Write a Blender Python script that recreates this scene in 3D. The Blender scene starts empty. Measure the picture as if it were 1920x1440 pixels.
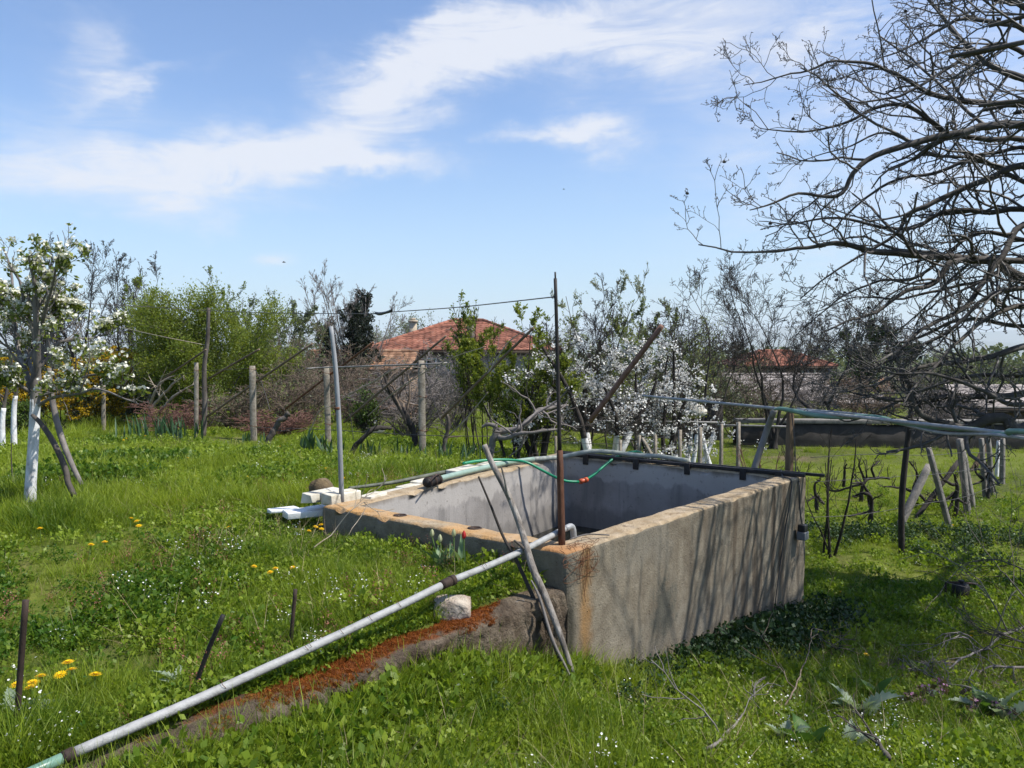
import bpy, bmesh, math, random
import numpy as np
from mathutils import Vector

scene = bpy.context.scene
COL = scene.collection
rad = math.radians

# ------------------------------------------------------------------ camera
F, CX, CY = 1480.0, 960.0, 720.0          # focal length and centre in pixels of a 1920 px wide frame
PITCH = math.atan((CY - 650.0) / F)       # horizon at row 650
CAMZ = 1.6
cam_data = bpy.data.cameras.new('camera')
cam = bpy.data.objects.new('camera', cam_data)
COL.objects.link(cam)
cam.location = (0, 0, CAMZ)
cam.rotation_euler = (rad(90) - PITCH, 0, 0)
cam_data.sensor_width = 36.0
cam_data.lens = 36.0 * F / 1920.0
cam_data.clip_start = 0.05
cam_data.clip_end = 40000
scene.camera = cam

# ------------------------------------------------------------------ light
SUN = Vector((0.555, -0.123, 0.82)).normalized()
SUN_EL = math.asin(SUN.z)
SUN_ROT = math.atan2(SUN.x, SUN.y)
sun_data = bpy.data.lights.new('sun', 'SUN')
sun_data.energy = 5.0
sun_data.angle = rad(0.53)
sun_data.color = (1.0, 0.95, 0.87)
sun = bpy.data.objects.new('sun', sun_data)
COL.objects.link(sun)
sun.location = (20, -5, 30)
sun.rotation_euler = SUN.to_track_quat('Z', 'Y').to_euler()
SKY_STRENGTH = 0.115
scene.view_settings.view_transform = 'Standard'
scene.view_settings.look = 'None'
scene.view_settings.exposure = 0.45
scene.view_settings.gamma = 1.0
scene.view_settings.use_curve_mapping = False
scene.render.engine = 'CYCLES'
scene.cycles.max_bounces = 6
scene.cycles.transparent_max_bounces = 8
scene.cycles.diffuse_bounces = 3
scene.cycles.use_denoising = True


class NT:
    """small helper that writes shader node trees"""
    def __init__(self, tree):
        self.t = tree
        self.n = tree.nodes
        self.l = tree.links

    def node(self, kind, **kw):
        nd = self.n.new(kind)
        for k, v in kw.items():
            setattr(nd, k, v)
        return nd

    def put(self, sock, v):
        if isinstance(v, bpy.types.NodeSocket):
            self.l.new(v, sock)
        else:
            try:
                sock.default_value = v
            except Exception:
                sock.default_value = (v, v, v)

    def math(self, op, a, b=0.0, c=None, clamp=False):
        nd = self.node('ShaderNodeMath', operation=op, use_clamp=clamp)
        self.put(nd.inputs[0], a)
        self.put(nd.inputs[1], b)
        if c is not None:
            self.put(nd.inputs[2], c)
        return nd.outputs[0]

    def mix(self, f, a, b, mode='MIX'):
        nd = self.node('ShaderNodeMix', data_type='RGBA', blend_type=mode)
        self.put(nd.inputs[0], f)
        for s, v in ((nd.inputs[6], a), (nd.inputs[7], b)):
            self.put(s, v if isinstance(v, bpy.types.NodeSocket) else (*v[:3], 1.0))
        return nd.outputs[2]

    def ramp(self, f, stops):
        nd = self.node('ShaderNodeValToRGB')
        els = nd.color_ramp.elements
        while len(els) < len(stops):
            els.new(0.5)
        for e, (p, c) in zip(els, stops):
            e.position = p
            e.color = (*c[:3], 1.0) if not isinstance(c, (int, float)) else (c, c, c, 1.0)
        self.put(nd.inputs[0], f)
        return nd.outputs[0]

    def noise(self, vec, scale, detail=4.0, rough=0.55, dist=0.0):
        nd = self.node('ShaderNodeTexNoise')
        if vec is not None:
            self.l.new(vec, nd.inputs['Vector'])
        nd.inputs['Scale'].default_value = scale
        nd.inputs['Detail'].default_value = detail
        nd.inputs['Roughness'].default_value = rough
        nd.inputs['Distortion'].default_value = dist
        return nd.outputs[0]

    def smooth(self, v, a, b):
        nd = self.node('ShaderNodeMapRange', interpolation_type='SMOOTHSTEP')
        self.put(nd.inputs['Value'], v)
        nd.inputs['From Min'].default_value = a
        nd.inputs['From Max'].default_value = b
        return nd.outputs[0]

    def scalevec(self, vec, s):
        nd = self.node('ShaderNodeMapping')
        self.l.new(vec, nd.inputs['Vector'])
        nd.inputs['Scale'].default_value = s
        return nd.outputs[0]


# ------------------------------------------------------------------ sky with thin cirrus
world = bpy.data.worlds.new('World')
scene.world = world
world.use_nodes = True
W = NT(world.node_tree)
W.n.clear()
sky = W.node('ShaderNodeTexSky', sky_type='NISHITA')
sky.sun_disc = False
sky.sun_elevation = SUN_EL
sky.sun_rotation = SUN_ROT
sky.altitude = 300
sky.air_density = 1.0
sky.dust_density = 1.2
sky.ozone_density = 1.0
tc = W.node('ShaderNodeTexCoord')
DIR = tc.outputs['Generated']
sep = W.node('ShaderNodeSeparateXYZ')
W.l.new(DIR, sep.inputs[0])
AZ = W.math('ARCTAN2', sep.outputs[0], sep.outputs[1])
EL = W.math('ARCSINE', sep.outputs[2])
warp = W.node('ShaderNodeTexNoise')
warp.inputs['Scale'].default_value = 5.0
warp.inputs['Detail'].default_value = 6.0
warp.inputs['Roughness'].default_value = 0.58
W.l.new(W.scalevec(DIR, (1.0, 1.0, 1.8)), warp.inputs['Vector'])
wsep = W.node('ShaderNodeSeparateXYZ')
W.l.new(warp.outputs['Color'], wsep.inputs[0])
AZW = W.math('ADD', AZ, W.math('MULTIPLY', W.math('SUBTRACT', wsep.outputs[0], 0.5), 0.30))
ELW = W.math('ADD', EL, W.math('MULTIPLY', W.math('SUBTRACT', wsep.outputs[1], 0.5), 0.16))


def sky_dir(px, py):
    xc, yc = (px - CX) / F, (CY - py) / F
    x, y, z = xc, math.cos(PITCH) + yc * math.sin(PITCH), -math.sin(PITCH) + yc * math.cos(PITCH)
    n = math.sqrt(x * x + y * y + z * z)
    return math.atan2(x, y), math.asin(z / n)


cloud = None
for (px, py, a, b, rot, amp) in (
        (230, 335, 300, 50, 4, 0.66), (500, 298, 200, 46, 8, 0.72), (640, 232, 260, 66, 26, 0.66),
        (900, 108, 290, 52, 14, 0.84), (1060, 70, 150, 70, 4, 0.55), (690, 318, 150, 20, 0, 0.68),
        (1118, 246, 78, 30, 3, 0.86), (985, 272, 100, 18, 2, 0.55), (165, 112, 90, 42, -28, 0.42),
        (290, 155, 90, 16, 26, 0.42), (110, 235, 190, 70, 0, 0.30), (1320, 45, 190, 60, 8, 0.50),
        (512, 487, 34, 13, 3, 0.85), (1700, 260, 420, 330, 0, 0.50), (1500, 90, 140, 26, 10, 0.40),
        (440, 415, 200, 18, 2, 0.24), (860, 60, 160, 26, 24, 0.35)):
    u0, v0 = sky_dir(px, py)
    c, s = math.cos(rad(rot)), math.sin(rad(rot))
    du = W.math('SUBTRACT', AZW if b > 14 else AZ, u0)
    dv = W.math('SUBTRACT', ELW if b > 14 else EL, v0)
    p = W.math('ADD', W.math('MULTIPLY', du, c * F / a), W.math('MULTIPLY', dv, s * F / a))
    q = W.math('ADD', W.math('MULTIPLY', du, -s * F / b), W.math('MULTIPLY', dv, c * F / b))
    g = W.math('EXPONENT', W.math('MULTIPLY', W.math('ADD', W.math('MULTIPLY', p, p), W.math('MULTIPLY', q, q)), -1.0))
    g = W.math('MULTIPLY', g, amp)
    cloud = g if cloud is None else W.math('ADD', cloud, g)
fib = W.noise(W.scalevec(DIR, (2.2, 3.0, 10.0)), 2.4, 9.0, 0.66, 1.6)
cloud = W.math('MULTIPLY', cloud, W.math('MULTIPLY_ADD', fib, 2.6, -0.28))
# the same thin cirrus elsewhere in the sky, behind and beside the camera
gen = W.smooth(W.noise(W.scalevec(DIR, (1.0, 1.0, 2.5)), 2.2, 6.0, 0.6, 0.8), 0.52, 0.80)
side = W.smooth(W.math('ABSOLUTE', AZ), 0.75, 1.2)
high = W.smooth(EL, 0.50, 0.75)
cloud = W.math('ADD', cloud, W.math('MULTIPLY', W.math('MULTIPLY', gen, 0.7), W.math('MAXIMUM', side, high)))
cloud = W.math('MULTIPLY', W.smooth(cloud, 0.02, 1.12), 0.93)
hz = W.math('MULTIPLY', W.math('SUBTRACT', 1.0, W.smooth(EL, -0.02, 0.30)), 0.55)
skycol = W.mix(1.0, sky.outputs[0], (0.95, 1.08, 1.27), 'MULTIPLY')
col = W.mix(hz, skycol, (3.3, 4.6, 5.7))
col = W.mix(cloud, col, (5.35, 5.55, 6.1))
bg = W.node('ShaderNodeBackground')
W.l.new(col, bg.inputs['Color'])
bg.inputs['Strength'].default_value = SKY_STRENGTH
wout = W.node('ShaderNodeOutputWorld')
W.l.new(bg.outputs[0], wout.inputs['Surface'])

# ------------------------------------------------------------------ numeric helpers
RNG = np.random.default_rng(7)


def ray(px, py):
    xc, yc = (px - CX) / F, (CY - py) / F
    c, s = math.cos(PITCH), math.sin(PITCH)
    return np.array((xc, c + yc * s, -s + yc * c))


def P(px, py, d):
    """the point seen at a pixel at distance d in front of the camera (along world y)"""
    r = ray(px, py)
    return np.array((0, 0, CAMZ)) + r * (d / r[1])


def onz(px, py, z):
    r = ray(px, py)
    return np.array((0, 0, CAMZ)) + r * ((z - CAMZ) / r[2])


def hash3(ix, iy, iz, seed):
    h = (ix.astype(np.uint32) * np.uint32(374761393) + iy.astype(np.uint32) * np.uint32(668265263)
         + iz.astype(np.uint32) * np.uint32(2147483647) + np.uint32((seed * 974711 + 13) & 0xffffffff))
    h = (h ^ (h >> np.uint32(13))) * np.uint32(1274126177)
    h = h ^ (h >> np.uint32(16))
    return (h & np.uint32(0xffff)).astype(np.float64) / 32767.5 - 1.0


def vnoise(p, seed=0):
    p = np.asarray(p, float)
    i = np.floor(p).astype(np.int64)
    f = p - i
    f = f * f * (3 - 2 * f)
    out = 0
    for dx in (0, 1):
        wx = f[..., 0] if dx else 1 - f[..., 0]
        for dy in (0, 1):
            wy = f[..., 1] if dy else 1 - f[..., 1]
            for dz in (0, 1):
                wz = f[..., 2] if dz else 1 - f[..., 2]
                out = out + wx * wy * wz * hash3(i[..., 0] + dx, i[..., 1] + dy, i[..., 2] + dz, seed)
    return out


def fbm(p, octaves=3, seed=0):
    p = np.asarray(p, float)
    s, a, out = 1.0, 1.0, 0
    for o in range(octaves):
        out = out + a * vnoise(p * s, seed + o)
        s *= 2.03
        a *= 0.5
    return out


def unit(v):
    v = np.asarray(v, float)
    return v / (np.linalg.norm(v, axis=-1, keepdims=True) + 1e-12)


# ------------------------------------------------------------------ object helpers
ORG = {}


def set_props(o, label=None, cat=None, group=None, kind=None):
    if label:
        o['label'] = label
    if cat:
        o['category'] = cat
    if group:
        o['group'] = group
    if kind:
        o['kind'] = kind
    return o


def thing(name, loc, label, cat, group=None):
    o = bpy.data.objects.new(name, None)
    o.empty_display_size = 0.1
    COL.objects.link(o)
    o.location = loc
    ORG[o.name] = np.array(loc, float)
    return set_props(o, label, cat, group)


def make_mesh(name, V, faces, mats, midx=None, smooth=True, attrs=None):
    """faces: list of (n,k) int arrays; midx: list of material indices per array"""
    me = bpy.data.meshes.new(name)
    V = np.asarray(V, np.float32)
    faces = [np.asarray(f, np.int32) for f in faces if len(f)]
    me.vertices.add(len(V))
    me.vertices.foreach_set('co', V.ravel())
    tot = sum(f.size for f in faces)
    nf = sum(len(f) for f in faces)
    me.loops.add(tot)
    me.polygons.add(nf)
    me.loops.foreach_set('vertex_index', np.concatenate([f.ravel() for f in faces]))
    ls = np.concatenate([np.full(len(f), f.shape[1], np.int32) for f in faces])
    st = np.concatenate([[0], np.cumsum(ls)[:-1]]).astype(np.int32)
    me.polygons.foreach_set('loop_start', st)
    me.polygons.foreach_set('loop_total', ls)
    if midx is not None:
        mi = np.concatenate([np.full(len(f), m, np.int32) if np.isscalar(m) else np.asarray(m, np.int32) for f, m in zip(faces, midx)])
        me.polygons.foreach_set('material_index', mi)
    for m in (mats if isinstance(mats, (list, tuple)) else [mats]):
        me.materials.append(m)
    if attrs:
        for k, v in attrs.items():
            a = me.attributes.new(k, 'FLOAT', 'POINT')
            a.data.foreach_set('value', np.asarray(v, np.float32))
    me.update(calc_edges=True)
    me.validate()
    if smooth:
        me.polygons.foreach_set('use_smooth', np.ones(nf, bool))
    return me


def link(name, me, parent=None, loc=(0, 0, 0)):
    o = bpy.data.objects.new(name, me)
    COL.objects.link(o)
    o.location = loc
    if parent is not None:
        o.parent = parent
        ORG[o.name] = ORG[parent.name] + np.array(loc, float)
    else:
        ORG[o.name] = np.array(loc, float)
    return o


class MB:
    """collects geometry in world coordinates"""
    def __init__(self):
        self.V, self.F, self.M, self.T = [], [], [], []
        self.n = 0

    def add(self, V, faces, m=0, tint=None):
        V = np.asarray(V, float).reshape(-1, 3)
        for f in faces:
            f = np.asarray(f, np.int64)
            if len(f):
                self.F.append(f + self.n)
                self.M.append(m)
        self.V.append(V)
        self.T.append(np.full(len(V), 0.5) if tint is None else np.broadcast_to(np.asarray(tint, float), (len(V),)))
        self.n += len(V)
        return self

    def build(self, name, mats, parent=None, smooth=True, org=None):
        V = np.concatenate(self.V)
        if parent is not None:
            o0 = ORG[parent.name]
        else:
            o0 = np.array(org if org is not None else ((V[:, 0].min() + V[:, 0].max()) / 2, (V[:, 1].min() + V[:, 1].max()) / 2, V[:, 2].min()), float)
        me = make_mesh(name, V - o0, self.F, mats, self.M, smooth, {'tint': np.concatenate(self.T)})
        return link(name, me, parent, (0, 0, 0) if parent is not None else o0)


def frames(Pn):
    T = np.gradient(Pn, axis=1) if Pn.shape[1] > 1 else Pn
    T = unit(T)
    ref = np.array((0.31, 0.53, 0.79))
    mt = unit(T.mean(axis=1))
    alt = np.where(np.abs((mt * ref).sum(-1))[:, None] > 0.9, np.array((0.9, -0.3, 0.1)), ref)
    N = unit(np.cross(T, alt[:, None, :]))
    B = np.cross(T, N)
    return T, N, B


def tubes(mb, Pn, R, sides=5, m=0, caps=False, tint=None, rot=0.0):
    """Pn (B,K,3), R (B,K)"""
    Pn = np.asarray(Pn, float)
    if Pn.ndim == 2:
        Pn = Pn[None]
    R = np.asarray(R, float)
    if R.ndim == 0:
        R = np.full(Pn.shape[:2], float(R))
    if R.ndim == 1:
        R = R[None] if len(R) == Pn.shape[1] else np.broadcast_to(R[:, None], Pn.shape[:2])
    Bn, K, _ = Pn.shape
    T, N, B = frames(Pn)
    a = np.arange(sides) / sides * 2 * math.pi + rot
    V = Pn[:, :, None, :] + R[:, :, None, None] * (np.cos(a)[:, None] * N[:, :, None, :] + np.sin(a)[:, None] * B[:, :, None, :])
    base = (np.arange(Bn) * K * sides)[:, None, None]
    k = (np.arange(K - 1) * sides)[None, :, None]
    s = np.arange(sides)[None, None, :]
    s2 = (s + 1) % sides
    q = np.stack(np.broadcast_arrays(base + k + s, base + k + s2, base + k + sides + s2, base + k + sides + s), -1).reshape(-1, 4)
    fs = [q]
    V = V.reshape(-1, 3)
    if caps:
        for b in range(Bn):
            fs.append((b * K * sides + np.arange(sides))[::-1][None])
            fs.append((b * K * sides + (K - 1) * sides + np.arange(sides))[None])
    tt = None
    if tint is not None:
        tt = np.repeat(np.broadcast_to(tint, (Bn,)), K * sides)
    mb.add(V, fs, m, tt)
    return mb


def crv(pts, n=12):
    """Catmull-Rom through points"""
    p = np.asarray(pts, float)
    if len(p) == 2:
        t = np.linspace(0, 1, n)[:, None]
        return p[0] * (1 - t) + p[1] * t
    e = np.concatenate([[2 * p[0] - p[1]], p, [2 * p[-1] - p[-2]]])
    u = np.linspace(0, len(p) - 1 - 1e-9, n)
    i = np.floor(u).astype(int)
    t = (u - i)[:, None]
    p0, p1, p2, p3 = e[i], e[i + 1], e[i + 2], e[i + 3]
    return 0.5 * (2 * p1 + (p2 - p0) * t + (2 * p0 - 5 * p1 + 4 * p2 - p3) * t ** 2 + (3 * p1 - p0 - 3 * p2 + p3) * t ** 3)


def box(mb, c, ax, ay, az, m=0, jit=0.0, bev=0.0):
    """box from centre and three half-axis vectors, with bevelled edges"""
    c, ax, ay, az = (np.asarray(v, float) for v in (c, ax, ay, az))
    if bev <= 0:
        sg = np.array([(x, y, z) for z in (-1, 1) for y in (-1, 1) for x in (-1, 1)], float)
        V = c + sg[:, :1] * ax + sg[:, 1:2] * ay + sg[:, 2:] * az
        if jit:
            V = V + RNG.normal(0, jit, V.shape)
        f = [(0, 2, 3, 1), (4, 5, 7, 6), (0, 1, 5, 4), (2, 6, 7, 3), (0, 4, 6, 2), (1, 3, 7, 5)]
        mb.add(V, [f], m)
        return mb
    bm = bmesh.new()
    bmesh.ops.create_cube(bm, size=2)
    L = [np.linalg.norm(v) for v in (ax, ay, az)]
    for v in bm.verts:
        v.co = Vector((v.co.x * L[0], v.co.y * L[1], v.co.z * L[2]))
    bmesh.ops.bevel(bm, geom=list(bm.edges), offset=bev, segments=2, affect='EDGES', profile=0.6)
    bm.verts.ensure_lookup_table()
    V = np.array([v.co[:] for v in bm.verts])
    if jit:
        V = V + jit * np.stack([fbm(V * 30 + c * 7, 2, s) for s in (1, 2, 3)], -1)
    u = [v / l for v, l in zip((ax, ay, az), L)]
    V = c + V[:, :1] * u[0] + V[:, 1:2] * u[1] + V[:, 2:] * u[2]
    fs = {}
    for f in bm.faces:
        fs.setdefault(len(f.verts), []).append([v.index for v in f.verts])
    mb.add(V, list(fs.values()), m)
    bm.free()
    return mb


def post_mesh(mb, base, top, w, d, yaw=0.0, m=0, jit=0.003, n=7, taper=1.0, cham=0.2):
    """square post with chamfered corners and a slightly uneven face between two points"""
    base, top = np.asarray(base, float), np.asarray(top, float)
    ax = unit(top - base)
    x = np.array((math.cos(yaw), math.sin(yaw), 0))
    x = unit(x - ax * (x @ ax))
    y = np.cross(ax, x)
    h, k = 0.5, 0.5 - cham * 0.5
    prof = np.array([(-k, -h), (k, -h), (h, -k), (h, k), (k, h), (-k, h), (-h, k), (-h, -k)])
    rings = []
    for i in range(n):
        t = i / (n - 1)
        s = 1 + (taper - 1) * t
        if i == n - 1:
            s *= 0.86
        c = base + (top - base) * t
        r = c + prof[:, :1] * x * w * s + prof[:, 1:] * y * d * s
        r = r + jit * fbm(r * 9, 2, 5)[:, None] * unit(prof[:, :1] * x + prof[:, 1:] * y)
        rings.append(r)
    V = np.concatenate(rings)
    q = [(i * 8 + s, i * 8 + (s + 1) % 8, (i + 1) * 8 + (s + 1) % 8, (i + 1) * 8 + s) for i in range(n - 1) for s in range(8)]
    mb.add(V, [q, [tuple(range(8))[::-1], tuple(range((n - 1) * 8, n * 8))]], m)
    return mb
# ------------------------------------------------------------------ materials
def new_mat(name):
    m = bpy.data.materials.new(name)
    m.use_nodes = True
    t = NT(m.node_tree)
    b = t.n['Principled BSDF']
    return m, t, b


def coords(t):
    return t.node('ShaderNodeTexCoord').outputs['Object']


def world_pos(t):
    return t.node('ShaderNodeNewGeometry').outputs['Position']


def mat_noise(name, stops, scale=6.0, rough=0.8, bump=0.3, stretch=(1, 1, 1), metal=0.0, spec=0.3, detail=6.0, bscale=None, bdist=0.01, tintmix=0.0):
    m, t, b = new_mat(name)
    v = t.scalevec(world_pos(t), stretch)
    n = t.noise(v, scale, detail, 0.62)
    c = t.ramp(n, stops)
    if tintmix:
        at = t.node('ShaderNodeAttribute', attribute_name='tint')
        c = t.mix(t.math('MULTIPLY', t.math('SUBTRACT', at.outputs['Fac'], 0.5), tintmix), c, (1, 1, 1), 'ADD') if False else t.mix(1.0, c, t.ramp(at.outputs['Fac'], [(0.0, 1 - tintmix), (1.0, 1 + tintmix)]), 'MULTIPLY')
    t.l.new(c, b.inputs['Base Color'])
    b.inputs['Roughness'].default_value = rough
    b.inputs['Metallic'].default_value = metal
    b.inputs['Specular IOR Level'].default_value = spec
    if bump:
        bp = t.node('ShaderNodeBump')
        bp.inputs['Strength'].default_value = bump
        bp.inputs['Distance'].default_value = bdist
        t.l.new(t.noise(v, bscale or scale * 4, 5, 0.6), bp.inputs['Height'])
        t.l.new(bp.outputs[0], b.inputs['Normal'])
    return m


def mat_leaf(name, dark, light, thin=0.35, inst=False, rough=0.5, spec=0.3, warm=(1.25, 1.12, 0.6), var=0.25):
    """leaf: diffuse + gloss + light passing through; colour varies leaf by leaf"""
    m, t, b = new_mat(name)
    at = t.node('ShaderNodeAttribute', attribute_name='tint')
    f = at.outputs['Fac']
    if inst:
        ai = t.node('ShaderNodeAttribute', attribute_name='ptint', attribute_type='INSTANCER')
        f = t.math('ADD', t.math('MULTIPLY', t.math('SUBTRACT', f, 0.5), 0.6), ai.outputs['Fac'], clamp=True)
    c = t.mix(f, dark, light)
    t.l.new(c, b.inputs['Base Color'])
    b.inputs['Roughness'].default_value = rough
    b.inputs['Specular IOR Level'].default_value = spec
    tr = t.node('ShaderNodeBsdfTranslucent')
    t.l.new(t.mix(1.0, c, warm, 'MULTIPLY'), tr.inputs['Color'])
    mx = t.node('ShaderNodeMixShader')
    mx.inputs[0].default_value = thin
    t.l.new(b.outputs[0], mx.inputs[1])
    t.l.new(tr.outputs[0], mx.inputs[2])
    t.l.new(mx.outputs[0], t.n['Material Output'].inputs['Surface'])
    return m


M = {}
M['bark'] = mat_noise('bark', [(0.3, (0.035, 0.028, 0.024)), (0.55, (0.10, 0.085, 0.072)), (0.8, (0.21, 0.19, 0.165))], 9, 0.9, 0.6, (1, 1, 0.35))
M['bark_grey'] = mat_noise('bark_grey', [(0.3, (0.09, 0.08, 0.072)), (0.6, (0.19, 0.17, 0.155)), (0.8, (0.32, 0.30, 0.27))], 12, 0.9, 0.5, (1, 1, 0.4))
M['bark_dark'] = mat_noise('bark_dark', [(0.3, (0.018, 0.015, 0.013)), (0.65, (0.05, 0.042, 0.036)), (0.85, (0.10, 0.09, 0.08))], 10, 0.9, 0.6, (1, 1, 0.4))
M['bark_walnut'] = mat_noise('bark_walnut', [(0.3, (0.030, 0.026, 0.023)), (0.55, (0.075, 0.067, 0.060)), (0.8, (0.20, 0.185, 0.165))], 7, 0.85, 0.5)
M['twig_walnut'] = mat_noise('twig_walnut', [(0.3, (0.035, 0.030, 0.027)), (0.6, (0.085, 0.077, 0.070)), (0.85, (0.21, 0.195, 0.18))], 5, 0.6, 0.0, spec=0.5)
M['twig_brown'] = mat_noise('twig_brown', [(0.3, (0.085, 0.058, 0.042)), (0.6, (0.17, 0.13, 0.098)), (0.85, (0.31, 0.26, 0.21))], 4, 0.9, 0.0)
M['twig_pink'] = mat_noise('twig_pink', [(0.3, (0.10, 0.045, 0.035)), (0.7, (0.20, 0.11, 0.085))], 4, 0.9, 0.0)
M['twig_grey'] = mat_noise('twig_grey', [(0.3, (0.10, 0.085, 0.08)), (0.7, (0.24, 0.21, 0.195))], 3, 0.9, 0.0)
M['cane_pale'] = mat_noise('cane_pale', [(0.3, (0.22, 0.17, 0.12)), (0.7, (0.44, 0.38, 0.30))], 8, 0.8, 0.2)
M['whitewash'] = mat_noise('whitewash', [(0.30, (0.20, 0.18, 0.16)), (0.40, (0.52, 0.51, 0.50)), (0.55, (0.66, 0.66, 0.66)), (0.75, (0.74, 0.74, 0.745))], 14, 0.9, 0.8, (1, 1, 0.4))
M['concrete_post'] = mat_noise('concrete_post', [(0.25, (0.10, 0.085, 0.062)), (0.45, (0.215, 0.185, 0.145)), (0.6, (0.275, 0.245, 0.20)), (0.8, (0.36, 0.33, 0.275))], 18, 0.92, 0.7)
M['concrete_old'] = mat_noise('concrete_old', [(0.3, (0.10, 0.095, 0.085)), (0.6, (0.22, 0.20, 0.175))], 10, 0.92, 0.5)
M['wood_grey'] = mat_noise('wood_grey', [(0.3, (0.13, 0.12, 0.115)), (0.6, (0.25, 0.24, 0.225)), (0.8, (0.36, 0.35, 0.33))], 16, 0.85, 0.5, (1, 1, 0.12))
M['wood_brown'] = mat_noise('wood_brown', [(0.3, (0.06, 0.04, 0.025)), (0.6, (0.13, 0.09, 0.055)), (0.8, (0.22, 0.16, 0.10))], 14, 0.9, 0.5, (1, 1, 0.12))
M['stick_peeled'] = mat_noise('stick_peeled', [(0.30, (0.07, 0.058, 0.048)), (0.5, (0.21, 0.185, 0.16)), (0.72, (0.38, 0.355, 0.32))], 26, 0.8, 0.6, (1, 1, 0.22))
M['rust'] = mat_noise('rust', [(0.3, (0.075, 0.032, 0.018)), (0.55, (0.16, 0.072, 0.038)), (0.8, (0.27, 0.14, 0.08))], 14, 0.85, 0.4, (1, 1, 0.5))
M['rust_deep'] = mat_noise('rust_deep', [(0.3, (0.045, 0.020, 0.012)), (0.55, (0.105, 0.045, 0.025)), (0.8, (0.20, 0.10, 0.06))], 16, 0.85, 0.4, (1, 1, 0.5))
M['pole_black'] = mat_noise('pole_black', [(0.3, (0.012, 0.011, 0.011)), (0.7, (0.035, 0.028, 0.025))], 18, 0.6, 0.2, (1, 1, 0.4))
M['rust_dark'] = mat_noise('rust_dark', [(0.3, (0.022, 0.017, 0.014)), (0.6, (0.055, 0.036, 0.028)), (0.8, (0.10, 0.062, 0.042))], 18, 0.75, 0.3, (1, 1, 0.4), metal=0.2)
M['rust_pink'] = mat_noise('rust_pink', [(0.3, (0.13, 0.065, 0.045)), (0.6, (0.22, 0.125, 0.095)), (0.8, (0.30, 0.20, 0.16))], 12, 0.85, 0.3, (1, 1, 0.5))
M['iron_dark'] = mat_noise('iron_dark', [(0.3, (0.008, 0.008, 0.009)), (0.7, (0.03, 0.026, 0.024))], 12, 0.6, 0.3)
M['bar_brown'] = mat_noise('bar_brown', [(0.3, (0.10, 0.07, 0.048)), (0.6, (0.18, 0.13, 0.09)), (0.8, (0.27, 0.21, 0.155))], 12, 0.8, 0.3)
M['galv'] = mat_noise('galv', [(0.3, (0.22, 0.225, 0.225)), (0.6, (0.33, 0.335, 0.335)), (0.8, (0.42, 0.425, 0.425))], 18, 0.55, 0.15, (1, 1, 1), metal=0.15, spec=0.5)
M['pipe_white'] = mat_noise('pipe_white', [(0.26, (0.13, 0.125, 0.11)), (0.40, (0.26, 0.26, 0.25)), (0.75, (0.36, 0.365, 0.36))], 22, 0.6, 0.35, spec=0.4)
M['pole_grey'] = mat_noise('pole_grey', [(0.3, (0.16, 0.165, 0.175)), (0.6, (0.26, 0.27, 0.28)), (0.8, (0.36, 0.365, 0.37))], 20, 0.7, 0.3, (1, 1, 0.15))
M['hose_pale'] = mat_noise('hose_pale', [(0.3, (0.17, 0.25, 0.20)), (0.7, (0.27, 0.36, 0.30))], 16, 0.4, 0.0, spec=0.5)
M['hose_teal'] = mat_noise('hose_teal', [(0.3, (0.09, 0.18, 0.135)), (0.7, (0.17, 0.28, 0.215))], 10, 0.35, 0.0, spec=0.5)
M['hose_green'] = mat_noise('hose_green', [(0.3, (0.0, 0.17, 0.075)), (0.7, (0.005, 0.24, 0.115))], 8, 0.35, 0.0, spec=0.5)
M['hose_dark'] = mat_noise('hose_dark', [(0.3, (0.055, 0.06, 0.045)), (0.7, (0.14, 0.15, 0.115))], 14, 0.6, 0.2)
M['hose_grey'] = mat_noise('hose_grey', [(0.3, (0.20, 0.22, 0.19)), (0.7, (0.33, 0.35, 0.31))], 14, 0.5, 0.0)
M['orange'] = mat_noise('orange', [(0.3, (0.42, 0.06, 0.02)), (0.7, (0.58, 0.11, 0.035))], 10, 0.4, 0.0, spec=0.5)
M['brick_white'] = mat_noise('brick_white', [(0.25, (0.24, 0.20, 0.13)), (0.42, (0.47, 0.43, 0.34)), (0.58, (0.57, 0.54, 0.46)), (0.78, (0.64, 0.62, 0.55))], 12, 0.9, 0.35)
M['foam_white'] = mat_noise('foam_white', [(0.3, (0.60, 0.61, 0.60)), (0.7, (0.80, 0.81, 0.80))], 10, 0.8, 0.2)
M['wire'] = mat_noise('wire', [(0.3, (0.05, 0.045, 0.042)), (0.7, (0.14, 0.13, 0.125))], 8, 0.6, 0.0, metal=0.4)
M['wire_rust'] = mat_noise('wire_rust', [(0.3, (0.07, 0.03, 0.016)), (0.7, (0.17, 0.075, 0.035))], 20, 0.9, 0.0)
M['cable_black'] = mat_noise('cable_black', [(0.3, (0.010, 0.010, 0.011)), (0.7, (0.024, 0.024, 0.026))], 10, 0.5, 0.0, spec=0.5)
M['box_grey'] = mat_noise('box_grey', [(0.3, (0.12, 0.125, 0.13)), (0.7, (0.19, 0.195, 0.20))], 10, 0.5, 0.0, spec=0.5)
M['rock'] = mat_noise('rock', [(0.25, (0.15, 0.09, 0.065)), (0.45, (0.33, 0.265, 0.21)), (0.7, (0.46, 0.41, 0.335))], 11, 0.9, 0.7, bdist=0.02)
M['stone'] = mat_noise('stone', [(0.25, (0.18, 0.16, 0.13)), (0.6, (0.34, 0.31, 0.27))], 9, 0.9, 0.6)
M['log_end'] = mat_noise('log_end', [(0.3, (0.07, 0.05, 0.03)), (0.6, (0.15, 0.11, 0.06)), (0.8, (0.24, 0.18, 0.11))], 20, 0.9, 0.6)
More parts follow.
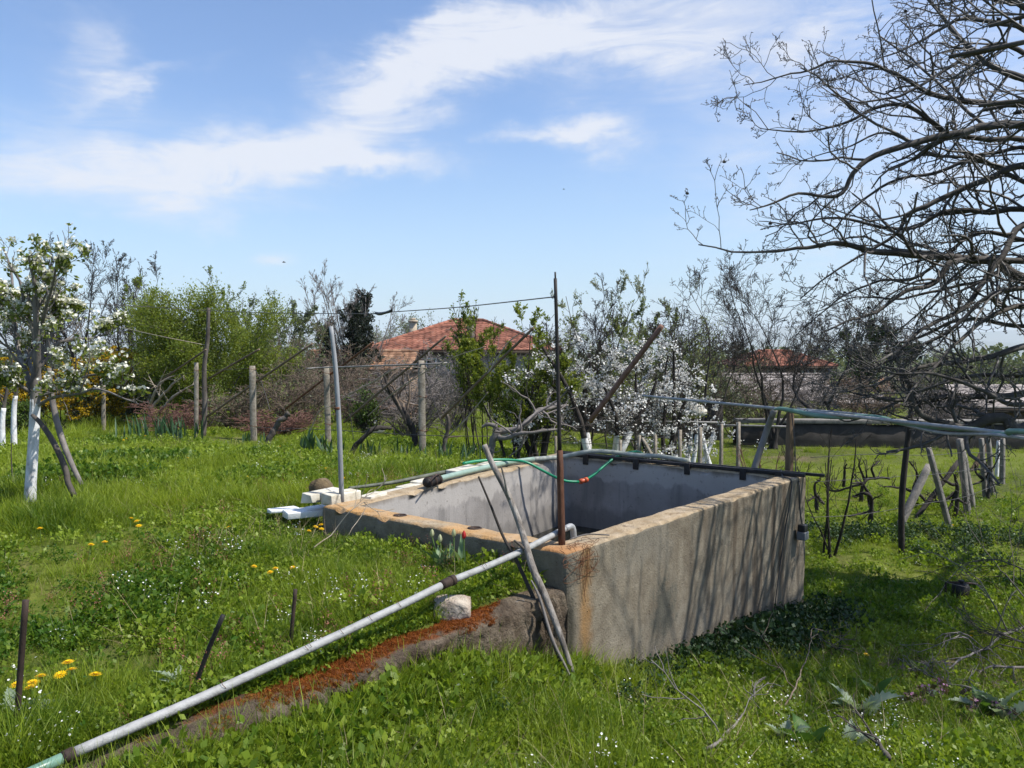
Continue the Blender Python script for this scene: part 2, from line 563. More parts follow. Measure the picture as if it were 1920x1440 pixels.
M['plaster_wall'] = mat_noise('plaster_wall', [(0.3, (0.19, 0.175, 0.15)), (0.6, (0.28, 0.26, 0.225)), (0.8, (0.34, 0.32, 0.28))], 1.5, 0.9, 0.2)
M['wall_white'] = mat_noise('wall_white', [(0.3, (0.50, 0.49, 0.46)), (0.7, (0.66, 0.65, 0.62))], 1.5, 0.9, 0.2)
M['wall_brown'] = mat_noise('wall_brown', [(0.3, (0.14, 0.10, 0.07)), (0.7, (0.24, 0.17, 0.12))], 2.0, 0.9, 0.2)
M['wall_pink'] = mat_noise('wall_pink', [(0.3, (0.30, 0.15, 0.10)), (0.7, (0.42, 0.24, 0.18))], 4.0, 0.9, 0.2)
M['tile_red'] = mat_noise('tile_red', [(0.25, (0.105, 0.042, 0.027)), (0.45, (0.20, 0.078, 0.050)), (0.62, (0.27, 0.115, 0.075)), (0.8, (0.36, 0.21, 0.15))], 2.2, 0.9, 0.0, tintmix=0.45)
M['tile_old'] = mat_noise('tile_old', [(0.25, (0.13, 0.072, 0.045)), (0.5, (0.25, 0.135, 0.08)), (0.75, (0.36, 0.24, 0.16))], 2.5, 0.9, 0.0, tintmix=0.35)
M['sheet_grey'] = mat_noise('sheet_grey', [(0.25, (0.22, 0.185, 0.165)), (0.6, (0.34, 0.30, 0.275))], 1.2, 0.85, 0.0, tintmix=0.15)
M['glass_dark'] = mat_noise('glass_dark', [(0.3, (0.01, 0.012, 0.014)), (0.7, (0.02, 0.022, 0.025))], 2, 0.08, 0.0, spec=0.6)
M['wood_dark'] = mat_noise('wood_dark', [(0.3, (0.025, 0.018, 0.012)), (0.7, (0.06, 0.042, 0.028))], 4, 0.85, 0.2)
M['chimney'] = mat_noise('chimney', [(0.3, (0.30, 0.24, 0.17)), (0.6, (0.47, 0.40, 0.30))], 5, 0.9, 0.2)
M['soil'] = mat_noise('soil', [(0.3, (0.11, 0.075, 0.05)), (0.7, (0.24, 0.18, 0.12))], 10, 0.95, 0.7, bdist=0.03)
M['hill'] = mat_noise('hill', [(0.35, (0.035, 0.06, 0.03)), (0.5, (0.07, 0.085, 0.045)), (0.65, (0.12, 0.11, 0.07))], 0.006, 0.95, 0.0)
M['pink_flower'] = mat_leaf('pink_flower', (0.30, 0.10, 0.22), (0.46, 0.24, 0.42), 0.3, True, warm=(1, 1, 1))

# foliage
M['grass'] = mat_leaf('grass', (0.046, 0.112, 0.008), (0.260, 0.325, 0.027), 0.46, True, 0.45, 0.25, (1.10, 1.12, 0.6))
M['cover'] = mat_leaf('cover', (0.048, 0.116, 0.010), (0.245, 0.318, 0.032), 0.45, True, 0.45, 0.25, (1.10, 1.12, 0.6))
M['straw'] = mat_leaf('straw', (0.22, 0.16, 0.08), (0.42, 0.34, 0.20), 0.25, True, warm=(1.1, 1, 0.8))
M['dock_red'] = mat_leaf('dock_red', (0.16, 0.05, 0.035), (0.30, 0.13, 0.08), 0.25, True, warm=(1.1, 1, 0.8))
M['nettle_top'] = mat_leaf('nettle_top', (0.06, 0.055, 0.030), (0.13, 0.10, 0.055), 0.25, True)
M['petal_white'] = mat_leaf('petal_white', (0.66, 0.66, 0.60), (0.82, 0.82, 0.78), 0.25, True, warm=(1, 1, 1))
M['moss'] = mat_leaf('moss', (0.13, 0.033, 0.008), (0.30, 0.105, 0.025), 0.15, True, 0.9, 0.05, warm=(1.1, 1, 0.7))
M['moss_green'] = mat_leaf('moss_green', (0.11, 0.075, 0.015), (0.26, 0.19, 0.04), 0.15, True, 0.9, 0.05, warm=(1.1, 1, 0.7))
M['leaf_spring'] = mat_leaf('leaf_spring', (0.070, 0.122, 0.014), (0.250, 0.300, 0.042), 0.46)
M['leaf_mid'] = mat_leaf('leaf_mid', (0.028, 0.068, 0.013), (0.115, 0.170, 0.030), 0.35)
M['leaf_olive'] = mat_leaf('leaf_olive', (0.055, 0.082, 0.032), (0.160, 0.190, 0.090), 0.30)
M['leaf_silver'] = mat_leaf('leaf_silver', (0.12, 0.15, 0.085), (0.32, 0.35, 0.25), 0.30)
M['leaf_dark'] = mat_leaf('leaf_dark', (0.010, 0.020, 0.008), (0.035, 0.050, 0.020), 0.15, spec=0.4)
M['leaf_ivy'] = mat_leaf('leaf_ivy', (0.008, 0.013, 0.007), (0.022, 0.032, 0.016), 0.10, spec=0.3)
M['leaf_pear'] = mat_leaf('leaf_pear', (0.075, 0.115, 0.014), (0.220, 0.260, 0.050), 0.38)
M['forsythia'] = mat_leaf('forsythia', (0.24, 0.150, 0.006), (0.58, 0.40, 0.014), 0.38, warm=(1.1, 1, 0.5))
M['blossom'] = mat_leaf('blossom', (0.62, 0.60, 0.57), (0.84, 0.83, 0.80), 0.30, warm=(1, 1, 0.98))
M['blossom_cream'] = mat_leaf('blossom_cream', (0.64, 0.63, 0.50), (0.83, 0.82, 0.74), 0.30, warm=(1, 1, 0.9))
M['iris_leaf'] = mat_leaf('iris_leaf', (0.020, 0.060, 0.022), (0.065, 0.125, 0.055), 0.3)
M['tulip_leaf'] = mat_leaf('tulip_leaf', (0.10, 0.18, 0.08), (0.22, 0.32, 0.17), 0.35)
M['tulip_bud'] = mat_leaf('tulip_bud', (0.34, 0.38, 0.20), (0.52, 0.52, 0.32), 0.3)
M['tulip_red'] = mat_leaf('tulip_red', (0.50, 0.035, 0.035), (0.66, 0.07, 0.06), 0.3, warm=(1.1, 0.8, 0.7))
M['thistle_leaf'] = mat_leaf('thistle_leaf', (0.15, 0.21, 0.125), (0.33, 0.39, 0.29), 0.35, warm=(1.05, 1.1, 0.7))
M['nettle_leaf'] = mat_leaf('nettle_leaf', (0.012, 0.038, 0.010), (0.060, 0.105, 0.032), 0.25, True, 0.5, 0.3)
M['weed_leaf'] = mat_leaf('weed_leaf', (0.035, 0.100, 0.015), (0.095, 0.190, 0.035), 0.38)
M['dandelion'] = mat_leaf('dandelion', (0.74, 0.46, 0.004), (0.86, 0.60, 0.008), 0.25, warm=(1.1, 1, 0.5))
M['stem_green'] = mat_leaf('stem_green', (0.08, 0.14, 0.03), (0.16, 0.24, 0.06), 0.1)
M['nut'] = mat_noise('nut', [(0.3, (0.012, 0.010, 0.008)), (0.7, (0.03, 0.024, 0.018))], 30, 0.9, 0.0)


def mat_ground():
    m, t, b = new_mat('ground')
    p = world_pos(t)
    n1 = t.noise(p, 0.9, 5, 0.6)
    n2 = t.noise(p, 14, 6, 0.7)
    n3 = t.noise(p, 0.25, 3, 0.5)
    c = t.ramp(n2, [(0.3, (0.026, 0.038, 0.010)), (0.5, (0.062, 0.080, 0.016)), (0.72, (0.145, 0.140, 0.042))])
    c = t.mix(t.smooth(n1, 0.54, 0.72), c, (0.15, 0.125, 0.06))
    c = t.mix(t.math('MULTIPLY', t.smooth(n3, 0.4, 0.6), 0.45), c, (0.150, 0.185, 0.022))
    sp = t.node('ShaderNodeSeparateXYZ')
    t.l.new(p, sp.inputs[0])
    bare = t.node('ShaderNodeAttribute', attribute_name='bare')
    soil = t.ramp(t.noise(p, 9, 6, 0.65), [(0.3, (0.085, 0.06, 0.038)), (0.7, (0.20, 0.15, 0.10))])
    c = t.mix(t.math('MULTIPLY', bare.outputs['Fac'], t.smooth(t.math('ADD', n2, t.math('MULTIPLY', bare.outputs['Fac'], 0.35)), 0.5, 0.68)), c, soil)
    t.l.new(c, b.inputs['Base Color'])
    b.inputs['Roughness'].default_value = 0.95
    b.inputs['Specular IOR Level'].default_value = 0.1
    bp = t.node('ShaderNodeBump')
    bp.inputs['Strength'].default_value = 0.8
    bp.inputs['Distance'].default_value = 0.04
    t.l.new(n2, bp.inputs['Height'])
    t.l.new(bp.outputs[0], b.inputs['Normal'])
    return m


M['ground'] = mat_ground()
# ------------------------------------------------------------------ tank layout (needed by the terrain)
ZT = 0.53                                         # top of the tank walls
TN, TR, TL, TB = (onz(px, py, ZT)[:2] for px, py in ((1063, 1036), (1511, 891), (606, 948), (1046, 849)))
TANK = np.array([TN, TR, TB, TL])                 # outer corners, counter-clockwise
CEN = TANK.mean(axis=0)
THK = 0.17


def edge_dist(x, y):
    """signed distance to the tank outline, positive inside"""
    out = None
    for i in range(4):
        a, b = TANK[i], TANK[(i + 1) % 4]
        e = (b - a) / np.linalg.norm(b - a)
        n = np.array((-e[1], e[0]))
        d = (x - a[0]) * n[0] + (y - a[1]) * n[1]
        out = d if out is None else np.minimum(out, d)
    return out


def inset(d):
    L = []
    for i in range(4):
        a, b = TANK[i], TANK[(i + 1) % 4]
        e = (b - a) / np.linalg.norm(b - a)
        n = np.array((-e[1], e[0]))
        L.append((a + n * d, e))
    out = []
    for i in range(4):
        (p, e), (q, f) = L[i - 1], L[i]
        A = np.array([[e[0], -f[0]], [e[1], -f[1]]])
        s = np.linalg.solve(A, q - p)
        out.append(p + e * s[0])
    return np.array(out)


KERB = [(4.10, 0.28), (3.97, 0.07), (3.34, -0.50), (3.05, -0.72), (2.85, -0.90), (2.67, -1.08), (2.50, -1.24), (2.0, -1.75), (1.0, -2.8), (-6.0, -10.0)]   # (y, x) of the old kerb's top edge
KY = np.array([k[0] for k in KERB][::-1])
KX = np.array([k[1] for k in KERB][::-1])
BY = np.array([4.1, 5.0, 6.0, 8.0, 10.0, 14.0, 30.0])
BX = np.array([0.28, 0.42, 0.65, 1.25, 1.1, 0.8, 0.0])
BWID = np.array([0.06, 0.10, 0.16, 0.75, 1.2, 2.2, 6.0])


def T(x, y, rough=True):
    x, y = np.asarray(x, float), np.asarray(y, float)
    yn = np.minimum(y, 42.0)
    zu = 0.36 - 0.045 * (np.sqrt((yn - 5.2) ** 2 + 0.5) - 0.7)
    zu = np.where(y < 2.5, np.maximum(zu, 0.20), zu)
    s = 0.4 * np.clip(x, -4, 12) + 0.9 * (yn - 3.5)
    s = np.where(s > 0, s, 0.0)
    zl = -1.0 * (1 - np.exp(-s / 3.5)) - 0.006 * s - 0.02
    q_ = np.clip((0.35 - x) / 1.1, 0, 1)
    zl = zl + np.where(y < 4.6, 0.185 * q_ * q_ * (3 - 2 * q_), 0.0)
    xb = np.where(y < 4.1, np.interp(y, KY, KX), np.interp(y, BY, BX))
    w = np.where(y < 4.1, 0.05, np.interp(y, BY, BWID))
    sl = np.where(y < 4.1, 0.7, 1.0)
    m = 0.5 - 0.5 * np.tanh((x - xb) * sl / w)
    z = zl + (zu - zl) * m
    far = np.maximum(np.hypot(x * 0.7, np.maximum(y, 0)) - 55, 0)
    z = z - 0.045 * far * (1 - np.exp(-far / 60.0))
    # keep far slopes finite: level out beyond 1500 m
    z = np.maximum(z, -75 - 0.004 * far)
    if rough:
        p = np.stack([x, y, np.zeros_like(x)], -1)
        z = z + 0.028 * fbm(p * 1.7, 2, 3) + 0.010 * vnoise(p * 5.5, 9)
    d = edge_dist(x, y)
    z = np.where(d > 0.05, np.minimum(z, -0.55), z)
    return z


def G(px, py, lift=0.0, dmax=60.0):
    """where the view through a pixel meets the ground"""
    d = np.concatenate([np.arange(1.6, 15, 0.01), np.arange(15, dmax, 0.05)])
    r = ray(px, py)
    q = np.array((0, 0, CAMZ)) + r[None] * (d / r[1])[:, None]
    h = q[:, 2] - T(q[:, 0], q[:, 1])
    i = int(np.argmax(h < 0)) if (h < 0).any() else len(d) - 1
    return np.array((q[i, 0], q[i, 1], T(q[i, 0], q[i, 1]) + lift))


def on_ground(x, y, lift=0.0):
    return np.array((x, y, float(T(np.array(x), np.array(y))) + lift))


BARE = [(G(30, 905), 0.55), (G(95, 915), 0.45), (G(175, 918), 0.35), (G(1720, 1250), 0.55), (G(1560, 1225), 0.35), (G(1880, 1290), 0.4),
        (G(1480, 860), 0.5), (G(330, 830), 0.4)]


def bare_at(x, y):
    b = 0.0
    for c, r in BARE:
        b = np.maximum(b, np.exp(-(((x - c[0]) ** 2) / (r * r * 2.2) + ((y - c[1]) ** 2) / (r * r))))
    return b


def axis(parts):
    out = []
    for a, b, n, g in parts:
        t = np.linspace(0, 1, n, endpoint=False)
        out.append(a + (b - a) * t ** g)
    return np.concatenate(out + [[parts[-1][1]]])


gx = axis([(-9000, -60, 26, 0.25), (-60, -4, 60, 0.7), (-4, 4.2, 150, 1), (4.2, 60, 60, 1.5), (60, 9000, 26, 3)])
gy = axis([(-300, -2, 22, 0.4), (-2, 1.5, 20, 1), (1.5, 8.6, 140, 1), (8.6, 60, 90, 1.5), (60, 9000, 50, 2.6)])
XX, YY = np.meshgrid(gx, gy)
ZZ = T(XX, YY)
nx, ny = len(gx), len(gy)
idx = np.arange(nx * ny).reshape(ny, nx)
quads = np.stack([idx[:-1, :-1], idx[:-1, 1:], idx[1:, 1:], idx[1:, :-1]], -1).reshape(-1, 4)
gme = make_mesh('ground', np.stack([XX, YY, ZZ], -1).reshape(-1, 3), [quads], M['ground'], None, True, {'bare': bare_at(XX, YY).ravel()})
ground = link('ground', gme)
set_props(ground, 'grassy garden ground sloping down to the right past the tank', kind='structure')

# distant hills
hb = MB()
for (d0, amp, base, sd) in ((7000, 150, -75, 1), (5200, 70, -75, 4)):
    hx = np.linspace(-9500, 9500, 220)
    rows = []
    for k, (dy, hf) in enumerate(((0, 0.0), (350, 0.45), (800, 0.8), (1300, 1.0), (1900, 0.8), (2600, 0.0))):
        h = (0.62 + 0.55 * fbm(np.stack([hx / 1700 + k * 0.06, np.full_like(hx, k * 0.25), np.full_like(hx, sd)], -1), 4, sd))
        h = h * (0.75 + 0.35 * np.tanh(hx / 2500))
        rows.append(np.stack([hx, np.full_like(hx, d0 + dy), base - 4 + np.maximum(amp * h * hf * 1.0 + (170 if sd == 1 else 78) * hf, 0)], -1))
    Vh = np.concatenate(rows)
    n = len(hx)
    ii = np.arange(n * 6).reshape(6, n)
    hb.add(Vh, [np.stack([ii[:-1, :-1], ii[:-1, 1:], ii[1:, 1:], ii[1:, :-1]], -1).reshape(-1, 4)])
hills = hb.build('hills', M['hill'])
set_props(hills, 'low wooded hills on the horizon', kind='structure')


# ------------------------------------------------------------------ tank materials
TNv = np.array((TN[0], TN[1], 0.0))
eR = unit(np.array((*(TR - TN), 0.0)))            # along the wall that faces the walnut tree


def mat_tank(kind):
    m, t, b = new_mat('tank_' + kind)
    p = world_pos(t)
    rel = t.node('ShaderNodeVectorMath', operation='SUBTRACT')
    t.l.new(p, rel.inputs[0])
    rel.inputs[1].default_value = (TN[0], TN[1], ZT)
    dot = t.node('ShaderNodeVectorMath', operation='DOT_PRODUCT')
    t.l.new(rel.outputs[0], dot.inputs[0])
    dot.inputs[1].default_value = tuple(eR)
    along = dot.outputs['Value']
    sp = t.node('ShaderNodeSeparateXYZ')
    t.l.new(rel.outputs[0], sp.inputs[0])
    z = sp.outputs[2]
    big = t.noise(p, 2.2, 5, 0.6)
    mid = t.noise(p, 9, 6, 0.65)
    fine = t.noise(p, 70, 4, 0.7)
    streak = t.noise(t.scalevec(p, (7.0, 7.0, 0.55)), 1.0, 6, 0.62, 0.4)
    height = None
    if kind == 'outer':
        c = t.ramp(mid, [(0.28, (0.125, 0.102, 0.074)), (0.5, (0.188, 0.160, 0.118)), (0.74, (0.255, 0.222, 0.168))])
        c = t.mix(t.math('MULTIPLY', t.smooth(big, 0.45, 0.68), 0.55), c, (0.175, 0.162, 0.135))
        # pits of the rough-cast render
        vor = t.node('ShaderNodeTexVoronoi')
        vor.inputs['Scale'].default_value = 62
        t.l.new(p, vor.inputs['Vector'])
        pit = t.math('MULTIPLY', t.smooth(fine, 0.56, 0.66), t.smooth(vor.outputs['Distance'], 0.55, 0.15))
        c = t.mix(t.math('MULTIPLY', pit, 0.55), c, (0.045, 0.036, 0.028))
        speck = t.smooth(t.noise(p, 150, 2, 0.6), 0.60, 0.70)
        c = t.mix(t.math('MULTIPLY', speck, 0.4), c, (0.05, 0.04, 0.03))
        # run-off stains below the rim, stronger towards the far end
        fade = t.smooth(along, 0.45, 2.4)
        st = t.math('MULTIPLY', t.smooth(streak, 0.44, 0.62), t.math('MULTIPLY', fade, 0.85))
        c = t.mix(st, c, (0.072, 0.054, 0.038))
        c = t.mix(t.math('MULTIPLY', t.smooth(t.noise(t.scalevec(p, (16, 16, 0.8)), 1.0, 5, 0.6), 0.56, 0.72), t.math('MULTIPLY', fade, 0.55)), c, (0.07, 0.06, 0.05))
        # grey algae patch low on the wall
        al = t.math('SUBTRACT', along, 0.98)
        zl = t.math('ADD', z, 0.55)
        g = t.math('EXPONENT', t.math('MULTIPLY', t.math('ADD', t.math('MULTIPLY', t.math('MULTIPLY', al, al), 13.0), t.math('MULTIPLY', t.math('MULTIPLY', zl, zl), 7.0)), -1.0))
        c = t.mix(t.math('MULTIPLY', t.smooth(t.math('MULTIPLY', g, t.math('ADD', t.math('MULTIPLY', mid, 1.5), t.math('MULTIPLY', streak, 0.9))), 0.74, 1.1), 0.8), c, (0.065, 0.066, 0.055))
        # rust run below the wire tangle
        a2 = t.math('ADD', t.math('SUBTRACT', along, 0.165), t.math('MULTIPLY', t.math('SUBTRACT', mid, 0.5), 0.12))
        g2 = t.math('EXPONENT', t.math('MULTIPLY', t.math('MULTIPLY', a2, a2), -420.0))
        c = t.mix(t.math('MULTIPLY', g2, t.math('MULTIPLY_ADD', streak, 0.7, 0.30), clamp=True), c, (0.27, 0.135, 0.035))
        a3 = t.math('SUBTRACT', along, 0.035)
        g3 = t.math('MULTIPLY', t.math('EXPONENT', t.math('MULTIPLY', t.math('MULTIPLY', a3, a3), -900.0)), t.smooth(z, -0.22, -0.34))
        c = t.mix(t.math('MULTIPLY', g3, 0.85), c, (0.055, 0.050, 0.036))
        # darker towards the foot
        c = t.mix(t.math('MULTIPLY', t.smooth(t.math('ADD', z, t.math('MULTIPLY', big, 0.3)), -0.45, -0.85), 0.3), c, (0.12, 0.105, 0.08))
        height = t.math('ADD', t.math('MULTIPLY', fine, 0.7), t.math('MULTIPLY', pit, -0.9))
        bst, bd = 0.7, 0.014
    elif kind == 'top':
        c = t.ramp(mid, [(0.28, (0.225, 0.165, 0.095)), (0.5, (0.345, 0.275, 0.185)), (0.72, (0.43, 0.355, 0.26))])
        frontness = t.smooth(along, 0.35, -0.2)
        c = t.mix(t.math('MULTIPLY', t.smooth(big, 0.34, 0.54), t.math('MULTIPLY_ADD', frontness, 0.72, 0.05)), c, (0.50, 0.25, 0.065))
        c = t.mix(t.math('MULTIPLY', t.smooth(t.noise(p, 16, 5, 0.7), 0.57, 0.68), 0.6), c, (0.13, 0.085, 0.05))
        c = t.mix(t.math('MULTIPLY', t.smooth(t.noise(p, 110, 3, 0.6), 0.58, 0.70), 0.5), c, (0.10, 0.07, 0.045))
        ln = t.node('ShaderNodeVectorMath', operation='LENGTH')
        t.l.new(rel.outputs[0], ln.inputs[0])
        c = t.mix(t.math('MULTIPLY', t.smooth(t.math('ADD', ln.outputs['Value'], t.math('MULTIPLY', mid, 0.2)), 0.36, 0.2), 0.6), c, (0.30, 0.13, 0.05))
        height = t.math('ADD', fine, t.math('MULTIPLY', mid, 0.6))
        bst, bd = 0.7, 0.015
    else:
        c = t.ramp(big, [(0.3, (0.205, 0.190, 0.176)), (0.5, (0.275, 0.257, 0.240)), (0.72, (0.335, 0.315, 0.295))])
        c = t.mix(t.math('MULTIPLY', t.smooth(streak, 0.50, 0.66), 0.65), c, (0.15, 0.142, 0.134))
        # bleached band under the rim with a ragged lower edge, darker below the old water line
        line = t.math('ADD', z, t.math('MULTIPLY', t.noise(t.scalevec(p, (3, 3, 1)), 1.6, 4, 0.6), 0.30))
        c = t.mix(t.math('MULTIPLY', t.smooth(line, -0.06, -0.02), 0.75), c, (0.39, 0.365, 0.335))
        c = t.mix(t.math('MULTIPLY', t.smooth(line, -0.28, -0.36), 0.55), c, (0.135, 0.126, 0.116))
        c = t.mix(t.math('MULTIPLY', t.smooth(t.math('ADD', z, t.math('MULTIPLY', streak, 0.10)), -0.01, 0.05), 0.85), c, (0.10, 0.075, 0.045))
        c = t.mix(t.math('MULTIPLY', t.smooth(t.noise(p, 22, 6, 0.7), 0.58, 0.66), 0.5), c, (0.12, 0.11, 0.10))
        height = t.math('ADD', fine, mid)
        bst, bd = 0.35, 0.008
    t.l.new(c, b.inputs['Base Color'])
    b.inputs['Roughness'].default_value = 0.93
    b.inputs['Specular IOR Level'].default_value = 0.15
    bp = t.node('ShaderNodeBump')
    bp.inputs['Strength'].default_value = bst
    bp.inputs['Distance'].default_value = bd
    t.l.new(height, bp.inputs['Height'])
    t.l.new(bp.outputs[0], b.inputs['Normal'])
    return m


M['tank_outer'], M['tank_top'], M['tank_inner'] = mat_tank('outer'), mat_tank('top'), mat_tank('inner')
mm, tt_, bb_ = new_mat('tank_water')
bb_.inputs['Base Color'].default_value = (0.012, 0.013, 0.009, 1)
bb_.inputs['Roughness'].default_value = 0.12
bb_.inputs['Specular IOR Level'].default_value = 0.4
M['tank_water'] = mm

# ------------------------------------------------------------------ tank
ZF = -0.12
ZB = -1.15
tank = thing('concrete_tank', (TN[0], TN[1], ZB), 'open rectangular concrete water tank with an ochre rim, half sunk into the slope', 'water tank')
IN = inset(THK)
rings = []
segs = 34
profile = [('o', ZB), ('o', -0.85), ('o', -0.5), ('o', -0.2), ('o', 0.0), ('o', 0.2), ('o', 0.36), ('o', 0.47), ('o', ZT - 0.018)]
tb = MB()
cols = []
for i in range(4):
    a, b = TANK[i], TANK[(i + 1) % 4]
    c, d = IN[i], IN[(i + 1) % 4]
    for k in range(segs):
        t = k / segs
        cols.append((a + (b - a) * t, c + (d - c) * t))
cols = np.array(cols)                              # (n, 2, 2)
o, n_ = cols[:, 0], cols[:, 1]
levels = []
kinds = []
for z in (ZB, -0.85, -0.6, -0.4, -0.2, -0.05, 0.1, 0.22, 0.32, 0.41, 0.48, ZT - 0.03, ZT - 0.012):
    levels.append((0.0, z))
levels += [(0.05, ZT - 0.002), (0.10, ZT), (0.2, ZT), (0.34, ZT), (0.5, ZT), (0.66, ZT), (0.8, ZT), (0.90, ZT), (0.95, ZT - 0.002)]
for z in (ZT - 0.012, ZT - 0.03, 0.47, 0.40, 0.30, 0.2, 0.08, -0.02, ZF - 0.1):
    levels.append((1.0, z))
R_ = []
for (u, z) in levels:
    xy = o * (1 - u) + n_ * u
    R_.append(np.concatenate([xy, np.full((len(xy), 1), z)], 1))
R_ = np.array(R_)                                  # (levels, n, 3)
nl, nc = R_.shape[:2]
out_dir = unit(np.concatenate([o - n_, np.zeros((nc, 1))], 1))
dsp = 0.007 * fbm(R_ * 5.0, 3, 21) + 0.004 * fbm(R_ * 19.0, 2, 31)
side = np.array([1.0 if u < 0.5 else -1.0 for u, z in levels])
topm = np.array([1.0 if 0.04 < u < 0.96 else 0.0 for u, z in levels])
R_ = R_ + out_dir[None] * (dsp * side[:, None] * (1 - topm[:, None]))[..., None]
R_[..., 2] += topm[:, None] * (dsp * 0.8)
# chipped arrises
edge_l = np.array([1.0 if abs(z - (ZT - 0.012)) < 1e-6 or u in (0.05, 0.95) else 0.0 for u, z in levels])
chip = np.maximum(fbm(R_ * 14.0, 2, 77) - 0.25, 0)
R_[..., 2] -= edge_l[:, None] * chip * 0.045
idt = np.arange(nl * nc).reshape(nl, nc)
i2 = np.roll(idt, -1, axis=1)
for k in range(nl - 1):
    u0, u1 = levels[k][0], levels[k + 1][0]
    mid_ = (u0 + u1) / 2
    mi = 0 if u1 <= 0.04 else (2 if u0 >= 0.96 else 1)
    tb.F.append(np.stack([idt[k], i2[k], i2[k + 1], idt[k + 1]], -1))
    tb.M.append(mi)
tb.V.append(R_.reshape(-1, 3))
tb.T.append(np.full(nl * nc, 0.5))
tb.n = nl * nc
wall = tb.build('tank_wall', [M['tank_outer'], M['tank_top'], M['tank_inner']], tank)
# lifting sockets: holes cut into the front rim, each lined with a short rusty tube
eF = unit(np.array((*(TL - TN), 0.0)))
nF = unit(np.array((*(IN[0] - TN), 0.0)))
socks = [onz(750, 966, ZT), onz(890, 990, ZT)]
cut_objs = []
for s in socks:
    cme = bpy.data.meshes.new('cut')
    bm = bmesh.new()
    bmesh.ops.create_cone(bm, cap_ends=True, segments=14, radius1=0.036, radius2=0.036, depth=0.24)
    for v in bm.verts:
        v.co = Vector((s[0] - TN[0] + v.co.x * 1.2, s[1] - TN[1] + v.co.y, ZT - ZB + v.co.z))
    bm.to_mesh(cme)
    bm.free()
    cme.materials.append(M['tank_outer'])
    co = bpy.data.objects.new('cut', cme)
    COL.objects.link(co)
    co.location = tank.location
    cut_objs.append(co)
    md = wall.modifiers.new('hole', 'BOOLEAN')
    md.object = co
    md.operation = 'DIFFERENCE'
    md.solver = 'EXACT'
bpy.context.view_layer.update()
dg = bpy.context.evaluated_depsgraph_get()
nm = bpy.data.meshes.new_from_object(wall.evaluated_get(dg))
wall.modifiers.clear()
if len(nm.polygons) > 2000:
    wall.data = nm
for co in cut_objs:
    bpy.data.objects.remove(co)
for s in socks:
    sb = MB()
    a = np.arange(12) / 12 * 2 * math.pi
    rr = [(0.035, -0.10), (0.035, 0.004), (0.029, 0.004), (0.029, -0.10)]
    V = np.concatenate([np.stack([s[0] + np.cos(a) * r * 1.2, s[1] + np.sin(a) * r, np.full(12, ZT + z)], -1) for r, z in rr])
    q = [(k * 12 + j, k * 12 + (j + 1) % 12, (k + 1) * 12 + (j + 1) % 12, (k + 1) * 12 + j) for k in range(3) for j in range(12)]
    sb.add(V, [q])
    sb.build('socket', M['rust_dark'], tank)
# floor with a film of dark water
fb = MB()
IN2 = inset(THK - 0.03)
fb.add(np.concatenate([np.concatenate([IN2, np.full((4, 1), ZF - 0.05)], 1), np.concatenate([IN2, np.full((4, 1), ZF - 0.2)], 1)]),
       [[(0, 1, 2, 3), (7, 6, 5, 4)], [(0, 4, 5, 1), (1, 5, 6, 2), (2, 6, 7, 3), (3, 7, 4, 0)]])
fb.build('tank_floor', M['tank_inner'], tank, smooth=False)
wb = MB()
wb.add(np.concatenate([inset(THK - 0.01), np.full((4, 1), ZF - 0.02)], 1), [[(0, 1, 2, 3)]])
wb.build('water', M['tank_water'], tank, smooth=False)
# two dark bars along the rim at the back, held by short brackets
eB = unit(np.array((*(TR - TB), 0.0)))
nB = unit(np.array((*(IN[1] - TR), 0.0)))
nBin = np.array((eB[1], -eB[0], 0.0))
if nBin[:2] @ (CEN - TB) < 0:
    nBin = -nBin
LB_ = np.linalg.norm(TR - TB)
B3 = np.array((TB[0], TB[1], ZT))
for off, z0, w, h, a0, a1 in ((0.145, 0.020, 0.022, 0.014, 0.10, LB_ + 0.03), (0.045, 0.018, 0.016, 0.012, 0.02, LB_ + 0.16)):
    rb = MB()
    c = B3 + eB * ((a0 + a1) / 2) + nBin * off + np.array((0, 0, z0))
    box(rb, c, eB * (a1 - a0) / 2, nBin * w, np.array((0, 0, h)), bev=0.003)
    rb.build('rim_bar', M['iron_dark'], tank)
for a in (0.42, 0.95, 1.45, 1.95, 2.25):
    rb = MB()
    c = B3 + eB * a + nBin * 0.172 + np.array((0, 0, -0.012))
    box(rb, c, eB * 0.026, nBin * 0.012, np.array((0, 0, 0.05)), bev=0.003)
    rb.build('bracket', M['iron_dark'], tank)


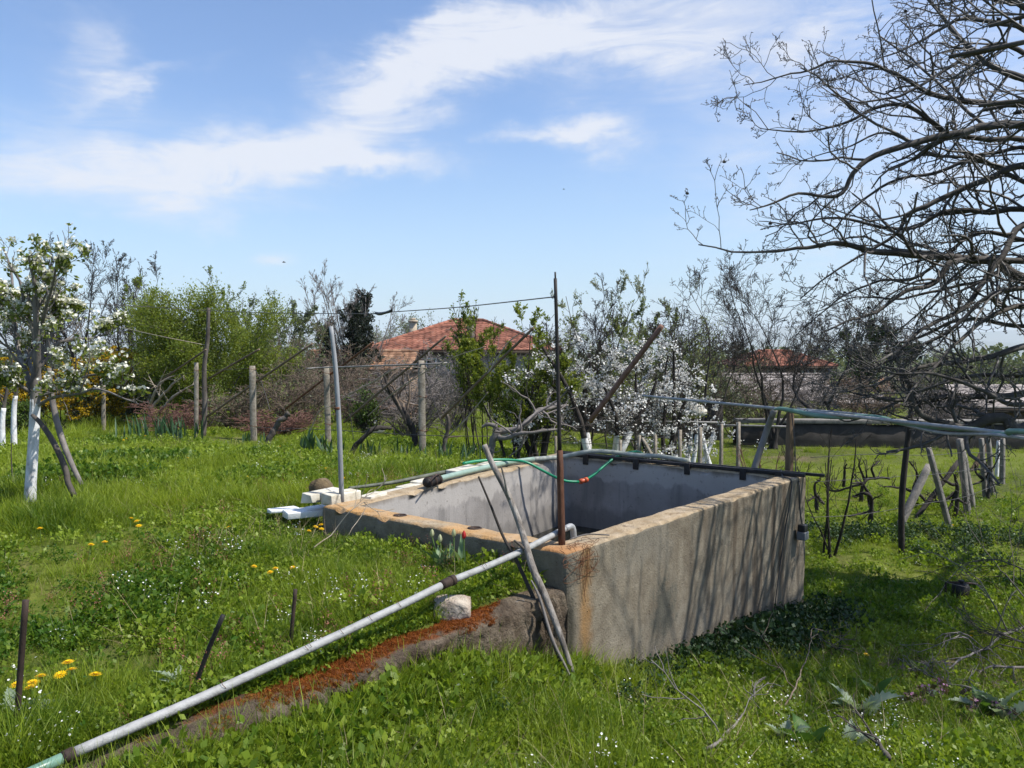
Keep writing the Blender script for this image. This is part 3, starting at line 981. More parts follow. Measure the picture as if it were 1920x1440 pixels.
# ------------------------------------------------------------------ old kerb that holds the upper bed
def mat_kerb():
    m, t, b = new_mat('kerb')
    p = world_pos(t)
    mid = t.noise(p, 8, 6, 0.65)
    fine = t.noise(p, 55, 5, 0.7)
    at = t.node('ShaderNodeAttribute', attribute_name='tint')
    c = t.ramp(mid, [(0.3, (0.060, 0.044, 0.032)), (0.5, (0.135, 0.104, 0.075)), (0.72, (0.25, 0.205, 0.15))])
    c = t.mix(t.math('MULTIPLY', t.smooth(fine, 0.56, 0.70), 0.8), c, (0.035, 0.028, 0.022))
    red = t.math('MULTIPLY', t.smooth(t.math('ADD', at.outputs['Fac'], t.math('MULTIPLY', t.math('SUBTRACT', mid, 0.5), 0.9)), 0.52, 0.72), 0.95)
    c = t.mix(red, c, t.ramp(fine, [(0.3, (0.11, 0.030, 0.010)), (0.7, (0.25, 0.085, 0.028))]))
    t.l.new(c, b.inputs['Base Color'])
    b.inputs['Roughness'].default_value = 0.95
    b.inputs['Specular IOR Level'].default_value = 0.1
    bp = t.node('ShaderNodeBump')
    bp.inputs['Strength'].default_value = 1.0
    bp.inputs['Distance'].default_value = 0.03
    t.l.new(t.math('ADD', fine, mid), bp.inputs['Height'])
    t.l.new(bp.outputs[0], b.inputs['Normal'])
    return m


M['kerb'] = mat_kerb()
kp = crv([(0.235, 4.12), (0.06, 3.97), (-0.22, 3.64), (-0.50, 3.34), (-0.72, 3.05), (-0.90, 2.85), (-1.08, 2.67), (-1.24, 2.50), (-1.48, 2.27), (-1.75, 2.0)], 260)
kt = unit(np.gradient(kp, axis=0))
kn = np.stack([kt[:, 1], -kt[:, 0]], -1)           # towards the upper bed or away from it
if kn[0] @ np.array((-0.6, 0.8)) < 0:
    kn = -kn
su = np.linspace(0, 1, len(kp))
ktop = T(kp[:, 0] - 0.25, kp[:, 1] + 0.25, False) - 0.01 + 0.03 * su - 0.02 * np.clip(su - 0.52, 0, 1)
ktop = ktop + 0.014 * fbm(np.stack([su * 9, su * 0, su * 0 + 3], -1), 3, 5)
prof = [(-0.10, -0.5), (-0.10, -0.36), (-0.10, -0.30), (-0.099, -0.25), (-0.098, -0.21), (-0.096, -0.17), (-0.094, -0.13), (-0.094, -0.09), (-0.094, -0.05), (-0.092, -0.02), (-0.082, -0.003), (-0.045, 0.002), (-0.01, 0.002), (0.02, 0.004), (0.05, 0.0), (0.075, -0.006), (0.10, -0.012), (0.12, -0.06), (0.12, -0.35)]
Vk = []
tk = []
for (u, v) in prof:
    xy = kp + kn * (u * (1 + 0.55 * np.clip((su - 0.38) / 0.25, 0, 1)))[:, None]
    z = ktop + v
    q = np.concatenate([xy, z[:, None]], 1)
    am = 0.02 if v > -0.35 else 0.0
    q = q + np.concatenate([-kn, np.full((len(kp), 1), 0.35)], 1) * ((am * 0.9 * fbm(q * 5, 2, 14) + am * 1.7 * (np.abs(fbm(q * 17, 3, 15)) - 0.45) + am * 1.0 * fbm(q * 55, 2, 16)) * np.clip(su / 0.1 + 0.35, 0, 1))[:, None]
    Vk.append(q)
    moss = np.exp(-((su - 0.38) / 0.15) ** 2) * 1.0 + 0.42 * np.exp(-((su - 0.62) / 0.12) ** 2) + 0.36 * np.exp(-((su - 0.85) / 0.25) ** 2) + 0.6 * np.exp(-((su - 0.20) / 0.07) ** 2)
    tk.append(moss * (1.0 if u > 0.0 else (0.72 if u > -0.05 else (0.5 if u > -0.092 else 0.25))))
Vk = np.array(Vk)
nk, npf = len(kp), len(prof)
ik = np.arange(nk * npf).reshape(npf, nk)
kb = MB()
kb.add(Vk.reshape(-1, 3), [np.stack([ik[:-1, :-1], ik[1:, :-1], ik[1:, 1:], ik[:-1, 1:]], -1).reshape(-1, 4)], 0, np.array(tk).ravel())
kb.F.append(np.array([ik[:, 0]]))
kb.M.append(0)
kb.F.append(np.array([ik[::-1, -1]]))
kb.M.append(0)
kerb = kb.build('retaining_wall', M['kerb'])
set_props(kerb, 'low crumbling concrete retaining wall grown over with red moss, running down from the tank corner', 'wall')
# ------------------------------------------------------------------ poles, pipes and sticks at the tank
def tube_obj(name, pts, r, mat, parent=None, n=14, sides=8, caps=True, org=None):
    c = crv(pts, n)
    R = np.interp(np.linspace(0, 1, n), np.linspace(0, 1, len(r)), r) if np.ndim(r) else np.full(n, float(r))
    mb = MB()
    tubes(mb, c, R, sides, caps=caps)
    return mb.build(name, mat, parent, True, org)


# rusty pole on the near corner
pN = onz(1054, 1021, ZT)
dN = pN[1]
pole = thing('steel_pole', pN, 'tall thin pole rising from the near corner of the tank, rusty below and black above', 'pole')
sp_ = MB()
rect = [P(1054, 1021, dN) - np.array((0, 0, 0.04)), P(1049.5, 844, dN)]
post_mesh(sp_, rect[0], rect[1], 0.031, 0.031, 0.6, jit=0.001, n=6, cham=0.3)
sp_.build('sleeve', M['rust_deep'], pole)
tube_obj('upper_tube', [P(1049.5, 850, dN), P(1046, 700, dN), P(1041.2, 522, dN)], [0.0115, 0.0105, 0.0095], M['pole_black'], pole, 10, 8)
tube_obj('tip', [P(1041.5, 530, dN), P(1041, 510, dN)], 0.0055, M['iron_dark'], pole, 3, 6)
tube_obj('hook', [P(1042, 556, dN), P(1037, 557, dN), P(1034, 557, dN - 0.01)], 0.005, M['iron_dark'], pole, 4, 5)

# grey pole on the far-left corner
pL = onz(641, 942, ZT)
dL = pL[1]
gp = thing('grey_pole', pL, 'grey weathered pole standing on the tank rim beside the white bricks', 'pole')
tube_obj('shaft', [pL - np.array((0, 0, 0.03)), P(636, 800, dL), P(629, 690, dL), P(620.5, 612, dL)], [0.0172, 0.0168, 0.016, 0.015], M['pole_grey'], gp, 14, 10)
tube_obj('band', [P(633.2, 768, dL), P(633, 763, dL)], 0.0195, M['wire_rust'], gp, 3, 10)

# long white pipe over the front rim
q0, q1 = P(70, 1443, 2.33), P(1063, 990, 4.32)
pd = unit(q1 - q0)
wp = thing('white_pipe', q0, 'long white metal pipe resting across the grass and the tank rim near the forked sticks', 'pipe')


def at_px(a, b, px):
    """point of segment a-b seen in column px"""
    lo, hi = 0.0, 1.0
    for _ in range(40):
        m_ = (lo + hi) / 2
        q = a + (b - a) * m_
        c, s = math.cos(PITCH), math.sin(PITCH)
        v = q - np.array((0, 0, CAMZ))
        u = CX + F * v[0] / (v[1] * c - v[2] * s)
        if u < px:
            lo = m_
        else:
            hi = m_
    return a + (b - a) * lo


cuts = [30, 130, 826, 1063]
for a, b, r, mt in ((130, 826, 0.0170, 'pipe_white'), (850, 1063, 0.0164, 'pipe_white')):
    A, B = (at_px(q0, q1, a) if a > 60 else q0 - pd * 0.25), at_px(q0, q1, b)
    nn = 26
    cc = A + (B - A) * np.linspace(0, 1, nn)[:, None]
    cc = cc + 0.002 * np.stack([fbm(cc * 3, 2, k) for k in (1, 2, 3)], -1)
    cc[:, 2] -= 0.012 * np.sin(np.linspace(0, math.pi, nn))
    rr_ = r * (1 + 0.03 * fbm(cc * 24, 2, 6))
    mb = MB()
    tubes(mb, cc, rr_, 14, caps=True)
    mb.build('pipe_length', M[mt], wp)
tube_obj('pipe_length', [q0 - pd * 0.35, at_px(q0, q1, 132)], 0.0178, M['hose_teal'], wp, 6, 12)
for px, wd, r in ((836, 0.055, 0.0225), (848, 0.02, 0.025), (128, 0.035, 0.0208)):
    c = at_px(q0, q1, px)
    tube_obj('coupling', [c - pd * wd / 2, c + pd * wd / 2], r, M['rust_dark'], wp, 4, 12)
for px in (418, 575, 640, 690, 745, 905, 985):
    c = at_px(q0, q1, px)
    an = RNG.uniform(0, 6, 1)[0]
    nv = unit(np.cross(pd, (0, 0, 1)))
    bv = np.cross(pd, nv)
    aa = np.linspace(0, 2 * math.pi * 1.15, 18) + an
    ring = c + 0.0184 * (np.cos(aa)[:, None] * nv + np.sin(aa)[:, None] * bv) + pd * (np.linspace(-0.012, 0.012, 18) + 0.004 * np.sin(aa * 3))[:, None]
    mb = MB()
    tubes(mb, ring, 0.0011, 4)
    mb.build('tie_wire', M['wire_rust'], wp)
# elbow that turns down into the tank
tube_obj('elbow', [q1 - pd * 0.02, q1 + pd * 0.03, q1 + pd * 0.055 + np.array((0, 0, -0.02)), q1 + pd * 0.062 + np.array((0.004, 0.01, -0.10))], 0.0176, M['galv'], wp, 8, 12)

# sticks leaning over the pipe
base_s = P(1074, 1262, 3.80)
stick_pts = [P(908, 834, 4.18), P(922, 868, 4.16), P(953, 928, 4.12), P(975, 985, 4.08), P(986, 1022, 4.02), P(1000, 1068, 3.96), P(1023, 1120, 3.90), P(1050, 1190, 3.84), base_s]
st1 = tube_obj('peeled_stick', stick_pts, [0.0150, 0.0155, 0.0162, 0.0172, 0.018, 0.019, 0.0185, 0.016, 0.012], M['stick_peeled'], None, 44, 10)
set_props(st1, 'thick grey peeled stick leaning over the white pipe at the tank corner', 'stick')
tw = tube_obj('twig', [P(958, 938, 4.11), P(951, 925, 4.09), P(946, 898, 4.06), P(940, 876, 4.05)], [0.009, 0.008, 0.006, 0.004], M['stick_peeled'], st1, 10, 6)
tw2 = tube_obj('twig', [P(988, 1035, 4.02), P(975, 1022, 3.99), P(964, 1013, 3.98)], [0.009, 0.007, 0.005], M['bark'], st1, 8, 6)
st2 = tube_obj('thin_stick', [P(897, 893, 4.12), P(919, 945, 4.10), P(943, 1005, 4.09), P(968, 1050, 4.03), P(1000, 1120, 3.95), P(1032, 1190, 3.88), P(1050, 1240, 3.83)],
               [0.0052, 0.006, 0.008, 0.010, 0.011, 0.0105, 0.009], M['bark_dark'], None, 34, 8)
set_props(st2, 'thin dark bark-covered stick behind the thick peeled one', 'stick')
st3 = tube_obj('pale_twig', [P(996, 1088, 3.90), P(1012, 1122, 3.87), P(1036, 1200, 3.80), P(1058, 1245, 3.76), P(1075, 1280, 3.73)], [0.004, 0.007, 0.009, 0.007, 0.004], M['bark_grey'], None, 18, 6)
set_props(st3, 'slender pale twig beside the foot of the two leaning sticks', 'stick')
# short dark pipe end and roots lying on the kerb
st4 = tube_obj('pipe_stub', [P(1000, 1121, 4.02), P(1030, 1118, 4.06), P(1058, 1121, 4.08)], 0.015, M['rust_dark'], None, 6, 10)
set_props(st4, 'short dark pipe stub lying where the tank meets the old wall', 'pipe')
st5 = tube_obj('dead_root', [P(965, 1132, 3.9), P(985, 1128, 3.93), P(1003, 1125, 3.95), P(1012, 1116, 3.98)], [0.010, 0.013, 0.012, 0.006], M['bark_grey'], None, 12, 7)
set_props(st5, 'grey dead root on top of the mossy wall beside the pipe stub', 'root')

# iron stakes in the grass
for nm, a, b, r, mt, lb in (
        ('iron_stake', (27, 1382), (48, 1126), 0.0100, 'rust_dark', 'rusty iron stake standing beside the orange dandelions near the pipe end'),
        ('iron_stake', (350, 1312), (418, 1154), 0.0088, 'iron_dark', 'black iron stake leaning sharply beside the white pipe'),
        ('iron_stake', (541, 1222), (554, 1105), 0.0085, 'rust_dark', 'short upright iron stake behind the middle of the white pipe')):
    g = G(*a)
    o_ = tube_obj(nm, [P(*a, g[1]) - np.array((0, 0, 0.05)), P((a[0] + b[0]) / 2 + 1, (a[1] + b[1]) / 2, g[1]), P(*b, g[1] - (0.0 if 'upright' in lb else 0.02))], [r * 0.95, r, r], M[mt], None, 8, 8)
    set_props(o_, lb, 'stake', 'iron stakes in the grass')
g = G(973, 1440)
o_ = tube_obj('pipe_stub', [P(972, 1470, g[1]), P(974, 1413, g[1])], 0.0135, M['rust_dark'], None, 4, 10)
set_props(o_, 'hollow rusty pipe stub poking out of the foreground weeds below the tank', 'pipe')

# rock by the pipe
def rock(name, c, s, mat, seed, label, cat='rock', sub=4, amp=0.28):
    bm = bmesh.new()
    bmesh.ops.create_icosphere(bm, subdivisions=sub, radius=1.0)
    V = np.array([v.co[:] for v in bm.verts])
    fs = [[v.index for v in f.verts] for f in bm.faces]
    bm.free()
    V = V * (1 + amp * fbm(V * 1.3 + seed, 3, seed) + 0.06 * fbm(V * 5 + seed, 3, seed + 1))[:, None]
    V = np.clip(V, -np.array((.86, .8, .9)), np.array((.82, .9, .8))) if amp > .2 else V
    V = V * (1 + 0.05 * np.abs(fbm(V * 9 + seed, 2, seed + 7)))[:, None]
    mb = MB()
    mb.add(np.asarray(c) + V * np.asarray(s), [fs])
    o = mb.build(name, mat)
    return set_props(o, label, cat)


g = G(848, 1168)
rock('rock', g + np.array((0.0, 0.05, 0.045)), (0.10, 0.08, 0.078), M['rock'], 3, 'pale pinkish rock lying between the white pipe and the mossy wall')
g = G(1662, 1184)
rock('flat_stone', g + np.array((0, 0, 0.02)), (0.12, 0.09, 0.035), M['stone'], 8, 'flat grey stone lying in the shaded grass by the tank', 'stone', 3)
g = G(238, 890)
rock('small_stone', g + np.array((0, 0, 0.02)), (0.055, 0.045, 0.035), M['stone'], 12, 'small brown stone at the edge of the parsley bed', 'stone', 3)

# log slice by the bricks
g = G(600, 934)
lm = MB()
c0 = np.array((P(602, 918, 5.75)))
axl = unit(np.array((0.12, -1.0, 0.12)))
cc = c0 + axl * np.linspace(0.12, 0, 6)[:, None] * -1
rr_ = np.full(6, 0.084)
tubes(lm, cc, rr_, 22, caps=True)
lm.V[-1] = lm.V[-1] + 0.012 * np.stack([fbm(lm.V[-1] * 12, 2, k) for k in (1, 2, 3)], -1)
lg = lm.build('log', M['log_end'])
set_props(lg, 'round sawn log end standing in the grass behind the white bricks', 'log')

# white sand-lime bricks at the corner and along the rim
eLB = unit(np.array((*(TB - TL), 0.0)))
oLB = np.array((-eLB[1], eLB[0], 0.0))
if oLB[:2] @ (CEN - TL) > 0:
    oLB = -oLB
L3 = np.array((TL[0], TL[1], 0.0))


def brick(a, b, z, lab, ln=0.25, wd=0.12, ht=0.088, yaw=0.0, mat='brick_white', name='white_brick', grp='white bricks along the tank rim'):
    c, s = math.cos(yaw), math.sin(yaw)
    u, v = eLB * c + oLB * s, -eLB * s + oLB * c
    mb = MB()
    box(mb, L3 + eLB * a + oLB * b + np.array((0, 0, z + ht / 2)), u * ln / 2, v * wd / 2, np.array((0, 0, ht / 2)), bev=0.006, jit=0.009)
    o = mb.build(name, M[mat], None, True)
    set_props(o, lab, 'brick', grp)
    return o


def lb_of(px, py, z):
    q = onz(px, py, z) - L3
    return float(q[:2] @ eLB[:2]), float(q[:2] @ oLB[:2])


zr = ZT + 0.004
for px, py, lab, yaw, ln in (
        (605, 936, 'white brick at the tank corner, the left one of the pair touching each other', -0.10, 0.27),
        (640, 938, 'white brick at the tank corner tucked behind the foot of the grey pole', -0.06, 0.27)):
    a, b = lb_of(px, py, zr)
    brick(a, b, zr - 0.01, lab, ln, 0.105, 0.068, yaw)
for k, (px, py, z, lab, ln, wd, ht, yaw) in enumerate((
        (700, 926, 0.475, 'broken white brick just past the grey pole', 0.20, 0.11, 0.07, 0.10),
        (735, 920, 0.455, 'thin white brick lying flat, second along the rim past the grey pole', 0.27, 0.11, 0.07, 0.0),
        (772, 908, 0.455, 'thin white brick lying flat, third along the rim past the grey pole', 0.27, 0.11, 0.07, 0.03),
        (795, 899, 0.470, 'white brick half hidden behind the hose coupling', 0.22, 0.12, 0.07, 0.12))):
    a, b = lb_of(px, py, z + ht)
    brick(a, b, z, lab, ln, wd, ht, yaw)
for px, py, z, lab, ln, wd, yaw in (
        (875, 878, 0.50, 'large white slab under the grey tube on the rim', 0.36, 0.15, 0.08),
        (925, 868, 0.51, 'large white slab with a dark seam beneath the green hose', 0.36, 0.15, 0.04)):
    a, b = lb_of(px, py, z + 0.06)
    ob = brick(a, b + 0.02, z, lab, ln, wd, 0.062, yaw)
for px, py, lab, ln, wd, ht, yaw in (
        (568, 955, 'white foam slab on the grass at the foot of the corner bricks', 0.25, 0.14, 0.05, -0.5),
        (598, 950, 'white foam offcut wedged against the tank corner', 0.15, 0.12, 0.055, -0.1),
        (530, 952, 'thin white foam strip lying farthest from the tank corner', 0.20, 0.10, 0.03, -0.4)):
    q = onz(px, py, 0.47)
    a, b = lb_of(px, py, 0.47)
    brick(a, b, 0.47 - ht, lab, ln, wd, ht, yaw, 'foam_white', 'foam_slab', 'white foam pieces by the tank corner')

# hoses on the rim
zt = ZT + 0.035
hp = thing('pale_hose', onz(850, 893, zt), 'thick pale green hose lying along the rim with a dark coupling', 'hose')
hpts = [onz(812, 901, zt + 0.01), onz(850, 891, zt), onz(900, 879, zt), onz(950, 868, zt - 0.005), onz(1000, 861, zt - 0.005), onz(1050, 857, ZT + 0.02), onz(1085, 850, ZT + 0.06),
        onz(1115, 846, ZT + 0.085), onz(1150, 848, ZT + 0.075), onz(1190, 853, ZT + 0.055), onz(1240, 856, ZT + 0.055), onz(1290, 864, ZT + 0.045)]
tube_obj('hose_length', hpts[:5], 0.023, M['hose_pale'], hp, 30, 10)
tube_obj('hose_length', hpts[4:], [0.023, 0.022, 0.0215, 0.021], M['hose_grey'], hp, 40, 10)
cpl = tube_obj('coupling', [onz(799, 905, zt + 0.012), onz(822, 899, zt + 0.008)], [0.034, 0.036, 0.034], M['iron_dark'], hp, 6, 12)
for px, py in ((801, 904.5), (811, 902), (820, 899.5)):
    a_ = onz(px, py, zt + 0.011)
    d_ = unit(onz(px + 4, py - 1.1, zt + 0.011) - a_)
    tube_obj('ring', [a_, a_ + d_ * 0.016], 0.041, M['rust_dark'], cpl, 3, 14)
tube_obj('lever', [onz(806, 903, zt + 0.04), onz(815, 893, zt + 0.06), onz(824, 889, zt + 0.05)], 0.006, M['rust_dark'], cpl, 6, 6)
dh = tube_obj('dark_hose', [P(655, 915, 5.7), P(690, 911, 5.95), P(740, 904, 6.15), P(790, 894, 6.35), P(830, 886, 6.6), P(865, 883, 6.8)], [0.011, 0.0125, 0.0145, 0.016, 0.017, 0.017], M['hose_dark'], None, 34, 8)
set_props(dh, 'dark rubber hose lying in the grass from the grey pole to the large white block', 'hose')
gh = thing('green_hose', P(985, 866, 6.95), 'bright green garden hose looping across the tank corner with an orange joint', 'hose')
g1 = [P(868, 869, 6.75), P(895, 864.5, 6.85), P(930, 862, 6.95), P(965, 863, 7.0), P(990, 868, 7.0), P(1015, 881, 7.02), P(1040, 894, 7.06), P(1062, 902, 7.1), P(1085, 903.5, 7.15)]
g2 = [P(1098, 900, 7.2), P(1115, 889, 7.25), P(1135, 872, 7.33), P(1155, 857, 7.42), P(1175, 849.5, 7.5), P(1195, 847, 7.58), P(1206, 852, 7.66)]
tube_obj('hose_length', g1, 0.0125, M['hose_green'], gh, 40, 8)
tube_obj('hose_length', g2, 0.0125, M['hose_green'], gh, 30, 8)
jn = tube_obj('joint', [P(1088, 903, 7.16), P(1101, 899, 7.2)], [0.017, 0.021, 0.018], M['orange'], gh, 5, 12)
for px, py in ((1089.5, 902.6), (1098.5, 899.8)):
    tube_obj('ring', [P(px - 1.5, py + 0.4, 7.17), P(px + 1.5, py - 0.4, 7.19)], 0.0245, M['orange'], jn, 3, 12)

# level pipe on the post, with a hose tied to it
ZP = 1.07
lp = thing('overhead_pipe', (2.36, 6.7, ZP), 'level grey pipe on the brown post with teal hose tied along it', 'pipe')
pa, pb, pc = P(1205, 742, 8.4), P(1482, 768.5, 6.75), P(1925, 816, 4.75)
pe = pc + unit(pc - pb) * 1.6
tube_obj('pipe_length', [pa, pb + np.array((0, 0, 0.0)), pc, pe], 0.0135, M['galv'], lp, 30, 10)
h3 = [P(1452, 768, 6.78), P(1463, 766, 6.72), P(1490, 771, 6.62), P(1530, 779, 6.45), P(1580, 782, 6.25), P(1640, 782, 6.0), P(1690, 793, 5.8), P(1750, 800, 5.5), P(1830, 806, 5.1), P(1890, 815, 4.85), P(1935, 810, 4.65), pe + np.array((0, 0.05, 0.02))]
tube_obj('hose_length', h3, [0.010, 0.019, 0.021, 0.020, 0.019, 0.018, 0.0165, 0.016, 0.016], M['hose_teal'], lp, 60, 10)
h4 = [P(1495, 767, 6.7), P(1540, 771, 6.5), P(1600, 776, 6.25), P(1650, 783, 6.0), P(1700, 797, 5.75), P(1770, 812, 5.4), P(1850, 814, 5.0), P(1925, 822, 4.72), pe + np.array((0.03, 0, -0.02))]
tube_obj('hose_length', h4, 0.012, M['galv'], lp, 50, 8)
for px, py, d in ((1483, 769, 6.66), (1511, 774, 6.55), (1600, 782, 6.16), (1675, 790, 5.86)):
    c = P(px, py, d)
    ax_ = unit(pc - pb)
    nv = unit(np.cross(ax_, (0, 0, 1)))
    bv = np.cross(ax_, nv)
    aa = np.linspace(0, 2 * math.pi, 16)
    mb = MB()
    tubes(mb, c + 0.027 * (np.cos(aa)[:, None] * nv + np.sin(aa)[:, None] * bv), 0.003, 4)
    mb.build('cable_tie', M['cable_black'], lp)
po = thing('brown_post', on_ground(2.42, 6.86), 'brown wooden post behind the far tank corner carrying the overhead pipe', 'post')
mb = MB()
post_mesh(mb, on_ground(2.42, 6.86) - np.array((0, 0, 0.2)), P(1482, 768, 6.86) + np.array((0, 0, -0.01)), 0.055, 0.055, 0.5, n=8)
mb.build('shaft', M['wood_brown'], po)
pl_ = MB()
pp = pe - unit(pc - pb) * 0.25
post_mesh(pl_, on_ground(pp[0] + 0.03, pp[1]) - np.array((0, 0, 0.2)), np.array((pp[0], pp[1], ZP - 0.02)), 0.05, 0.05, 0.2, n=6)
o_ = pl_.build('pipe_support', M['wood_brown'])
set_props(o_, 'wooden support under the near end of the overhead pipe', 'post')
# cable with socket box over the far corner
bx = thing('socket_box', P(1502, 996, 6.42), 'grey and black socket box hanging on a cable against the tank wall', 'socket box')
cbl = P(1502, 984, 6.44)
eRd = eR
nR = np.array((eR[1], -eR[0], 0.0))
bc = np.array((TR[0], TR[1], 0)) - eR * 0.205 + nR * 0.06
bz = P(1502, 996, bc[1])[2]
tube_obj('cable', [P(1484, 770, 6.72), P(1490, 830, 6.66), P(1492, 885, 6.6), np.array((*(bc - nR * 0.035)[:2], ZT - 0.05)), np.array((*(bc - nR * 0.03)[:2], bz + 0.2)), np.array((*bc[:2], bz + 0.03))], 0.0055, M['cable_black'], bx, 30, 6)
mb = MB()
box(mb, np.array((*bc[:2], bz + 0.025)), eR * 0.036, nR * 0.03, np.array((0, 0, 0.03)), bev=0.006)
mb.build('plug', M['cable_black'], bx)
mb = MB()
box(mb, np.array((*bc[:2], bz - 0.035)), eR * 0.043, nR * 0.035, np.array((0, 0, 0.033)), bev=0.006)
mb.build('case', M['box_grey'], bx)
# black cable lying along the rim near the corner
cb = tube_obj('black_cable', [np.array((*(TR - eR[:2] * 0.03), ZT + 0.03)) - nR * 0.2, np.array((*(TR - eR[:2] * 0.28), ZT + 0.012)) - nR * 0.08, np.array((*(TR - eR[:2] * 0.33), ZT - 0.02)) + nR * 0.012,
                              np.array((*(TR - eR[:2] * 0.44), ZT - 0.35)) + nR * 0.014, np.array((*(TR - eR[:2] * 0.56), ZT - 0.7)) + nR * 0.014, np.array((*(TR - eR[:2] * 0.66), ZT - 1.05)) + nR * 0.014], 0.005, M['cable_black'], None, 40, 6)
set_props(cb, 'thin dark cable draped over the rim and down the tank wall', 'cable')

# rusty wire tangle on the near corner
wb_ = MB()
cW = np.array((TN[0], TN[1], ZT))
rg = np.random.default_rng(5)
for k in range(5):
    n_pts = 9
    st = cW + eR * rg.uniform(0.0, 0.12) + nF * rg.uniform(0.02, 0.12) + np.array((0, 0, 0.012))
    pts = [st]
    for j in range(n_pts):
        a_ = rg.uniform(-0.05, 0.30)
        u_ = rg.uniform(-0.03, 0.13)
        drop = rg.uniform(0, 0.16) if rg.random() < 0.55 else 0
        p_ = cW + eR * a_ + (nF * u_ if not drop else nR * 0.012) + np.array((0, 0, 0.012 if not drop else -drop))
        pts.append(p_)
    tubes(wb_, crv(pts, 60), 0.0013, 4)
for k in range(4):
    s0 = cW + eR * (0.13 + 0.02 * k) + nR * 0.012
    tubes(wb_, crv([s0 + np.array((0, 0, 0.0)), s0 + eR * rg.uniform(-.02, .02) + np.array((0, 0, -0.12)), s0 + eR * rg.uniform(-.03, .02) + np.array((0, 0, -rg.uniform(0.2, 0.33)))], 14), 0.0015, 4)
o_ = wb_.build('wire_tangle', M['wire_rust'])
set_props(o_, 'tangle of rusty wire round the foot of the pole, hanging over the corner', 'wire')
o_ = tube_obj('loose_wire', [cW + nF * 0.12 + eR * 0.06 + np.array((0, 0, 0.03)), cW + nF * 0.10 + eR * 0.2 + np.array((0, 0, 0.035)), cW + nF * 0.06 + eR * 0.33 + np.array((0, 0, 0.02)), cW + eR * 0.40 + nF * 0.03 + np.array((0, 0, 0.012))], 0.004, M['wire'], None, 16, 5)
set_props(o_, 'stiff dark wire lying on the rim next to the rusty tangle', 'wire')

# ------------------------------------------------------------------ trellis posts and wires
def concrete_post(base, top, w, lab, grp, yaw=0.16, mat='concrete_post', name='concrete_post', cat='post', d=None, bands=()):
    t_ = thing(name, base, lab, cat, grp)
    mb = MB()
    w = w * 0.88
    post_mesh(mb, np.asarray(base) - np.array((0, 0, 0.25)), top, w, d or w, yaw, n=9, jit=0.006, cham=0.14)
    mb.build('shaft', M[mat], t_)
    for f in bands:
        c = np.asarray(base) + (np.asarray(top) - np.asarray(base)) * f
        a_ = np.linspace(0, 2 * math.pi, 14)
        mb = MB()
        tubes(mb, c + np.stack([np.cos(a_) * w * 0.72, np.sin(a_) * w * 0.72, 0.01 * np.sin(a_ * 2)], -1), 0.004, 4)
        mb.build('wire_loop', M['wire_rust'], t_)
    return t_


TP_ = {}
for px, pyb, pyt, wpx, lab, bands in (
        (793, 862, 676, 14, 'grey concrete trellis post nearest the tank, crossbar on its head', (0.93, 0.64, 0.3)),
        (616, 836, 687, 12, 'concrete trellis post just behind the grey pole, carrying the crossbar', (0.92, 0.28)),
        (476, 826, 686, 12, 'concrete trellis post with a slanting wire, beside the fallen vine trunk', (0.96, 0.2)),
        (368, 818, 680, 8, 'thin concrete trellis post hidden beside the tall wooden post', (0.9,)),
        (281, 800, 684, 8, 'greenish concrete trellis post in front of the red-brown canes', (0.7,)),
        (194, 806, 715, 7, 'slim concrete post at the foot of the yellow bush', ())):
    g = G(px, pyb)
    d = g[1]
    TP_[px] = (g, d)
    tx = px - 4 if px == 616 else (px - 3 if px in (793, 476) else px)
    concrete_post(P(px, pyb, d), P(tx, pyt, d), wpx / F * d, lab, 'concrete trellis posts', bands=bands)
d793, d616, d476, d368, d281 = (TP_[k][1] for k in (793, 616, 476, 368, 281))
cbar = tube_obj('crossbar', [P(574, 691, d616 - 0.12), P(616, 689, d616 - 0.12), P(793, 683, d793 - 0.08), P(838, 680, d793 - 0.12)], 0.0115, M['wood_grey'], None, 12, 7)
set_props(cbar, 'thin horizontal crossbar tied to two concrete posts', 'bar')
dt = G(382, 818)[1]
tw_ = thing('wooden_post', G(382, 818), 'tall crooked wooden post rising above the trellis to hold the wire', 'post')
tube_obj('shaft', [P(381, 825, dt), P(384, 760, dt), P(383, 690, dt), P(389, 640, dt), P(391, 577, dt)], [0.050, 0.046, 0.040, 0.036, 0.030], M['bark'], tw_, 18, 9)
# slanting bars of the pergola
for a, b, da, db, r, mt, lab in (
        ((645, 792), (836, 630), d616 + 0.4, d616 - 0.8, 0.0195, 'bar_brown', 'brown bar slanting up behind the grey pole to the red roof'),
        ((826, 786), (1000, 615), d793 + 0.1, d793 - 1.1, 0.0195, 'bar_brown', 'brown bar slanting up from the post nearest the tank into green leaves'),
        ((387, 782), (585, 645), d476 + 0.8, d476 - 0.8, 0.0205, 'bar_brown', 'brown bar slanting up from the tall wooden post'),
        ((530, 770), (700, 642), d616 + 0.7, d616 - 0.5, 0.0195, 'rust', 'rusty bar slanting up past the head of the grey pole'),
        ((272, 735), (386, 656), d281 + 0.3, d368 - 0.3, 0.0195, 'bar_brown', 'brown bar slanting up from the greenish post, farthest from the tank'),
        ((392, 710), (486, 655), d368 + 0.3, d368 - 0.6, 0.018, 'bar_brown', 'short brown bar crossing above the red-brown canes'),
        ((1106, 790), (1241, 611), 9.6, 8.9, 0.034, 'rust_pink', 'pinkish rusty pipe slanting up through the white blossom')):
    o_ = tube_obj('slanting_bar', [P(*a, da), P((a[0] + b[0]) / 2 + 1, (a[1] + b[1]) / 2 - 1.5, (da + db) / 2), P(*b, db)], [r, r, r * 0.9], M[mt], None, 10, 8)
    set_props(o_, lab, 'bar', 'slanting bars of the vine trellis')
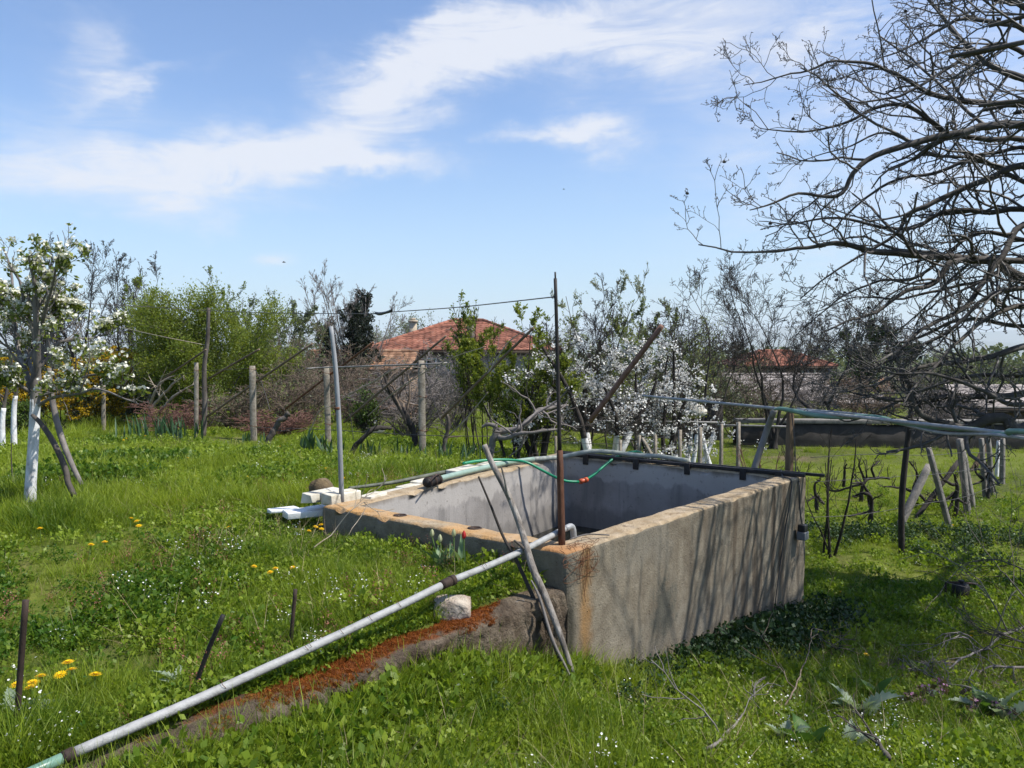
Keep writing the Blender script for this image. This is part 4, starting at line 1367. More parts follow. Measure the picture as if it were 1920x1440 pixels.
# wires
for pts, r, mt, lab in (
        ([P(-30, 569, 8.2), P(100, 567, 8.3), P(200, 571, dt - 1), P(388, 582, dt)], 0.006, 'wire', 'overhead wire running from the pear tree to the tall wooden post'),
        ([P(390, 582, dt), P(480, 586, 9.5), P(620, 588, 7.0), P(710, 588, 6.2), P(735, 585, 6.0), P(860, 576, 5.2), P(1036, 557, dN)], 0.0042, 'wire', 'overhead wire from the tall wooden post to the black pole on the tank'),
        ([P(225, 613, 16), P(290, 628, 14), P(385, 647, dt)], 0.006, 'cane_pale', 'pale slack wire above the greenish post'),
        ([P(480, 801, d476 - .1), P(540, 803, d616), P(616, 806, d616 - .1), P(700, 811, d793 + .6), P(793, 816, d793 - .1), P(900, 818, d793 - .2), P(990, 818, d793)], 0.005, 'wire', 'lower trellis wire strung between the concrete posts'),
        ([P(282, 712, d281), P(372, 697, d368), P(480, 690, d476)], 0.004, 'wire', 'upper trellis wire behind the red-brown canes'),
        ([P(478, 692, d476), P(492, 722, d476), P(507, 772, d476 - .1)], 0.006, 'wire', 'slanting stay wire beside the post with the fallen vine'),
        ([P(636, 700, d616 - .2), P(655, 770, d616), P(665, 840, d616)], 0.006, 'wire', 'stay wire just right of the grey pole'),
        ([P(797, 700, d793), P(812, 750, d793), P(832, 800, d793)], 0.006, 'wire', 'stay wire from the post nearest the tank')):
    o_ = tube_obj('trellis_wire', pts, r, M[mt], None, 26, 4, caps=False)
    set_props(o_, lab, 'wire', 'wires of the vine trellis')
kn_ = tube_obj('wire_knot', [P(704, 587, 6.25), P(712, 588.5, 6.2), P(722, 586.5, 6.1), P(733, 583, 6.02), P(735, 579, 6.0)], [0.010, 0.014, 0.010, 0.012, 0.006], M['cable_black'], None, 14, 7)
set_props(kn_, 'dark knot of wire and rag on the overhead wire', 'knot')

# posts of the wire fence behind the tank
DF = 10.4
fence = thing('wire_fence', on_ground(1.9, DF), 'low wire fence with thin pale posts across the grass behind the tank', 'fence')
ftop = []
for px, pyt, w in ((1042, 818, 4), (1163, 825, 5.5), (1199, 816, 6), (1229, 815, 6), (1275, 806, 6), (1313, 801, 6.5), (1353, 795, 6), (1385, 791, 6)):
    top = P(px, pyt, DF)
    bs = on_ground(top[0], DF, -0.15)
    mb = MB()
    post_mesh(mb, bs, top, w / F * DF, w / F * DF, 0.4, n=6, jit=0.004)
    mb.build('fence_post', M['concrete_post'], fence)
    ftop.append(top)
mb = MB()
post_mesh(mb, P(1226, 862, DF - 0.1), P(1204, 821, DF), 0.035, 0.035, 0.4, n=5)
mb.build('brace', M['concrete_post'], fence)
for k, drop in enumerate((0.05, 0.20, 0.38, 0.55)):
    pts = [P(1000, 822, DF) - np.array((0, 0, drop))] + [t_ - np.array((0, 0, drop)) for t_ in ftop[1:]]
    mb = MB()
    tubes(mb, crv(pts, 40), 0.003, 4)
    mb.build('fence_wire', M['wire'], fence)
for a, b in (((1090, 789), (1345, 792)), ((1345, 797), (1480, 800))):
    o_ = tube_obj('rail', [P(*a, 15.5), P(*b, 15.0)], 0.02, M['wood_grey'], None, 6, 6)
    set_props(o_, 'thin grey rail in front of the dark hedge bank, %s part' % ('longer' if a[0] < 1200 else 'shorter'), 'rail')
lean = thing('leaning_post', G(1415, 868), 'dark curved post leaning away behind the tank, left of the brown post', 'post')
tube_obj('shaft', [P(1412, 885, 7.6), P(1425, 845, 7.6), P(1440, 800, 7.6), P(1452, 769, 7.4)], [0.032, 0.03, 0.03, 0.028], M['wood_grey'], lean, 12, 8)

# stakes of the vineyard on the lower slope
for a, b, w, mt, lab in (
        ((1790, 990), (1741, 840), 10, 'concrete_old', 'leaning concrete vineyard stake nearest the tank, rusty foot'),
        ((1819, 967), (1799, 823), 11, 'concrete_old', 'upright concrete vineyard stake just right of the leaning one'),
        ((1831, 952), (1806, 846), 9, 'concrete_old', 'concrete vineyard stake half hidden behind the upright one'),
        ((1850, 933), (1840, 822), 8, 'concrete_old', 'fourth concrete vineyard stake from the tank'),
        ((1864, 926), (1853, 822), 8, 'concrete_old', 'fifth concrete vineyard stake from the tank'),
        ((1880, 908), (1880, 822), 8, 'concrete_old', 'last vineyard stake in the row, standing straight'),
        ((1868, 892), (1872, 826), 6, 'whitewash', 'thin white stake behind the last vineyard stakes')):
    g = G(*a)
    concrete_post(P(*a, g[1]), P(*b, g[1] - 0.1), w / F * g[1], lab, 'stakes of the vineyard row', 0.5, mt, 'vineyard_stake', 'stake')
for a, b, w, mt, lab in (
        ((1668, 994), (1742, 872), 13, 'concrete_old', 'thick grey brace slanting up to the leaning vineyard stake'),
        ((1694, 974), (1798, 864), 8, 'bark_dark', 'black wooden brace slanting up to the upright vineyard stake'),
        ((1812, 885), (1850, 834), 9, 'wood_brown', 'brown brace slanting up to the fourth vineyard stake')):
    g = G(*a)
    o_ = concrete_post(P(*a, g[1]), P(*b, g[1] + 0.5), w / F * g[1], lab, 'braces of the vineyard row', 0.5, mt, 'vineyard_brace', 'brace')
g = G(1690, 1040)
cs = thing('crooked_pole', g, 'tall crooked dark pole standing in the grass before the vineyard stakes', 'pole')
tube_obj('shaft', [P(1691, 1048, g[1]), P(1690, 980, g[1]), P(1692, 920, g[1]), P(1699, 850, g[1]), P(1706, 790, g[1]), P(1711, 730, g[1])], [0.038, 0.036, 0.036, 0.034, 0.03, 0.02], M['bark_dark'], cs, 24, 8)
for py in (845, 870, 930):
    pass
for (ya, yb, lab) in ((856, 850, 'upper vineyard wire above the gnarled vines'), (902, 872, 'middle vineyard wire through the gnarled vines'), (968, 905, 'lowest vineyard wire close to the grass')):
    o_ = tube_obj('vineyard_wire', [P(1520, ya + 2, 8.6), P(1620, ya - 4, 9.3), P(1742, (ya * 0.6 + yb * 0.4), 10.4), P(1805, (ya + yb) / 2 - 4, 11.4), P(1880, yb, 13)], 0.0035, M['wire'], None, 22, 4, caps=False)
    set_props(o_, lab, 'wire', 'wires of the vineyard row')

# black canister with a bent frame
g = G(1800, 1122)
cn = thing('black_canister', g, 'small black canister with a bent pipe frame lying in the shaded grass', 'canister')
dc = g[1]
mb = MB()
tubes(mb, np.array([g + (0, 0, -0.02), g + (0.003, 0, 0.06), g + (0.006, 0, 0.12), g + (0.007, 0, 0.145), g + (0.007, 0, 0.15)]), [0.078, 0.08, 0.076, 0.06, 0.03], 16, caps=True)
mb.build('body', M['iron_dark'], cn)
tube_obj('cap', [g + (0.007, 0, 0.148), g + (0.007, 0, 0.175)], 0.026, M['iron_dark'], cn, 3, 10)
tube_obj('frame', [P(1774, 1120, dc), P(1773, 1096, dc), P(1780, 1092, dc), P(1810, 1093, dc), P(1832, 1095, dc + .05)], 0.011, M['rust_dark'], cn, 16, 7)

# birds in the sky
for px, py, d, s, lab in ((532, 492, 70, 0.30, 'tiny dark bird flying beside the small low cloud'), (1057, 355, 60, 0.16, 'tiny dark bird high in the blue above the black pole')):
    c = P(px, py, d)
    bd = thing('bird', c, lab, 'bird')
    mb = MB()
    tubes(mb, np.array([c + (-0.5 * s, 0, 0), c + (-0.3 * s, 0, 0.02 * s), c + (0.0, 0, 0.03 * s), c + (0.3 * s, 0, 0.0), c + (0.6 * s, 0, -0.05 * s)]), np.array([0.02, 0.10, 0.13, 0.09, 0.02]) * s, 7, caps=True)
    mb.build('body', M['nut'], bd)
    for sg in (-1, 1):
        mb = MB()
        V = [c + np.array(v) * s for v in ((-0.18, 0, 0.05), (0.18, 0, 0.05), (0.25, sg * 0.5, 0.25), (-0.10, sg * 0.5, 0.28), (0.32, sg * 1.0, 0.12))]
        V2 = [v + np.array((0, 0, 0.015 * s)) for v in V]
        mb.add(np.array(V + V2), [[(0, 1, 2, 3), (8, 7, 6, 5)], [(3, 2, 4), (9, 7, 8)]])
        mb.build('wing', M['nut'], bd)
# ------------------------------------------------------------------ growing branches
def children(Pp, Rp, n, t0, t1, a0, a1, l0, l1, rr, k, wig, up, rng, rmin, taper=0.4, plen=None, shrink=0.55):
    B, K, _ = Pp.shape
    ix = np.repeat(np.arange(B), n)
    t = rng.uniform(t0, t1, B * n)
    f = t * (K - 1)
    i = np.minimum(f.astype(int), K - 2)
    w = (f - i)[:, None]
    pos = Pp[ix, i] * (1 - w) + Pp[ix, i + 1] * w
    tan = unit(Pp[ix, i + 1] - Pp[ix, i])
    r = Rp[ix, i] * (1 - w[:, 0]) + Rp[ix, i + 1] * w[:, 0]
    perp = unit(np.cross(rng.normal(size=(B * n, 3)), tan))
    a = rng.uniform(a0, a1, B * n)[:, None]
    d = unit(np.cos(a) * tan + np.sin(a) * perp)
    if plen is None:
        plen = np.linalg.norm(np.diff(Pp, axis=1), axis=2).sum(1)
    L = plen[ix] * rng.uniform(l0, l1, B * n) * (1 - shrink * (t - t0) / max(t1 - t0, 1e-6))
    step = (L / (k - 1))[:, None]
    out = np.empty((B * n, k, 3))
    out[:, 0] = pos
    for j in range(1, k):
        d = unit(d + wig * rng.normal(size=d.shape) + np.array((0, 0, up)))
        out[:, j] = out[:, j - 1] + d * step
    r0 = np.maximum(rmin, np.minimum(r * rr, L * 0.05))
    R = r0[:, None] * np.linspace(1, taper, k)[None]
    return out, np.maximum(R, rmin * 0.7)


def stems(rng, n, h, spread, r0, k=10, wig=0.10, up=0.15, lean=0.0, hvar=0.3, taper=0.3):
    a = rng.uniform(0, 2 * math.pi, n)
    d = unit(np.stack([np.cos(a) * spread * rng.uniform(0.4, 1.2, n), np.sin(a) * spread * rng.uniform(0.4, 1.2, n), np.ones(n)], -1) + np.array((lean, 0, 0)))
    L = h * rng.uniform(1 - hvar, 1.0, n)
    out = np.zeros((n, k, 3))
    out[:, 0, :2] = rng.normal(0, 0.04 * h * min(1, n / 4), (n, 2)) if n > 1 else 0
    for j in range(1, k):
        d = unit(d + wig * rng.normal(size=d.shape) + np.array((0, 0, up)))
        out[:, j] = out[:, j - 1] + d * (L / (k - 1))[:, None]
    R = r0 * rng.uniform(0.7, 1.0, n)[:, None] * (np.linspace(1, taper ** 0.5, k) ** 2)[None]
    return out, R


def leaves(mb, pos, size, rng, m=0, up=0.3, aspect=0.45, tint=None, droop=0.0, dirs=None, fold=0.25):
    """pointed leaf of two folded halves at every position"""
    n = len(pos)
    if n == 0:
        return
    d = unit(rng.normal(size=(n, 3)) + np.array((0, 0, up - droop)) + (0 if dirs is None else dirs))
    nn = unit(np.cross(d, rng.normal(size=(n, 3))))
    b = np.cross(d, nn)
    s = size * rng.uniform(0.6, 1.25, n)[:, None]
    p0 = pos
    tip = pos + d * s
    mid = pos + d * s * 0.5 - nn * s * fold * 0.3
    l = mid + b * s * aspect * 0.5 + nn * s * fold * 0.4
    r = mid - b * s * aspect * 0.5 + nn * s * fold * 0.4
    V = np.stack([p0, l, tip, r], 1).reshape(-1, 3)
    q = (np.arange(n) * 4)[:, None] + np.arange(4)
    tt = rng.uniform(0, 1, n) if tint is None else np.clip(tint + rng.normal(0, 0.16, n), 0, 1)
    mb.add(V, [q], m, np.repeat(tt, 4))


def flowers(mb, pos, size, rng, m=0, up=0.3):
    """five-petalled cup at every position"""
    n = len(pos)
    d = unit(rng.normal(size=(n, 3)) + np.array((0, 0, up)))
    u = unit(np.cross(d, rng.normal(size=(n, 3))))
    v = np.cross(d, u)
    s = size * rng.uniform(0.7, 1.2, n)[:, None]
    ring = []
    for k in range(5):
        a = k * 2 * math.pi / 5
        ring.append(pos + (math.cos(a) * u + math.sin(a) * v) * s * 0.5 + d * s * 0.22)
    V = np.stack([pos] + ring, 1).reshape(-1, 3)
    b = (np.arange(n) * 6)[:, None, None]
    tri = np.array([(0, 1 + k, 1 + (k + 1) % 5) for k in range(5)])
    mb.add(V, [(b + tri).reshape(-1, 3)], m, np.repeat(rng.uniform(0.2, 1, n), 6))


def along(Pl, n, rng, t0=0.2, t1=1.0):
    B, K, _ = Pl.shape
    ix = rng.integers(0, B, n)
    f = rng.uniform(t0, t1, n) * (K - 1)
    i = np.minimum(f.astype(int), K - 2)
    w = (f - i)[:, None]
    return Pl[ix, i] * (1 - w) + Pl[ix, i + 1] * w, unit(Pl[ix, i + 1] - Pl[ix, i])


KINDS = {
    # n stems, spread, height var, radius, levels: (n, t0, t1, ang0, ang1, len0, len1, rr, k, wig, up)
    'bare': dict(st=(2, 0.22, 0.2), lv=[(14, .2, .98, .45, .95, .38, .62, .6, 7, .18, .12), (10, .2, 1, .4, .9, .32, .55, .55, 5, .2, .08), (8, .15, 1, .4, .9, .3, .6, .5, 4, .25, .05)]),
    'bare_fork': dict(st=(4, 0.40, 0.35), lv=[(12, .18, .98, .4, .9, .34, .55, .6, 7, .18, .14), (9, .2, 1, .4, .9, .3, .5, .55, 5, .22, .09), (7, .15, 1, .4, .9, .3, .6, .5, 4, .26, .05)]),
    'fan': dict(st=(7, 0.55, 0.25), lv=[(9, .15, .95, .25, .6, .35, .55, .5, 7, .10, .06), (8, .2, 1, .25, .6, .3, .5, .5, 5, .14, .05), (6, .15, 1, .25, .6, .3, .5, .5, 4, .18, .03)]),
    'bush': dict(st=(12, 0.62, 0.4), lv=[(9, .12, 1, .35, .9, .32, .55, .5, 6, .18, .10), (7, .2, 1, .35, .9, .3, .55, .5, 5, .2, .10)]),
    'upright': dict(st=(9, 0.30, 0.4), lv=[(9, .12, 1, .3, .7, .3, .5, .5, 6, .14, .22), (7, .2, 1, .3, .7, .28, .5, .5, 5, .16, .16)]),
    'plum': dict(st=(4, 0.62, 0.3), lv=[(11, .25, 1, .45, 1.0, .35, .6, .5, 7, .22, .02), (8, .2, 1, .4, .9, .3, .55, .5, 5, .24, .02), (3, .2, 1, .4, .9, .3, .6, .5, 4, .24, .02)]),
    'canes': dict(st=(6, 0.85, 0.3), lv=[(4, .3, 1, .3, .9, .2, .45, .5, 6, .2, .0), (2, .3, 1, .3, .9, .3, .6, .5, 4, .2, .0)]),
    'thicket': dict(st=(34, 0.75, 0.45), lv=[(9, .15, 1, .4, 1.0, .25, .5, .5, 6, .22, -.04), (5, .2, 1, .4, 1.0, .3, .6, .5, 4, .25, -.03)]),
}


def plant(name, label, cat, px, d, pyt, wpx, kind, bark, seed, group=None, r=0.06, twig=0.004, foliage=None, base=None, depth=None, wash=0.0, twigmat=None, pyb=None, trunk_name='trunk', shoots=0, sides=6):
    """tree or shrub whose crown is WPX pixels wide and reaches row PYT at distance D.
    foliage: list of (part name, material, count, size, mode, t0, zlo, zhi)"""
    rng = np.random.default_rng(seed)
    K = KINDS[kind]
    if kind in ('bush', 'upright', 'fan'):
        r = r * 0.42
    elif kind == 'bare_fork':
        r = r * 0.62
    x = P(px, 700, d)[0]
    b = on_ground(x, d) if base is None else np.asarray(base, float)
    if pyb is not None:
        b[2] = P(px, pyb, d)[2]
    h = P(px, pyt, d)[2] - b[2]
    w = wpx / F * d
    n, sp, hv = K['st']
    isb = kind.startswith('bare')
    P0, R0 = stems(rng, n, 1.0, sp, 1.0, 11, 0.15 if isb else 0.08, 0.12, hvar=hv, taper=0.08 if isb else 0.3)
    lv = [(P0, R0)]
    for (cn, t0, t1, a0, a1, l0, l1, rr, k, wig, up) in K['lv']:
        lv.append(children(lv[-1][0], lv[-1][1], cn, t0, t1, a0, a1, l0, l1, rr, k, wig, up, rng, 0.02))
    if shoots:
        Ps, Rs = children(lv[1][0], lv[1][1], 1, .3, 1, .2, .6, .5, .9, .5, 7, .05, .5, rng, 0.02)
        sel = rng.permutation(len(Ps))[:shoots]
        lv.append((Ps[sel], Rs[sel]))
    A = np.concatenate([l[0].reshape(-1, 3) for l in lv])
    zmax = np.percentile(A[:, 2], 99.7)
    cx = (np.percentile(A[:, 0], 1.5) + np.percentile(A[:, 0], 98.5)) / 2
    hw = (np.percentile(A[:, 0], 98.5) - np.percentile(A[:, 0], 1.5)) / 2
    cy = np.median(A[:, 1])
    sx = w / 2 / hw
    sz = h / zmax
    out = []
    for Pl, Rl in lv:
        q = Pl.copy()
        hh = np.clip(q[..., 2] / zmax, 0, 1)
        q[..., 0] = (q[..., 0] - cx * hh) * sx
        q[..., 1] = (q[..., 1] - cy * hh) * (sx if depth is None else depth / w * sx)
        q[..., 2] = np.where(q[..., 2] < 0, q[..., 2] * 0.3 * sz, q[..., 2] * sz)
        out.append((q + b, np.maximum(Rl * r, twig)))
    t = thing(name, b, label, cat, group)
    mb = MB()
    tubes(mb, out[0][0], out[0][1], sides)
    tubes(mb, out[1][0], np.maximum(out[1][1], twig), 4)
    if wash:
        # whitewashed foot as a band of its own
        cut = b[2] + wash
        mbw = MB()
        P0w, R0w = out[0]
        nz = np.clip((P0w[..., 2] < cut).sum(1), 2, None)
        for i in range(len(P0w)):
            pts = crv(P0w[i], 60)
            rr = np.interp(np.linspace(0, 1, 60), np.linspace(0, 1, P0w.shape[1]), R0w[i]) * 1.04 + 0.002
            m_ = pts[:, 2] < cut
            if m_.sum() > 2:
                tubes(mbw, pts[m_], rr[m_], 8)
        if mbw.n:
            mbw.build('whitewash', M['whitewash'], t)
    mb.build(trunk_name, M[bark], t)
    mb = MB()
    for Pl, Rl in out[2:]:
        tubes(mb, Pl, np.maximum(Rl, twig), 3)
    mb.build('branches', M[twigmat or bark], t)
    for o_ in t.children:
        if o_.name.startswith(('branches', 'stems')):
            o_['kind'] = 'stuff'
    for (nm, mt, cnt, size, mode, t0, zlo, zhi) in (foliage or []):
        mb = MB()
        if mode == 'leaf':
            cnt = int(cnt * 2.1)
            size = size * 1.12
        for li in ([len(out) - 1, len(out) - 2] if len(out) > 2 else [len(out) - 1]):
            c = int(cnt * (0.62 if li == len(out) - 1 else 0.38)) if not shoots else int(cnt * (0.2 if li == len(out) - 1 else 0.8))
            pos, dr = along(out[li][0], c, rng, t0, 1.0)
            hh = (pos[:, 2] - b[2]) / h
            # clumps: thin the foliage where a slow noise is low
            nse = fbm(pos * (2.2 / max(w, 0.5) * 2.2), 3, seed)
            keep = (hh > zlo) & (hh < zhi) & (nse + rng.normal(0, 0.30, c) > -0.25)
            pos, dr, nse = pos[keep], dr[keep], nse[keep]
            if mode == 'leaf':
                pos = pos + rng.normal(0, size * 0.3 + (0.035 * w if kind == 'bush' else 0), pos.shape)
                leaves(mb, pos, size, rng, 0, 0.5, 0.5, np.clip(0.5 + 0.35 * nse, 0, 1), dirs=dr * 0.4)
            elif mode == 'cluster':
                pos = np.repeat(pos, 5, axis=0) + rng.normal(0, size * 0.8, (len(pos) * 5, 3))
                flowers(mb, pos, size, rng, 0)
            else:
                pos = pos + rng.normal(0, size * 0.3, pos.shape)
                flowers(mb, pos, size, rng, 0)
        if mb.n:
            mb.build(nm, M[mt], t)['kind'] = 'stuff'
    return t


# ------------------------------------------------------------------ background trees and shrubs
plant('bare_tree', 'bare dark tree rising behind the white blossoming pear tree', 'tree', 152, 22, 448, 165, 'bare', 'bark_dark', 11, 'bare trees at the garden edge', 0.11, 0.0055, [('buds', 'leaf_dark', 900, 0.05, 'leaf', .5, .3, 1)])
plant('bare_tree', 'bare dark tree with a forked crown left of the big spring-green bush', 'tree', 243, 24, 470, 130, 'bare_fork', 'bark_dark', 12, 'bare trees at the garden edge', 0.10, 0.0055, [('buds', 'leaf_dark', 900, 0.05, 'leaf', .5, .3, 1)])
plant('bare_tree', 'low bare tree at the picture edge behind the pear blossom', 'tree', 55, 23, 520, 190, 'bare_fork', 'bark_dark', 13, 'bare trees at the garden edge', 0.09, 0.006)
plant('spring_bush', 'big bright spring-green bush behind the tall wooden post', 'bush', 375, 17.5, 552, 250, 'bush', 'bark', 14, None, 0.05, 0.004, [('foliage', 'leaf_spring', 56000, 0.046, 'leaf', .05, 0.03, 1.1)])
plant('spring_tree', 'taller green-budding tree with pointed shoots above the big spring-green bush', 'tree', 372, 20, 508, 205, 'upright', 'bark', 15, None, 0.05, 0.0045, [('foliage', 'leaf_spring', 9000, 0.05, 'leaf', .1, 0.3, 1.1)], shoots=26)
plant('spring_bush', 'yellow-green bush between the big bush and the olive tree', 'bush', 472, 19, 622, 130, 'bush', 'twig_brown', 16, None, 0.04, 0.004, [('foliage', 'leaf_spring', 11000, 0.05, 'leaf', .1, 0.1, 1.1)])
plant('dark_bush', 'dark evergreen bush behind the yellow forsythia', 'bush', 235, 19, 690, 170, 'bush', 'bark_dark', 17, None, 0.04, 0.004, [('foliage', 'leaf_dark', 9000, 0.06, 'leaf', .1, 0.0, 1.1)])
plant('olive_tree', 'rounded grey-green tree standing farther back left of the ivy tree', 'tree', 522, 30, 545, 135, 'upright', 'bark', 18, None, 0.08, 0.006, [('foliage', 'leaf_olive', 9000, 0.085, 'leaf', .1, 0.15, 1.1)])
plant('olive_tree', 'low brownish budding tree right beside the olive tree', 'tree', 560, 28, 600, 110, 'bush', 'twig_brown', 19, None, 0.06, 0.006, [('foliage', 'leaf_olive', 2200, 0.07, 'leaf', .1, 0.2, 1.1)])
ivy = plant('ivy_tree', 'bare grey fan-shaped tree with dark ivy climbing its middle', 'tree', 664, 34, 503, 170, 'fan', 'twig_grey', 20, None, 0.13, 0.0065)
plant('ivy_shrub', 'dark ivy mass climbing inside the grey fan-shaped tree', 'ivy', 662, 33.6, 548, 92, 'upright', 'bark_dark', 21, None, 0.08, 0.006, [('foliage', 'leaf_ivy', 9000, 0.13, 'leaf', .1, 0.05, 1.1)])
plant('ivy_shrub', 'small dark ivy clump on the lowest branch left of the ivy tree', 'ivy', 612, 33.8, 596, 30, 'upright', 'bark_dark', 22, None, 0.05, 0.006, [('foliage', 'leaf_ivy', 900, 0.13, 'leaf', .1, 0.6, 1.1)])
plant('olive_bush', 'pale olive bush behind the cream chimney', 'bush', 790, 52, 588, 110, 'bush', 'twig_grey', 23, None, 0.09, 0.008, [('foliage', 'leaf_olive', 4000, 0.12, 'leaf', .1, 0.2, 1.1)])
plant('olive_bush', 'pale grey-green bush between the ivy tree and the cream chimney', 'bush', 728, 50, 612, 80, 'bush', 'twig_grey', 24, None, 0.09, 0.008, [('foliage', 'leaf_silver', 2600, 0.12, 'leaf', .1, 0.2, 1.1)])
plant('green_shrub', 'yellow-green leafy fruit tree with long thin shoots beside the black pole', 'tree', 955, 11.6, 575, 205, 'upright', 'bark_dark', 25, None, 0.05, 0.0035, [('foliage', 'leaf_spring', 15000, 0.040, 'leaf', .1, 0.22, 1.1)], shoots=22)
plant('green_shrub', 'slim leafy shrub with upright shoots in front of the red roof', 'shrub', 885, 12.4, 560, 90, 'upright', 'bark_dark', 26, None, 0.03, 0.003, [('foliage', 'leaf_spring', 1800, 0.042, 'leaf', .1, 0.3, 1.1)], shoots=14)
plant('spring_bush', 'bright yellow-green bush between the house and the black pole', 'bush', 990, 13.5, 640, 130, 'bush', 'bark_dark', 126, None, 0.03, 0.0035, [('foliage', 'leaf_spring', 9000, 0.042, 'leaf', .1, 0.1, 1.1)])
plant('bare_tree', 'thin dark bare tree just right of the black pole', 'tree', 1095, 12.6, 525, 150, 'bare_fork', 'bark_dark', 27, 'bare trees at the garden edge', 0.05, 0.003)
plant('plum_tree', 'plum tree full of white blossom with a whitewashed foot behind the tank', 'tree', 1150, 12.0, 612, 335, 'plum', 'bark_dark', 28, 'blossoming plum trees', 0.085, 0.0035, [('blossom', 'blossom', 1900, 0.032, 'cluster', .2, 0.16, 0.95)], base=on_ground(P(1106, 800, 12)[0], 12.0), wash=0.85)
plant('plum_tree', 'thinner white plum tree behind the pinkish slanting pipe', 'tree', 1245, 13.2, 640, 200, 'plum', 'bark_dark', 29, 'blossoming plum trees', 0.07, 0.0035, [('blossom', 'blossom', 1300, 0.034, 'cluster', .3, 0.25, 1.1)], wash=0.6)
plant('plum_tree', 'low plum branch with white blossom crossing behind the black pole', 'tree', 1010, 11.8, 690, 150, 'plum', 'bark_dark', 30, 'blossoming plum trees', 0.06, 0.0035, [('blossom', 'blossom', 620, 0.032, 'cluster', .3, 0.25, 1.1)])
plant('silver_tree', 'tall grey-green budding tree behind the plum blossom', 'tree', 1180, 19, 516, 235, 'upright', 'bark', 31, None, 0.07, 0.0045, [('foliage', 'leaf_silver', 9500, 0.045, 'leaf', .1, 0.25, 1.1), ('leaves', 'leaf_spring', 6000, 0.055, 'leaf', .1, 0.3, 0.85)], shoots=16)
plant('silver_tree', 'small grey-green budding tree right of the tall one behind the plum', 'tree', 1290, 20, 588, 120, 'bush', 'bark', 32, None, 0.05, 0.0045, [('foliage', 'leaf_silver', 2000, 0.05, 'leaf', .1, 0.2, 1.1), ('leaves', 'leaf_spring', 2400, 0.055, 'leaf', .1, 0.2, 0.9)])
plant('bare_tree', 'grey bare tree with a leaning whitewashed foot behind the wire fence', 'tree', 1352, 16.5, 488, 190, 'bare_fork', 'bark_dark', 33, 'bare trees at the garden edge', 0.10, 0.0042, base=on_ground(P(1320, 800, 16.5)[0], 16.5), wash=0.85)
plant('bare_tree', 'tall bare tree behind the teal hose, under the walnut branches', 'tree', 1440, 21, 468, 220, 'bare_fork', 'bark_dark', 34, 'bare trees at the garden edge', 0.11, 0.005)
plant('bare_tree', 'wide bare tree seen through the lower walnut branches', 'tree', 1560, 26, 520, 230, 'bare', 'bark_dark', 35, 'bare trees at the garden edge', 0.11, 0.006)
plant('conifer', 'dark rounded conifer behind the walnut branches', 'tree', 1652, 44, 592, 105, 'upright', 'bark_dark', 36, None, 0.1, 0.008, [('foliage', 'leaf_mid', 5000, 0.14, 'leaf', .05, 0.05, 1.1), ('needles', 'leaf_dark', 7000, 0.15, 'leaf', .05, 0.05, 1.1)])
plant('olive_bush', 'grey-green bush with pale blossom at the foot of the dark conifer', 'bush', 1725, 38, 655, 130, 'bush', 'twig_grey', 37, None, 0.07, 0.007, [('foliage', 'leaf_silver', 3500, 0.10, 'leaf', .1, 0.1, 1.1)])
plant('olive_bush', 'grey-green bush at the right picture edge behind the walnut limbs', 'bush', 1850, 36, 650, 170, 'bush', 'twig_grey', 38, None, 0.07, 0.007, [('foliage', 'leaf_olive', 5000, 0.10, 'leaf', .1, 0.1, 1.1)])
for k, (px, d, pyt, wpx, lab) in enumerate(((1425, 30, 690, 130, 'grey bare thicket before the shed roof, left one'), (1520, 31, 698, 130, 'grey bare thicket before the shed roof, right one'), (1625, 27, 690, 150, 'grey bare thicket before the white outbuilding'), (1760, 25, 700, 170, 'grey bare thicket behind the low walnut limb'))):
    plant('thicket', lab, 'thicket', px, d, pyt, wpx, 'thicket', 'twig_grey' if k % 2 else 'twig_brown', 160 + k, 'bare thickets below the far houses', 0.02, 0.006, trunk_name='stems', sides=4)
plant('olive_bush', 'dull green bush before the house with the two red roofs', 'bush', 1380, 24, 660, 120, 'bush', 'twig_brown', 39, None, 0.05, 0.005, [('foliage', 'leaf_olive', 2600, 0.07, 'leaf', .1, 0.1, 1.1)])
# dense brown thickets under the slanting bars
for k, (px, d, pyt, wpx, mt, lab, fo) in enumerate((
        (560, 16.0, 668, 150, 'twig_brown', 'brown bare thicket left of the grey pole', 500),
        (690, 17.5, 655, 170, 'twig_brown', 'brown bare thicket below the orange lower roof', 300),
        (770, 15.0, 672, 170, 'twig_grey', 'greyish bare thicket between grey pole and nearest concrete post', 0),
        (850, 18.5, 628, 190, 'twig_grey', 'grey bare thicket below the red roof eaves', 700),
        (440, 15.5, 715, 130, 'twig_brown', 'brown bare thicket behind the slanting bars by the tall wooden post', 900),
        (640, 20.0, 640, 140, 'twig_brown', 'tall brown thicket in front of the dark ivy mass', 300))):
    plant('thicket', lab, 'thicket', px, d, pyt, wpx, 'thicket', mt, 50 + k, 'bare thickets below the house', 0.018, 0.0042, [('buds', 'leaf_olive', fo, 0.045, 'leaf', .1, 0.1, 1.1)] if fo else None, trunk_name='stems', sides=4)
plant('raspberry_canes', 'low red-brown mass of canes between two concrete posts', 'canes', 322, 14.8, 752, 115, 'thicket', 'twig_pink', 60, None, 0.010, 0.0038, trunk_name='stems', sides=4)
plant('raspberry_canes', 'low reddish canes behind the fallen vine trunk', 'canes', 520, 14.4, 770, 130, 'thicket', 'twig_pink', 61, None, 0.010, 0.0038, trunk_name='stems', sides=4)
plant('green_bush', 'dark leafy bush glimpsed right of the grey pole', 'bush', 682, 14.5, 725, 60, 'bush', 'bark_dark', 62, None, 0.03, 0.004, [('foliage', 'leaf_mid', 1600, 0.05, 'leaf', .1, 0.0, 1.1)])
